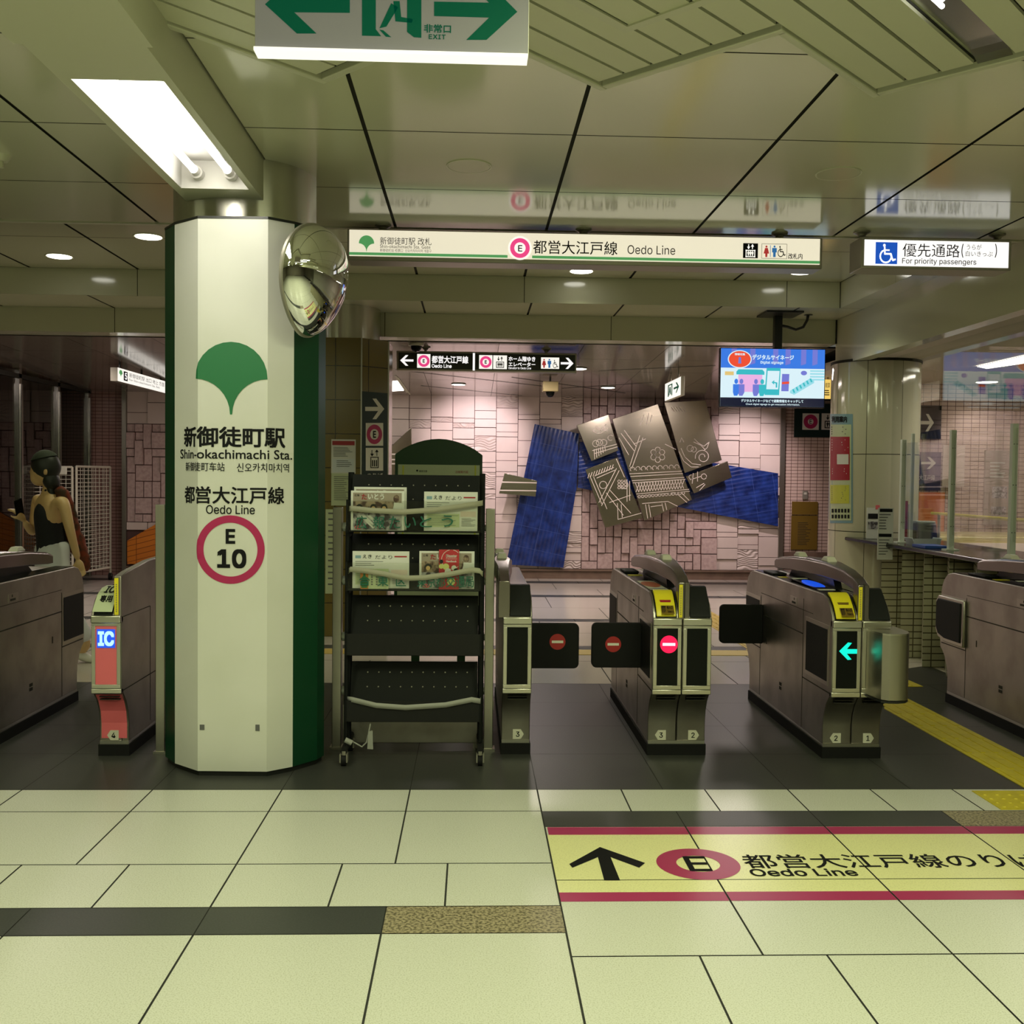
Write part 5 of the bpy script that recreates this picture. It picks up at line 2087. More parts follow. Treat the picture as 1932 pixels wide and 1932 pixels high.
box('yellow_strip', 'yellow_plastic', gD, .117, .137, -.0035, .0, .745, .93)
b = NB()
for k in range(16):
    bx(b, .124, .130, -.0042, -.003, .76 + k * .009, .7645 + k * .009)
ob('print', b, 'ink_grey', gD)
b = NB()
for q in ((.03, 1.2, .355, .36), (.46, .464, .10, .73), (.03, .46, .73, .734)):
    bx(b, .150, .1512, *q)
ob('panel_seams', b, 'line_dark', gD)

gE = thing('ticket_gate', 'dark olive ticket gate at the left edge, seen from its long side', 'ticket gate', (-2.825, 5.066, 0), 'ticket gates in the row', local=True)
lprism('body', 'steel_side', gE, PROF, 0, .1505, .004)
lprism('body', 'steel_side', gE, PROF, .1545, GW, .004)
plinth(gE, 0, GW)
lprism('console_top', 'black_gloss', gE, toppath(.17, 1.55, .004), .19, GW - .01)
hood(gE, .1585, wide=.09)
side_details(gE, GW, 1)
gC = thing('ticket_gate', 'ticket gate at the right edge beside the yellow tactile strip', 'ticket gate', (3.150, 5.085, 0), 'ticket gates in the row', local=True)
lprism('body', 'steel_side', gC, PROF, 0, .1505, .004)
plinth(gC, 0, .1505)
console_left(gC, 'green', 0, .128)
hood(gC, .13, wide=.06)
side_details(gC, 0, -1)
b = NB()
prism(b, [(1.30, .400), (1.56, .40), (1.655, .425), (1.69, .47), (1.69, .66), (1.655, .70), (1.30, .70)], 'x', -.022, -.004)
fr = ob('rear_flap_frame', b, 'steel', gC, .006)
b = NB()
prism(b, [(1.33, .425), (1.55, .425), (1.64, .445), (1.672, .49), (1.672, .65), (1.645, .68), (1.33, .68)], 'x', -.030, -.012)
ob('rear_flap', b, 'pad_grey', fr, .005)

# ================================================================== floor markings
root = thing('floor_sign', 'yellow floor sticker with dark red bars, arrow and Oedo Line lettering', 'floor sign', (1.5, 3.85, .0006))
SX0, SX1 = .312, 2.86
gx = [x for x in XR if SX0 - .01 <= x < SX1] + [SX1]


def fl_rect(name, m, x0, x1, y0, y1, z, parent):
    b = NB()
    for a, c_ in zip(gx[:-1], gx[1:]):
        lo_, hi_ = max(x0, a + .0035), min(x1, c_ - .0035)
        if lo_ < hi_:
            for ya, yb in ((3.658, 9), (0, 3.652)):
                l2, h2 = max(y0, ya), min(y1, yb)
                if l2 < h2:
                    poly(b, [(lo_, l2, z), (hi_, l2, z), (hi_, h2, z), (lo_, h2, z)])
    return ob(name, b, m, parent)


yA, yB2, yC, yD = 4.217, 4.125, 3.545, 3.468
sheet = fl_rect('sheet', 'sticker_yellow', SX0, SX1, yC, yB2, .0008, root)
fl_rect('red_bar', 'sticker_red', SX0 + .01, SX1, yB2, yA, .0008, root)
fl_rect('red_bar', 'sticker_red', SX0, SX1, yD, yC, .0008, root)


def fpt(px, py, z=.0018):
    return onz(px, py, z)


b = NB()
L_ = [fpt(*p) for p in ((1074, 1630), (1132, 1598), (1217, 1628), (1206, 1637), (1152, 1617), (1170, 1661), (1140, 1661), (1128, 1617), (1080, 1637))]
poly(b, [L_[i] for i in (0, 1, 7, 8)])
poly(b, [L_[i] for i in (1, 2, 3, 4)])
poly(b, [L_[i] for i in (7, 1, 4)])
poly(b, [L_[i] for i in (7, 4, 5, 6)])
ob('arrow', b, 'ink', sheet)
cL, cR, cT, cB = fpt(1240, 1631), fpt(1396, 1631), fpt(1310, 1601), fpt(1325, 1660)
cx, cy = (cL.x + cR.x) / 2, (cT.y + cB.y) / 2
rx, ry = (cR.x - cL.x) / 2, (cT.y - cB.y) / 2
b = NB()
ringp(b, lambda x, y: (cx + x * rx, cy + y * ry, .0018), .52, 1.0, 56)
ob('ring', b, 'sticker_red', sheet)
text(sheet, 'E', lambda u, v: Vector((cx - .046 + u * .085, cy - .075 + v * .15, .0018)), 'ink', .02)
p0_, p1_ = fpt(1402, 1637), fpt(1932, 1640)
ty0, ty1 = fpt(1500, 1638).y, fpt(1500, 1612).y
tw = (fpt(1932, 1625).x - fpt(1402, 1625).x)
text(sheet, '都営大江戸線のりば', lambda u, v: Vector((fpt(1402, 1625).x + u * tw * 1.07, ty0 + v * (ty1 - ty0), .0018)), 'ink', .006)
a_, c_ = fpt(1415, 1646), fpt(1616, 1646)
text(sheet, 'Oedo Line', lambda u, v: Vector((a_.x + u * (c_.x - a_.x), fpt(1500, 1653).y + v * (fpt(1500, 1639).y - fpt(1500, 1653).y), .0018)), 'ink', .02)

# tactile paving
def tactile(label, x0, x1, y0, y1, dots=False, cut=None, m='yellow_tactile', grp='yellow tactile paving'):
    b = NB()
    z = .004
    pts = cut or [(x0, y0), (x1, y0), (x1, y1), (x0, y1)]
    prism(b, pts, 'z', 0.0005, z)
    if dots:
        y = y0 + .03
        while y < y1 - .01:
            x = x0 + .03
            while x < x1 - .01:
                if cut is None or (x - x0) / (x1 - x0) + (y - y0) / (y1 - y0) < .95:
                    lathe(b, (x, y, z - .0005), [(.0115, 0), (.0075, .005)], 10)
                x += .058
            y += .058
    else:
        n = 4
        for k in range(n):
            xx = x0 + (x1 - x0) * (k + .5) / n
            y = y0 + .02
            ylast = y1 - (.02 if cut is None else .3)
            while y < ylast:
                bx(b, xx - .0115, xx + .0115, y, min(y + .27, ylast), z, z + .004)
                y += .30
    o = ob('tactile_paving', b, m)
    return tag(o, label, 'tactile paving', grp)


tactile('yellow ribbed tactile strip running from the front edge between the right gates', 2.645, 2.935, 4.74, 6.95, cut=[(2.645, 4.74), (2.935, 4.74), (2.925, 6.90), (2.885, 6.98), (2.645, 6.42)])
tactile('yellow dotted tactile plate on the pale floor at the lower right', 2.365, 2.96, 4.43, 4.70, True)
p = [onz(*q) for q in ((1700, 1296), (1742, 1296), (1705, 1280))]
tactile('small yellow dotted tactile corner behind the green arrow gate', p[0].x, p[1].x, p[0].y, p[2].y, True, cut=[(p[0].x, p[0].y), (p[1].x, p[1].y), (p[2].x, p[2].y)])
tactile('yellow tactile line across the far side of the middle and left gates', -2.4, 2.34, 8.36, 8.60, m='far_yellow')
tactile('yellow dotted tactile plate where the far tactile lines meet', 2.35, 2.65, 8.36, 8.66, True, m='far_yellow')
tactile('faint yellow tactile line leading to the far wall on the right', 2.37, 2.63, 8.70, 13.9, m='far_yellow')
# ================================================================== railing and posts around the column
def post(px, top, Y, lb):
    c = at(px, 1000, Y)
    zt = at(px, top, Y).z
    root = thing('railing_post', lb, 'post', (c.x, Y, 0), 'steel railing posts')
    box('post', 'steel', root, c.x - .024, c.x + .024, Y - .012, Y + .05, 0, zt, .003)
    box('foot', 'steel', root, c.x - .035, c.x + .035, Y - .02, Y + .06, 0, .012)
    return c.x


xp0 = post(303, 952, 5.36, 'square steel post just left of the column board')
xp1 = post(637, 957, 5.45, 'square steel post between the column and the magazine rack')
xp2 = post(925, 960, 5.42, 'square steel post between the magazine rack and the gate lettered 3')
for k, z in enumerate((1.185, .90, .60, .31)):
    root = thing('rail', 'round steel rail behind the magazine rack, %s of four' % ('topmost', 'second', 'third', 'lowest')[k], 'rail', (-.3, 5.47, z), 'rails behind the rack')
    b = NB()
    tube(b, [(xp1 + .02, 5.465, z), (xp2 - .02, 5.465, z)], .018, 12)
    ob('tube', b, 'steel', root)
    for xx in (xp1 + .045, xp2 - .045):
        b = NB()
        tube(b, [(xx - .018, 5.465, z), (xx + .018, 5.465, z)], .024, 14)
        ob('collar', b, 'post_white', root)
box0 = box('kick_panel', 'steel_side', None, xp1 + .03, xp2 - .03, 5.455, 5.475, .03, .235, .003)
tag(box0, 'low steel kick panel behind the foot of the magazine rack', 'panel')
b = NB()
for x in (xp1 + .06, xp2 - .06):
    bx(b, x - .02, x + .02, 5.47, 5.49, 0, .04)
ob('panel_foot', b, 'steel', box0)
# glass side screen behind the half gate
root = thing('glass_screen', 'clear glass side screen with steel edge beside the half gate lettered 3', 'screen', (.125, 6.0, 0))
box('pane', 'glass', root, .107, .113, 5.50, 6.8, .25, 1.2)
b = NB()
bx(b, .098, .122, 6.8, 6.84, 0, 1.25)
bx(b, .098, .122, 5.49, 6.84, .2, .25)
ob('frame', b, 'steel', root)

# ================================================================== magazine rack
YR0 = 5.18
rx0, rx1 = at(653, 1100, YR0).x, at(909, 1100, YR0).x
root = thing('magazine_rack', 'black wheeled magazine rack with four sloping tiers beside the column', 'rack', ((rx0 + rx1) / 2, 5.25, 0))
for s, x in ((-1, rx0), (1, rx1)):
    b = NB()
    tube(b, [(x, 5.30, .07), (x, 5.38, 1.475)], .016, 10)
    tube(b, [(x, 5.20, .10), (x, 5.235, 1.20)], .011, 8)
    for z in (.24, .54, .86, 1.15):
        tube(b, [(x, 5.20 + .03 * z, z), (x, 5.30 + .057 * z, z)], .009, 8)
    ob('side_frame', b, 'rack_black', root)
    b = NB()
    tube(b, [(x + s * .0, 5.12, .075), (x, 5.42, .085)], .018, 10)
    ob('foot_bar', b, 'rack_grey', root)
    for y in (5.13, 5.41):
        b = NB()
        tube(b, [(x, y, .075), (x, y, .055)], .014, 10)
        bx(b, x - .02, x - .013, y - .022, y + .022, .02, .062)
        bx(b, x + .013, x + .02, y - .022, y + .022, .02, .062)
        cs_ = ob('caster', b, 'sign_grey', root)
        b = NB()
        tube(b, [(x - .012, y, .027), (x + .012, y, .027)], .0265, 18)
        ob('wheel', b, 'rubber', cs_)
tiers = [(896, 1003, 945), (1008, 1114, 1062), (1124, 1236, 1196), (1249, 1361, 1322)]
lips = []
for k, (pt, pb, pl) in enumerate(tiers):
    yf = YR0
    zb_ = at(780, pb, yf).z
    zt_ = at(780, pt, yf + .12).z
    zl_ = at(780, pl, yf).z
    b = NB()
    prism(b, [(yf + .035, zb_ + .004), (yf + .135, zt_), (yf + .142, zt_), (yf + .044, zb_ + .004)], 'x', rx0 + .016, rx1 - .016)
    nf = len(b.faces)
    for j in range(10):
        xx = rx0 + .10 + j * (rx1 - rx0 - .17) / 9
        for f_ in (.80, .55):
            yy, zz = yf + .035 + .1 * f_, zb_ + .004 + (zt_ - zb_) * f_
            tube(b, [(xx, yy - .0015, zz), (xx, yy + .001, zz)], .0035, 8)
    b.faces.ensure_lookup_table()
    for f in b.faces[nf:]:
        f.material_index = 1
    ob('back_panel', b, ['rack_black', 'sign_grey'], root)
    box('tray', 'rack_black', root, rx0 + .012, rx1 - .012, yf, yf + .05, zb_ - .004, zb_ + .004)
    lp = box('front_lip', 'acrylic' if k < 2 else 'rack_grey', root, rx0 + .004, rx1 - .004, yf - .006, yf - .002, zb_, zl_)
    lips.append((lp, yf - .007))
    b = NB()
    for x in (rx0 + .003, rx1 - .003):
        bx(b, x - .004, x + .004, yf - .008, yf + .05, zb_ - .004, zl_ + .004)
    ob('end_plate', b, 'rack_black', root)


def lipchars(k, lst):
    for ch, px in lst:
        ptext(lips[k][0], ch, px, lips[k][1], 'lip_green', .008)


lipchars(0, [('広', (671, 973, 692, 998)), ('報', (704, 974, 726, 997)), ('た', (734, 974, 755, 997)), ('い', (763, 975, 785, 996)), ('と', (792, 974, 815, 995)), ('う', (833, 972, 855, 994))])
lipchars(1, [('台', (678, 1086, 698, 1105)), ('東', (712, 1086, 733, 1106)), ('区', (747, 1087, 766, 1106)), ('東京都交通局', (787, 1086, 894, 1108))])
for k, pts, nm in ((0, [(653, 962), (663, 959), (700, 963), (760, 966), (820, 962), (870, 955), (910, 949)], 'top'), (1, [(653, 1081), (662, 1074), (690, 1077), (725, 1083), (765, 1091), (800, 1090), (850, 1083), (890, 1075), (905, 1077), (910, 1083)], 'second'), (3, [(651, 1322), (665, 1320), (710, 1331), (765, 1335), (840, 1330), (890, 1320), (906, 1323)], 'bottom')):
    b = NB()
    hw = 5.0
    rowA = [at(p[0], p[1] - hw, YR0 - .012) for p in pts]
    rowB = [at(p[0], p[1] + hw, YR0 - .012) for p in pts]
    rowA[0].y = rowB[0].y = YR0 + .03
    A_, B_ = rowA[-1].copy(), rowB[-1].copy()
    A_.y = B_.y = YR0 + .04
    A_.x += .002
    B_.x += .002
    rowA.append(A_)
    rowB.append(B_)
    V1 = [b.verts.new(p) for p in rowA]
    V2 = [b.verts.new(p) for p in rowB]
    for i in range(len(V1) - 1):
        b.faces.new((V1[i], V1[i + 1], V2[i + 1], V2[i]))
    o = ob('elastic_band', b, 'strap' if k < 2 else 'strap_grey')
    sm = o.modifiers.new('thick', 'SOLIDIFY')
    sm.thickness = .002
    tag(o, 'pale elastic band stretched across the %s tier of the black rack' % nm, 'band', 'elastic bands on the rack')
b = NB()
pp = [at(*p, 5.16) for p in ((659, 1396), (672, 1403), (683, 1409), (692, 1400), (699, 1366))]
tube(b, pp, .004, 6)
q_ = [at(*p, 5.15) for p in ((695, 1380), (703, 1378), (704, 1414), (693, 1413))]
poly(b, q_)
tube(b, [at(651, 1396, 5.15), at(664, 1402, 5.15)], .014, 10)
tag(ob('loose_strap', b, 'strap_grey'), 'loose pale strap hanging near the left wheel of the rack', 'strap')


# magazines
def leaflet(px, Y, label, kind, grp='magazines in the rack', lean=.0):
    x0, x1, z0, z1 = pbox(*px, Y)
    root = thing('magazine', label, 'magazine', ((x0 + x1) / 2, Y, z0), grp)
    pg = box('pages', 'paper_edge', root, x0, x1, Y, Y + .004, z0, z1)
    e = Y - .001
    W_, H_ = px[2] - px[0], px[3] - px[1]
    X = lambda u: px[0] + u * W_
    Yy = lambda v: px[1] + v * H_
    if kind == 'photo':
        cv = prect('cover', 'paper', root, px, e, .001)
        e -= .0008
        prect('cover_photo', 'photo_wall', cv, (X(.04), Yy(.05), X(.95), Yy(.30)), e, .0006)
        prect('cover_photo', 'photo_brown', cv, (X(.04), Yy(.27), X(.80), Yy(.56)), e - .0002, .0006)
        prect('cover_photo', 'photo_mixed', cv, (X(.04), Yy(.56), X(.95), Yy(.98)), e, .0006)
        e -= .001
        b = NB()
        # person in white shirt
        c0, c1, cz0, cz1 = pbox(X(.76), Yy(.30), X(.94), Yy(.60), e)
        prism(b, [(c0, cz0), (c1, cz0), (c1, cz1 - .01), ((c0 + c1) / 2 + .01, cz1), ((c0 + c1) / 2 - .01, cz1)], 'y', e, e + .0005)
        ob('cover_figure', b, 'paper', cv)
        pdisc(cv, (X(.85), Yy(.20)), W_ * .055, e, 'photo_brown', 'cover_figure', H_ * .1)
        for u in (.16, .42, .62):
            pdisc(cv, (X(u), Yy(.42)), W_ * .06, e, 'hair', 'cover_figure', H_ * .09)
            pdisc(cv, (X(u), Yy(.45)), W_ * .04, e - .0004, 'skin', 'cover_figure', H_ * .06)
        b = NB()
        for a, c_, m_ in ((.2, .5, 0), (.3, .6, 0), (.15, .38, 0)):
            q = [at(X(a), Yy(.62), e), at(X(a + .06), Yy(.62), e), at(X(a + .3), Yy(.92), e), at(X(a + .26), Yy(.95), e)]
            poly(b, q)
        ob('cover_shapes', b, 'paper', cv)
        ptext(cv, 'た', (X(.20), Yy(.08), X(.30), Yy(.22)), e - .0005, 'poster_red', .02)
        ptext(cv, 'いとう', (X(.32), Yy(.07), X(.62), Yy(.22)), e - .0005, 'paper', .03)
        ptext(cv, '広報', (X(.07), Yy(.08), X(.16), Yy(.14)), e - .0005, 'ink')
        pdisc(cv, (X(.13), Yy(.92)), W_ * .06, e - .0005, 'pink_film', 'cover_badge', H_ * .05)
    elif kind == 'news':
        cv = prect('cover', 'paper', root, px, e, .001)
        e -= .0008
        ptext(cv, 'だより', (X(.40), Yy(.11), X(.70), Yy(.21)), e, 'ink')
        ptext(cv, 'えき', (X(.18), Yy(.09), X(.34), Yy(.19)), e, 'ink', .01)
        prect('title_rule', 'poster_red', cv, (X(.74), Yy(.13), X(.96), Yy(.165)), e, .0005)
        prect('title_rule', 'poster_blue', cv, (X(.05), Yy(.11), X(.15), Yy(.19)), e, .0005)
        prints(cv, (X(.05), Yy(.27), X(.55), Yy(.42)), e, 3, 'ink_grey', .25)
        prect('article', 'board_panel', cv, (X(.05), Yy(.56), X(.66), Yy(.90)), e, .0005)
        prect('article', 'pink_block', cv, (X(.68), Yy(.50), X(.97), Yy(.64)), e, .0005)
        prints(cv, (X(.07), Yy(.60), X(.64), Yy(.88)), e - .0006, 9, 'ink_grey', .28)
        prints(cv, (X(.70), Yy(.68), X(.96), Yy(.90)), e - .0006, 7, 'ink_grey', .28)
    elif kind == 'red':
        cv = prect('cover', 'cover_red', root, px, e, .001)
        e -= .0008
        c = at(X(.62), Yy(.25), e)
        b = NB()
        ringp(b, lambda x, z: (c.x + x, e, c.z + z), .048, .0505, 32)
        for f in [f for f in b.faces if any(v.co.x > x1 - .002 or v.co.x < x0 or v.co.z > z1 for v in f.verts)]:
            b.faces.remove(f)
        ob('cover_ring', b, 'paper', cv)
        ptext(cv, 'Disaster', (X(.36), Yy(.12), X(.90), Yy(.20)), e, 'paper', .02)
        ptext(cv, 'Preparedness', (X(.36), Yy(.215), X(.90), Yy(.25)), e, 'paper', .0)
        ptext(cv, 'Handbook', (X(.36), Yy(.265), X(.88), Yy(.32)), e, 'paper', .02)
        for u, v, r_, m_ in ((.12, .30, .10, 'hair'), (.35, .43, .16, 'leaf_yellow'), (.12, .42, .12, 'leaf_yellow'), (.45, .55, .16, 'paper'), (.75, .46, .13, 'paper'), (.85, .53, .12, 'hair'), (.6, .8, .2, 'leaf_yellow')):
            pdisc(cv, (X(u), Yy(v)), r_ * W_, e, m_, 'cover_shapes', r_ * W_)
            e -= .0003
    elif kind == 'flyer':
        cv = prect('cover', 'board_panel', root, px, e, .001)
        e -= .0008
        prect('cover_photo', 'bottle_orange', cv, (X(.0), Yy(.0), X(.28), Yy(1)), e, .0005)
        b = NB()
        q = [(.10, .05), (.18, .05), (.18, .35), (.25, .55), (.25, .95), (.03, .95), (.03, .55), (.10, .35)]
        poly(b, [at(X(u), Yy(v), e - .0008) for u, v in q])
        ob('bottle_picture', b, 'emblem_green', cv)
        b = NB()
        for u in (.38, .55):
            for j in range(6):
                a0, a1, a2, a3 = pbox(X(u), Yy(.14 + .12 * j), X(u + .06), Yy(.21 + .12 * j), e)
                bx(b, a0, a1, e - .0005, e, a2, a3)
        ob('print', b, 'ink_grey', cv)
    return root


leaflet((668, 919, 767, 1000), YR0 + .020, 'large photo magazine leaning behind another on the top tier, left', 'photo')
leaflet((662, 926, 763, 1001), YR0 + .008, 'front photo magazine with white title on the top tier, left', 'photo')
leaflet((800, 928, 901, 1002), YR0 + .010, 'white newsletter on the top tier, right', 'news')
leaflet((665, 1040, 772, 1110), YR0 + .020, 'white newsletter on the second tier, left', 'news')
leaflet((680, 1073, 733, 1111), YR0 + .004, 'small flyer with an orange bottle picture in front of the second tier newsletter', 'flyer')
leaflet((791, 1040, 895, 1111), YR0 + .020, 'photo magazine with a brown cover on the second tier, right', 'photo')
leaflet((828, 1037, 866, 1112), YR0 + .006, 'red booklet with yellow leaves in front of the right photo magazine', 'red')

# ================================================================== green arched map board behind the rack
YM = 7.6
root = thing('map_board', 'dark green arched map board standing behind the magazine rack', 'board', (-.27, YM + .04, 0))
x0, x1 = at(745, 900, YM).x, at(910, 900, YM).x
zc0, zt_ = at(828, 858, YM).z, at(828, 828, YM).z
pts = [(x0, .35), (x1, .35)]
for k in range(13):
    f = k / 12
    pts.append((x1 + (x0 - x1) * f, zc0 + (zt_ - zc0) * math.sin(math.pi * f) ** .8 if 0 < f < 1 else zc0))
b = NB()
prism(b, pts, 'y', YM, YM + .09)
fp = ob('panel', b, 'board_green', root, .004)
xa, xb = at(751, 900, YM).x, at(905, 900, YM).x
za = at(828, 877, YM).z
pn = box('map_panel', 'board_panel', root, xa, xb, YM - .006, YM, .5, za)
for px in (760, 896):
    prect('frame_bar', 'poster_yellow', pn, (px - 1.5, 878, px + 1.5, 1080), YM - .009, .003)
leaf(pn, (785, 886, 789, 891), YM - .008, 'ink')
ptext(pn, '都営交通', (791, 887, 806, 891), YM - .008, 'ink')
ptext(pn, '沿線案内図', (859, 888, 883, 893), YM - .008, 'poster_red')
for px in (785, 872):
    c = at(px, 1000, YM)
    box('leg', 'board_green', root, c.x - .03, c.x + .03, YM + .02, YM + .07, 0, .36)

# ================================================================== rear column signs and papers
pA_, pB_ = Vector((p1.x, 9.27)), Vector((p2.x, 9.47))
dr = (pB_ - pA_)
nr = Vector((dr.y, -dr.x)).normalized()


def onfacet(px, py, off=.004):
    v = ray(px, py)
    a = pA_ + nr * off
    det = v.x * (-dr.y) + v.y * dr.x
    lam = (a.x * (-dr.y) + a.y * dr.x) / det
    return Vector((lam * v.x, lam * v.y, CAMH + lam * v.z))


def fq(b, x0, y0, x1, y1, off):
    poly(b, [onfacet(x0, y1, off), onfacet(x1, y1, off), onfacet(x1, y0, off), onfacet(x0, y0, off)])


root = thing('wall_sign', 'tall dark green sign with arrow, pink ring and lift symbol on the olive tiled column', 'sign', onfacet(706, 850))
b = NB()
A = [onfacet(x, y, .002) for x, y in ((683, 960), (731, 960), (731, 742), (683, 738))]
B = [onfacet(x, y, .010) for x, y in ((683, 960), (731, 960), (731, 742), (683, 738))]
va, vb = [b.verts.new(p) for p in A], [b.verts.new(p) for p in B]
b.faces.new(vb)
for i in range(4):
    b.faces.new((va[i], va[(i + 1) % 4], vb[(i + 1) % 4], vb[i]))
fp = ob('panel', b, 'sign_dark', root)
b = NB()
poly(b, [onfacet(689 + (1 - u) * 36, 791 - v * 39, .012) for u, v in ARROW])
ob('arrow', b, 'white_paint', fp)
for q in ((690, 798, 723, 841), (690, 845, 723, 888)):
    b = NB()
    fq(b, *q, .012)
    ob('icon_ground', b, 'white_paint', fp)
b = NB()
for k in range(40):
    a, c_ = 2 * math.pi * k / 40, 2 * math.pi * (k + 1) / 40
    poly(b, [onfacet(706.5 + 8 * math.cos(a), 819.5 + 10 * math.sin(a), .014), onfacet(706.5 + 14.5 * math.cos(a), 819.5 + 18.5 * math.sin(a), .014), onfacet(706.5 + 14.5 * math.cos(c_), 819.5 + 18.5 * math.sin(c_), .014), onfacet(706.5 + 8 * math.cos(c_), 819.5 + 10 * math.sin(c_), .014)])
ob('ring', b, 'magenta', fp)
text(fp, 'E', lambda u, v: onfacet(704 + 5.5 * u, 826 - 13 * v, .014), 'ink', .04)
b = NB()
for q in ((699, 862, 700.5, 883), (713, 862, 714.5, 883), (699, 862, 714.5, 863.5), (699, 881.5, 714.5, 883), (702, 868, 704, 880), (705.7, 868, 707.7, 880), (709.5, 868, 711.5, 880), (701.3, 849, 702.5, 860), (710.5, 849, 711.7, 860)):
    fq(b, *q, .014)
poly(b, [onfacet(702, 861, .014), onfacet(698.5, 856, .014), onfacet(705.5, 856, .014)])
poly(b, [onfacet(711, 848, .014), onfacet(707.5, 853, .014), onfacet(714.5, 853, .014)])
ob('lift_icon', b, 'ink', fp)
text(fp, 'のりば', lambda u, v: onfacet(692 + 30 * u, 900 - 7 * v, .014), 'white_paint', .02)
for q, lb, hd in (((625, 829, 671, 893), 'white notice with a dark red heading on the olive tiled column', True), ((625, 893, 668, 954), 'cream printed notice below the red headed notice on the column', False), ((614, 961, 640, 1120), 'long pale notice low on the tiled column, left of the rack', False)):
    root = thing('notice', lb, 'notice', at((q[0] + q[2]) / 2, (q[1] + q[3]) / 2, 9.265), 'notices on the tiled column')
    fp = prect('sheet', 'paper' if hd else 'board_panel', root, q, 9.262, .004)
    if hd:
        prect('heading', 'poster_red', fp, (q[0] + 2, q[1] + 3, q[2] - 2, q[1] + 11), 9.260, .001)
        prints(fp, (q[0] + 4, q[1] + 15, q[2] - 5, q[1] + 34), 9.260, 7, 'ink_grey', .3)
        prect('sketch', 'tray_white', fp, (q[0] + 2, q[1] + 37, q[2] - 3, q[3] - 2), 9.2605, .001)
        prints(fp, (q[0] + 10, q[1] + 40, q[2] - 6, q[3] - 10), 9.259, 4, 'ink_grey', .3)
    else:
        prints(fp, (q[0] + 5, q[1] + 6, q[2] - 5, q[3] - 8), 9.260, 13, 'ink_grey', .25)

# ================================================================== office: counter, screens, room behind
ZK = .94
root = thing('counter', 'tiled office counter with a dark polished top along the right side', 'counter', (3.6, 6.5, 0))
b = NB()
cpts = [(3.455, 2.2)] + [(C3X + (C3R + .004) * math.cos(R(a)), C3Y + (C3R + .004) * math.sin(R(a))) for a in range(212, 330, 9)] + [(4.15, 2.2)]
cpts[1] = (3.455, cpts[1][1])
prism(b, cpts, 'z', ZK - .035, ZK)
ob('counter_top', b, 'counter_dark', root, .008)
b = NB()
pl_ = []
y = 9.42
while y > 2.4:
    pl_ += [(3.80, y), (3.56, y - .0001), (3.56, y - .16)]
    pl_ += [(3.70, y - .20)]
    y -= .50
pl_ = [(3.72, 9.14)]
y = 9.14
while y > 2.6:
    pl_ += [(3.54, y - .42), (3.72, y - .421)]
    y -= .42
pl_.append(0)
wall_uv(b, pl_[:-1], .0, ZK - .035)
ob('counter_base', b, 'cream_small_tile', root)
box('counter_core', 'dark_room', root, 3.80, 4.1, 2.4, 9.12, 0, ZK - .036)

window = box('window_9', 'glass', None, 3.797, 3.803, 2.0, 9.22, ZK, ZO + .02, kind='structure')
for k, (px, top) in enumerate(((1700, 830), (1793, 812), (1908, 800))):
    c = onx(px, 1035, 3.62)
    zt_ = onx(px, top, 3.62).z
    root = thing('screen_post', 'white upright post of the counter screens, %s' % ('nearest the round column', 'in the middle behind the card terminal', 'nearest the right edge')[k], 'post', (3.62, c.y, ZK), 'posts of the counter screens')
    box('post', 'post_white', root, 3.60, 3.64, c.y - .02, c.y + .02, ZK, zt_, .003)
    b = NB()
    for z in (.2, .55, .85):
        for dx in (-.01, .01):
            tube(b, [(3.62 + dx, c.y - .022, ZK + (zt_ - ZK) * z), (3.62 + dx, c.y - .018, ZK + (zt_ - ZK) * z)], .004, 8)
    ob('screws', b, 'ink_grey', root)
    box('foot', 'post_white', root, 3.57, 3.67, c.y - .04, c.y + .04, ZK, ZK + .01)
    b = NB()
    y1_ = onx((1793, 1908, 2040)[k], 1035, 3.62).y
    bx(b, 3.617, 3.623, y1_ + .03, c.y - .02, ZK + .12, zt_ - .03)
    ob('screen_pane', b, 'acrylic', root)
c = onx(1690, 1020, 3.75)
root = thing('screen_post', 'thin white post standing left of the counter screens by the round column', 'post', (3.75, c.y, ZK), 'posts of the counter screens')
box('post', 'post_white', root, 3.74, 3.765, 8.62, 8.645, ZK, onx(1651, 825, 3.75).z, .002)

# room behind the glass
box('wall_office_side', 'off_white', None, 8.0, 8.1, 1, 12, 0, 3, kind='structure')
b = NB()
wall_uv(b, [(4.2, 11.6), (8.0, 11.6)], 0, ZO + .05)
ob('wall_office_back', b, 'pink_tile', kind='structure')
YO = 11.57
root = thing('wall_sign', 'grey wall sign with a pale arrow seen through the office glass', 'sign', at(1755, 800, YO))
fp = prect('panel', 'pad_grey', root, (1736, 765, 1776, 828), YO - .01, .02)
parrow(fp, (1737, 781, 1762, 814), YO - .012, 'white_paint', True)
root = thing('wall_sign', 'lower grey sign with a small arrow seen through the office glass', 'sign', at(1755, 880, YO))
fp = prect('panel', 'pad_grey', root, (1734, 853, 1775, 925), YO - .01, .02)
parrow(fp, (1738, 862, 1766, 885), YO - .012, 'white_paint', True)
ptext(fp, '大江戸線', (1734, 896, 1764, 906), YO - .012, 'white_paint')
root = thing('board', 'bright orange board standing in the office behind the card terminal', 'board', at(1758, 965, 11.3))
x0, x1, z0, z1 = pbox(1731, 929, 1782, 1006, 11.3)
box('panel', 'orange_flat', root, x0, x1, 11.3, 11.33, z0, z1)
box('stand', 'orange_flat', root, x0 + .1, x1 - .1, 11.34, 11.4, 0, z0 + .05)
root = thing('office_poster', 'pale pink sheet hanging inside the office between the posts', 'poster', at(1800, 880, 11.3))
prect('sheet', 'pink_block', root, (1779, 840, 1820, 918), 11.52, .01)
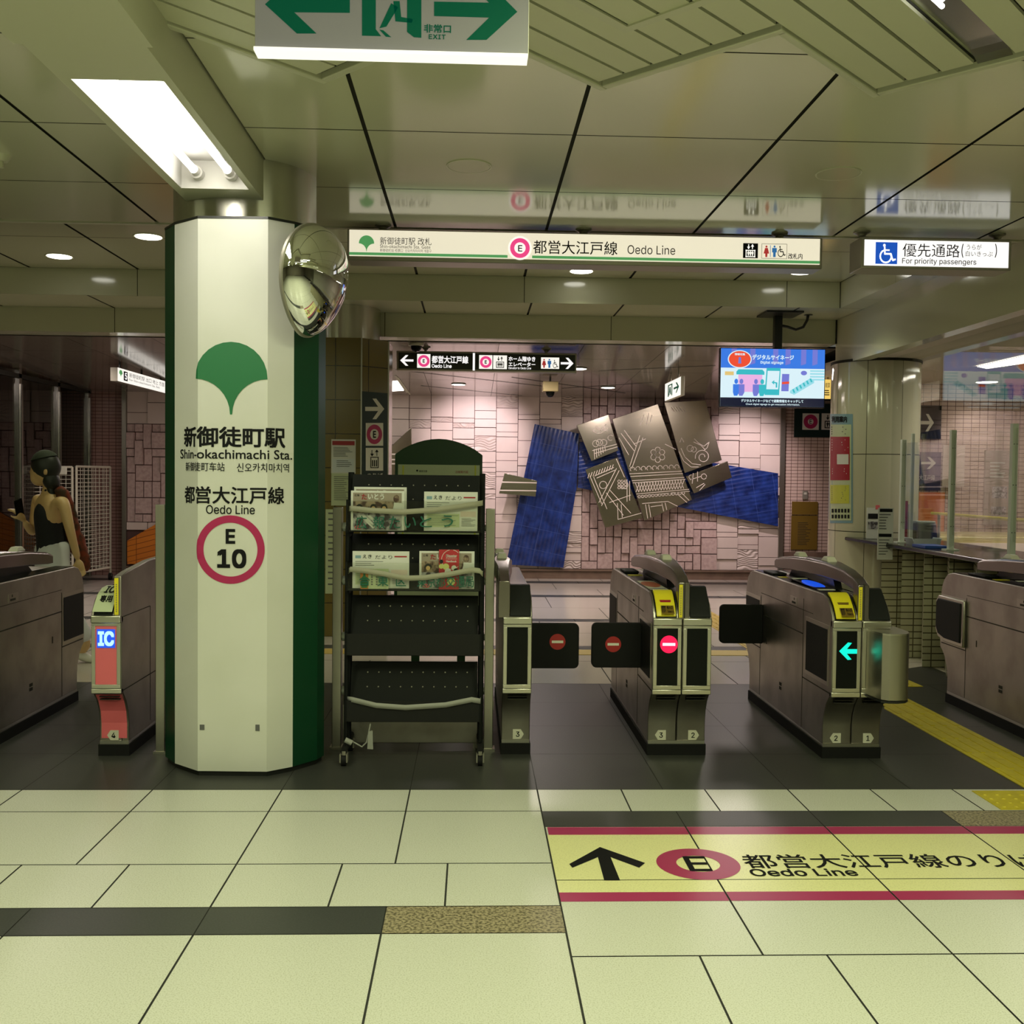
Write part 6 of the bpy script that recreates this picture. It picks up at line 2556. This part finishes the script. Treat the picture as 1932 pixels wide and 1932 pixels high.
root = thing('notice_board', 'framed notice board with photos on the office wall at right', 'board', at(1880, 920, YO))
prect('frame', 'photo_wall', root, (1858, 850, 1904, 990), YO - .02, .03)
for q in ((1872, 918, 1900, 940), (1870, 956, 1898, 972)):
    prect('photo', 'photo_mixed', root, q, YO - .025, .004)
prints(root, (1868, 872, 1900, 905), YO - .024, 5, 'paper', .35)
root = thing('handrail', 'yellow horizontal bar across the office behind the counter screens', 'rail', at(1800, 975, 9.6))
b = NB()
pa, pb2 = onx(1730, 966, 4.35), onx(1932, 982, 4.35)
tube(b, [(4.35, 4.5, pb2.z), (4.35, 9.55, pb2.z)], .014, 10)
ob('bar', b, 'yellow_plastic', root)
b = NB()
for y in (4.6, 9.4):
    tube(b, [(4.35, y, 0), (4.35, y, pb2.z)], .014, 10)
ob('support', b, 'sign_grey', root)
box_ = box('desk', 'beige_case', None, 4.5, 7.5, 9.9, 10.9, 0, .92, .01)
tag(box_, 'light brown work desk inside the office', 'desk')
b = NB()
bx(b, 4.5, 7.5, 9.88, 9.9, .1, .86)
ob('desk_front', b, 'pink_block', box_)
root = thing('ceiling_light', 'long fluorescent light in the plaster office ceiling at right', 'light', (5.1, 9.4, ZO))
qd = [onz(*p, ZO) for p in ((1842, 694), (1862, 698), (1960, 684), (1960, 668))]
b = NB()
poly(b, [(q.x, q.y, ZO + .012) for q in qd])
ob('lamp_panel', b, 'downlight_glow', root)
b = NB()
cc = sum((Vector(q) for q in qd), Vector()) / 4
o4 = [cc + (Vector(q) - cc) * 1.07 for q in qd]
for i in range(4):
    j = (i + 1) % 4
    poly(b, [(qd[i].x, qd[i].y, ZO + .010), (qd[j].x, qd[j].y, ZO + .010), (o4[j].x, o4[j].y, ZO + .014), (o4[i].x, o4[i].y, ZO + .014)])
ob('lamp_frame', b, 'lamp_tray', root)
c = onz(1862, 720, ZO + .02)
downlight((c.x, c.y, ZO + .018), .11, 'round downlight in the office ceiling above the glass', 14, (1, .93, .82), 'downlights in the office')

# things on the counter
def stand(px, X, label, kind):
    pass


Yn = onx(1650, 1015, 3.58).y
root = thing('notice_stand', 'white notice stand with a black band on the counter by the round column', 'notice', (3.6, Yn, ZK))
x0, x1, z0, z1 = pbox(1635, 958, 1660, 1018, Yn)
box('sheet', 'paper', root, x0, x1, Yn, Yn + .006, ZK + .001, z1)
prect('heading', 'ink', root, (1638, 969, 1659, 979), Yn - .002, .001)
prect('picture', 'photo_mixed', root, (1638, 984, 1658, 998), Yn - .002, .001)
prect('badge', 'pink_film', root, (1652, 953, 1660, 961), Yn - .002, .001)
box('foot', 'acrylic', root, x0, x1, Yn, Yn + .07, ZK, ZK + .006)
c = onx(1669, 1005, 3.44)
Yn = c.y
root = thing('notice', 'long printed notice hanging over the dark counter edge', 'notice', (3.44, Yn, ZK))
x0, x1, z0, z1 = pbox(1656, 958, 1685, 1056, Yn)
box('sheet', 'paper', root, x0, x1, Yn, Yn + .004, z0, z1)
prect('heading', 'ink', root, (1660, 960, 1684, 966), Yn - .002, .001)
prect('heading', 'ink', root, (1658, 1007, 1682, 1013), Yn - .002, .001)
prints(root, (1659, 970, 1681, 1002), Yn - .002, 6, 'ink_grey', .35)
prints(root, (1658, 1018, 1680, 1050), Yn - .002, 6, 'ink_grey', .3)
c = onx(1752, 1015, 3.95)
root = thing('card_terminal', 'black card terminal with a grey top standing on the counter', 'terminal', (3.95, c.y, ZK))
Yc = c.y
x0, x1, z0, z1 = pbox(1729, 988, 1770, 1015, Yc)
z1 = max(z1, ZK + .1)
lp_ = [(Yc, ZK), (Yc + .14, ZK), (Yc + .12, z1), (Yc + .03, z1)]
b = NB()
prism(b, lp_, 'x', x0, x1)
ob('body', b, 'black_plastic', root, .008)
box('top_cover', 'tray_white', root, x0 + .01, x1 - .01, Yc + .03, Yc + .12, z1, z1 + .02, .004)
c = onx(1749, 1022, 3.72)
root = thing('tray', 'pale blue money tray on the counter in front of the card terminal', 'tray', (3.72, c.y, ZK))
Yc = c.y
x0, x1, z0, z1 = pbox(1721, 1012, 1778, 1026, Yc)
b = NB()
pr_ = [(x0 + .02, ZK + .001), (x1 - .02, ZK + .001), (x1, ZK + .055), (x1 - .008, ZK + .055), (x1 - .025, ZK + .012), (x0 + .025, ZK + .012), (x0 + .008, ZK + .055), (x0, ZK + .055)]
prism(b, pr_, 'y', Yc, Yc + .16)
ob('rim', b, 'tray_white', root, .004)
box('bottom', 'tray_white', root, x0 + .02, x1 - .02, Yc, Yc + .16, ZK + .001, ZK + .01)
box('end_wall', 'tray_white', root, x0 + .015, x1 - .015, Yc - .004, Yc, ZK + .001, ZK + .05)
c = onx(1758, 1032, 3.56)
fo = box('folder', 'folder_blue', None, 3.50, 3.68, c.y - .02, c.y + .22, ZK + .001, ZK + .022, .002)
tag(fo, 'blue folder lying on the counter beside the money tray', 'folder')
c = onx(1712, 1000, 3.9)
root = thing('leaflet_rack', 'leaflets with dark pink covers in a clear holder behind the white post', 'leaflets', (3.9, c.y, ZK))
x0, x1, z0, z1 = pbox(1703, 945, 1722, 1018, c.y)
box('holder', 'acrylic', root, x0 - .01, x1 + .01, c.y - .03, c.y - .026, ZK + .001, z1 - .1)
box('leaflet', 'magenta', root, x0, (x0 + x1) / 2, c.y, c.y + .004, ZK + .001, z1)
box('leaflet', 'paper', root, (x0 + x1) / 2, x1, c.y, c.y + .004, ZK + .001, z1 - .03)

# poster on the round column
root = thing('poster', 'tall poster with blue edge, red and yellow blocks on the round glossy column', 'poster', (3.4, 9.35, 1.4))


def cyl_at(px, py, off):
    v = ray(px, py)
    rr_ = C3R + off
    a = v.x ** 2 + v.y ** 2
    bb = -2 * (v.x * C3X + v.y * C3Y)
    cc = C3X ** 2 + C3Y ** 2 - rr_ ** 2
    d = bb * bb - 4 * a * cc
    lam = (-bb - math.sqrt(max(d, 0))) / (2 * a)
    return CAM0 + v * lam


def cq(name, m, q, off, parent, n=8):
    b = NB()
    A = [b.verts.new(cyl_at(q[0] + (q[2] - q[0]) * k / n, q[1], off)) for k in range(n + 1)]
    B = [b.verts.new(cyl_at(q[0] + (q[2] - q[0]) * k / n, q[3], off)) for k in range(n + 1)]
    for k in range(n):
        b.faces.new((A[k], B[k], B[k + 1], A[k + 1]))
    return ob(name, b, m, parent)


sh = cq('sheet', 'poster_blue', (1566, 781, 1609, 987), .003, root, 12)
cq('text_block', 'board_panel', (1567, 801, 1606, 982), .005, sh)
cq('red_block', 'poster_red', (1566.5, 824, 1603, 906), .007, sh)
cq('inset', 'paper', (1579, 857, 1601, 876), .009, sh)
cq('yellow_block', 'poster_yellow', (1566.5, 915, 1602, 950), .007, sh)
text(sh, '利用案内', lambda u, v: cyl_at(1569 + u * 29, 797 - v * 12, .006), 'ink', .03)
for n_, (q, mm, cnt) in enumerate((((1568, 805, 1602, 822), 'ink_grey', 4), ((1569, 829, 1601, 853), 'paper', 5), ((1570, 884, 1600, 897), 'paper', 3), ((1569, 918, 1600, 946), 'ink_grey', 8))):
    b = NB()
    for k in range(cnt):
        yy = q[1] + (q[3] - q[1]) * k / cnt
        w_ = (q[2] - q[0]) * random.uniform(.6, 1)
        poly(b, [cyl_at(q[0], yy, .0085), cyl_at(q[0], yy + 1.6, .0085), cyl_at(q[0] + w_, yy + 1.6, .0085), cyl_at(q[0] + w_, yy, .0085)])
    ob('print', b, mm, sh)
b = NB()
for j in range(2):
    for k in range(6):
        xx, yy = 1569 + 6 * k, 960 + 11 * j
        poly(b, [cyl_at(xx, yy, .0085), cyl_at(xx, yy + 7, .0085), cyl_at(xx + 3.6, yy + 7, .0085), cyl_at(xx + 3.6, yy, .0085)])
ob('symbols', b, 'ink', sh)

# ================================================================== mesh cages at far left
def cage_side(root, p, q, z0, z1, nx, nz, r=.004):
    p, q = Vector((p[0], p[1], 0)), Vector((q[0], q[1], 0))
    b = NB()
    for a in (p, q):
        tube(b, [(a.x, a.y, z0 - .12), (a.x, a.y, z1)], .016, 8)
    for z in (z0, z1):
        tube(b, [(p.x, p.y, z), (q.x, q.y, z)], .014, 8)
    fr = ob('frame', b, 'cage_white', root)
    b = NB()
    for k in range(1, nx):
        a = p + (q - p) * k / nx
        tube(b, [(a.x, a.y, z0), (a.x, a.y, z1)], r, 4, False)
    for k in range(1, nz):
        z = z0 + (z1 - z0) * k / nz
        tube(b, [(p.x, p.y, z), (q.x, q.y, z)], r, 4, False)
    ob('wire_mesh', b, 'cage_white', fr)


n0, n1 = onz(145, 1106), onz(209, 1102)
zc_ = at(145, 880, n0.y).z
zc2 = at(209, 884, 13.9).z
m0 = onz(38, 1112)
root = thing('roll_cage', 'white wire mesh roll cage nearest the pink tiled pier at far left', 'cage', ((n0.x + n1.x) / 2, 13.5, 0), 'wire mesh roll cages')
P0 = (n0.x, n0.y)
P1 = (at(208, 1000, 14.1).x, 14.1)
P2 = (P1[0] - .75, 14.35)
P3 = (P0[0] - .6, P0[1] + .5)
cage_side(root, P0, P1, .17, zc_, 9, 26)
cage_side(root, P1, P2, .17, zc_, 9, 26)
for a in (P0, P1, P2):
    b = NB()
    tube(b, [(a[0] - .015, a[1], .05), (a[0] + .015, a[1], .05)], .05, 14)
    ob('wheel', b, 'rubber', root)
root = thing('roll_cage', 'white wire mesh roll cage behind the walking person', 'cage', ((m0.x + n0.x) / 2, 12.9, 0), 'wire mesh roll cages')
Q0, Q1 = (at(38, 1000, 12.75).x, 12.75), (n0.x - .03, n0.y - .06)
cage_side(root, Q0, Q1, .17, zc_ - .01, 8, 26)
cage_side(root, Q0, (Q0[0] - .1, Q0[1] + .35), .17, zc_ - .01, 8, 26)
for a in (Q0, Q1):
    b = NB()
    tube(b, [(a[0] - .015, a[1], .05), (a[0] + .015, a[1], .05)], .05, 14)
    ob('wheel', b, 'rubber', root)
c_ = at(118, 888, Q1[1] - .1)
sg = box('cage_plate', 'off_white', root, c_.x - .07, c_.x + .07, Q1[1] - .15, Q1[1] - .13, c_.z - .05, c_.z + .05, .01)

# ================================================================== the walking person
YP_ = 8.0


def pp_(px, py, dy=0.0):
    return at(px, py, YP_ + dy)


def skin_mesh(chains, sub=2):
    """chains: lists of (point, radius); first chain's first vertex is the root"""
    me = bpy.data.meshes.new('tmp')
    vs, es, rs = [], [], []
    idx = {}
    for ch in chains:
        prev = None
        for p, r_ in ch:
            key = tuple(round(c, 4) for c in p)
            if key not in idx:
                idx[key] = len(vs)
                vs.append(p)
                rs.append(r_)
            if prev is not None and prev != idx[key]:
                es.append((prev, idx[key]))
            prev = idx[key]
    me.from_pydata([tuple(v) for v in vs], es, [])
    o = bpy.data.objects.new('tmp', me)
    COL.objects.link(o)
    md = o.modifiers.new('skin', 'SKIN')
    md.use_smooth_shade = True
    for i, r_ in enumerate(rs):
        d = me.skin_vertices[0].data[i]
        d.radius = r_ if isinstance(r_, tuple) else (r_, r_)
    me.skin_vertices[0].data[0].use_root = True
    s = o.modifiers.new('sub', 'SUBSURF')
    s.levels = s.render_levels = sub
    dg = bpy.context.evaluated_depsgraph_get()
    dg.update()
    m2 = bpy.data.meshes.new_from_object(o.evaluated_get(dg))
    b = NB()
    b.from_mesh(m2)
    bpy.data.objects.remove(o)
    bpy.data.meshes.remove(me)
    bpy.data.meshes.remove(m2)
    return b


def ellipsoid(b, c, rx, ry, rz, rot=None, n=24, m=16):
    Mx = (rot or Matrix.Identity(3))
    rings = []
    for i in range(1, m):
        th = math.pi * i / m
        rings.append([b.verts.new(Vector(c) + Mx @ Vector((rx * math.sin(th) * math.cos(2 * math.pi * k / n), ry * math.sin(th) * math.sin(2 * math.pi * k / n), rz * math.cos(th)))) for k in range(n)])
    t0 = b.verts.new(Vector(c) + Mx @ Vector((0, 0, rz)))
    t1 = b.verts.new(Vector(c) - Mx @ Vector((0, 0, rz)))
    for k in range(n):
        b.faces.new((t0, rings[0][k], rings[0][(k + 1) % n]))
        b.faces.new((t1, rings[-1][(k + 1) % n], rings[-1][k]))
    for i in range(m - 2):
        for k in range(n):
            b.faces.new((rings[i][k], rings[i + 1][k], rings[i + 1][(k + 1) % n], rings[i][(k + 1) % n]))


pelvis = pp_(100, 1062, .03)
waist = pp_(99, 1020, .03)
chest = pp_(94, 965, .02)
neckb = pp_(94, 931, .02)
neckt = pp_(90, 912, .01)
headc = pp_(82, 886, 0)
shN = pp_(119, 944, -.10)
shF = pp_(72, 938, .16)
elN = pp_(132, 1000, -.16)
wrN = pp_(147, 1056, -.14)
elF = pp_(62, 1008, .12)
wrF = pp_(46, 984, .02)
hipN, hipF = pp_(106, 1068, -.07), pp_(92, 1066, .12)
knN = pp_(132, 1160, -.08)
anN = Vector((pp_(166, 1232, -.06).x, YP_ - .06, .13))
knF = pp_(72, 1155, .14)
anF = Vector((pp_(50, 1240, .12).x, YP_ + .12, .09))
body = skin_mesh([
    [(pelvis, (.135, .11)), (waist, (.105, .085)), (chest, (.125, .095)), (neckb, (.062, .055)), (neckt, .047)],
    [(pelvis, (.135, .11)), (hipN, .088), (knN, .056), (anN, .038), (anN + Vector((-.10, -.01, -.085)), .034)],
    [(pelvis, (.135, .11)), (hipF, .088), (knF, .056), (anF, .038), (anF + Vector((-.15, -.01, -.05)), .032)],
    [(chest, (.125, .095)), (shN, .052), (elN, .038), (wrN, .026)],
    [(chest, (.125, .095)), (shF, .052), (elF, .037), (wrF, .025)]])
ellipsoid(body, headc, .092, .078, .118, Matrix.Rotation(R(-8), 3, 'Y'))
ellipsoid(body, pp_(73, 900, -.005), .062, .05, .07)
ellipsoid(body, pp_(60, 891, -.005), .018, .014, .022)       # nose
ellipsoid(body, pp_(63, 902, -.005), .014, .022, .012)       # lips
ellipsoid(body, pp_(86, 890, -.082), .018, .010, .030)       # ear


def hand(b, wr, d, side, curl):
    d = Vector(d).normalized()
    side = Vector(side).normalized()
    pn = d.cross(side).normalized()
    ellipsoid(b, wr + d * .045, .034, .020, .05, Matrix((side, pn, d)).transposed())
    for k, (o_, l_) in enumerate(((-.026, .066), (-.009, .076), (.009, .072), (.025, .056))):
        base = wr + d * .075 + side * o_
        m_ = base + d * l_ * .5 + pn * curl * .3 * l_
        tube(b, [base - d * .02, base, m_, m_ + d * l_ * .35 + pn * curl * l_ * .55], [.0095, .0095, .0088, .007], 8)
    tb = wr + d * .03 - side * .028
    tube(b, [tb, tb - side * .025 + d * .02 + pn * curl * .01, tb - side * .03 + d * .05 + pn * curl * .03], [.011, .010, .008], 8)


hand(body, wrN, (.25, .02, -.95), (1, .3, .2), .35)
hand(body, wrF, (-.45, -.2, .85), (.3, 1, .2), 1.0)
root = thing('person', 'person in a black sleeveless top and white trousers walking left, holding a phone', 'person', (-3.2, YP_, 0))
bo = ob('body', body, 'skin', root, sharp=180)
rm = bo.modifiers.new('remesh', 'REMESH')
rm.mode = 'VOXEL'
rm.voxel_size = .009
rm.use_smooth_shade = True
sm = bo.modifiers.new('smooth', 'SMOOTH')
sm.iterations = 3
# face details
b = NB()
ellipsoid(b, pp_(64.5, 887, -.058), .006, .010, .006)
ellipsoid(b, pp_(64.5, 887, .058), .006, .010, .006)
ob('eyes', b, 'ink', bo)
b = NB()
ellipsoid(b, pp_(87, 880, .002), .108, .096, .118, Matrix.Rotation(R(-14), 3, 'Y'))
ellipsoid(b, pp_(96, 905, .0), .062, .07, .09, Matrix.Rotation(R(-20), 3, 'Y'))
ellipsoid(b, pp_(98, 925, .0), .035, .045, .10, Matrix.Rotation(R(-10), 3, 'Y'))
hr = ob('hair', b, 'hair', bo, sharp=180)
b = NB()
Rm = Matrix.Rotation(R(-14), 3, 'Y')
hc = pp_(87, 878, .002)
rings = []
for z in (.055, .075, .095, .110, .119):
    q_ = math.sqrt(max(0.02, 1 - (z / .121) ** 2))
    rings.append([b.verts.new(hc + Rm @ Vector((.112 * q_ * math.cos(a), .100 * q_ * math.sin(a), z))) for a in [2 * math.pi * k / 28 for k in range(28)]])
for i in range(len(rings) - 1):
    for k in range(28):
        b.faces.new((rings[i][k], rings[i][(k + 1) % 28], rings[i + 1][(k + 1) % 28], rings[i + 1][k]))
b.faces.new(rings[-1])
ob('head_scarf', b, 'band_green', hr, sharp=180)
tp_ = skin_mesh([[(pp_(101, 1062, .03), (.155, .135)), (pp_(100, 1040, .03), (.150, .130)), (waist, (.135, .118)), (pp_(96, 985, .025), (.150, .125)), (pp_(93, 962, .02), (.145, .118)), (pp_(92, 946, .02), (.11, .09))], [(pp_(92, 946, .02), (.11, .09)), (pp_(87, 936, .0), .022), (pp_(88, 922, -.03), .018)]])
ob('sleeveless_top', tp_, 'top_black', bo, sharp=180)
tr_ = skin_mesh([[(pp_(100, 1014, .03), (.150, .132)), (pp_(101, 1056, .03), (.165, .145)), (hipN, .104), (knN, .082), (anN + Vector((0, 0, .02)), .072)], [(pp_(101, 1056, .03), (.165, .145)), (hipF, .104), (knF, .082), (anF + Vector((0, 0, .04)), .072)]])
ob('trousers', tr_, 'trouser_white', bo, sharp=180)
for a_ in (anN, anF):
    b = NB()
    d_ = Vector((-.1, -.01, 0))
    zz = max(.035, a_.z - .075)
    ellipsoid(b, (a_.x - .055, a_.y, zz), .125, .046, .036, Matrix.Rotation(R(22 if a_ is anN else 0), 3, 'Y'))
    ob('shoe', b, 'white_paint', bo, sharp=180)
sc2 = skin_mesh([[(pp_(112, 918, -.02), (.05, .05)), (pp_(124, 950, .02), (.065, .06)), (pp_(134, 990, .05), (.075, .06)), (pp_(147, 1030, .05), (.078, .06)), (pp_(160, 1062, .05), (.06, .05)), (pp_(166, 1078, .05), (.03, .03))]])
sc2_ = ob('jacket_over_shoulder', sc2, 'scarf_red', bo, sharp=180)
dm = sc2_.modifiers.new('folds', 'DISPLACE')
tx = bpy.data.textures.new('folds', 'CLOUDS')
tx.noise_scale = .06
dm.texture = tx
dm.strength = .035
ph = pp_(36, 958, -.02)
po = box('smartphone', 'black_gloss', None, -.036, .036, -.005, .005, -.072, .072, .006)
po.location = ph
po.rotation_euler = (R(15), R(-20), R(60))
tag(po, 'dark smartphone held up by the walking person', 'phone')
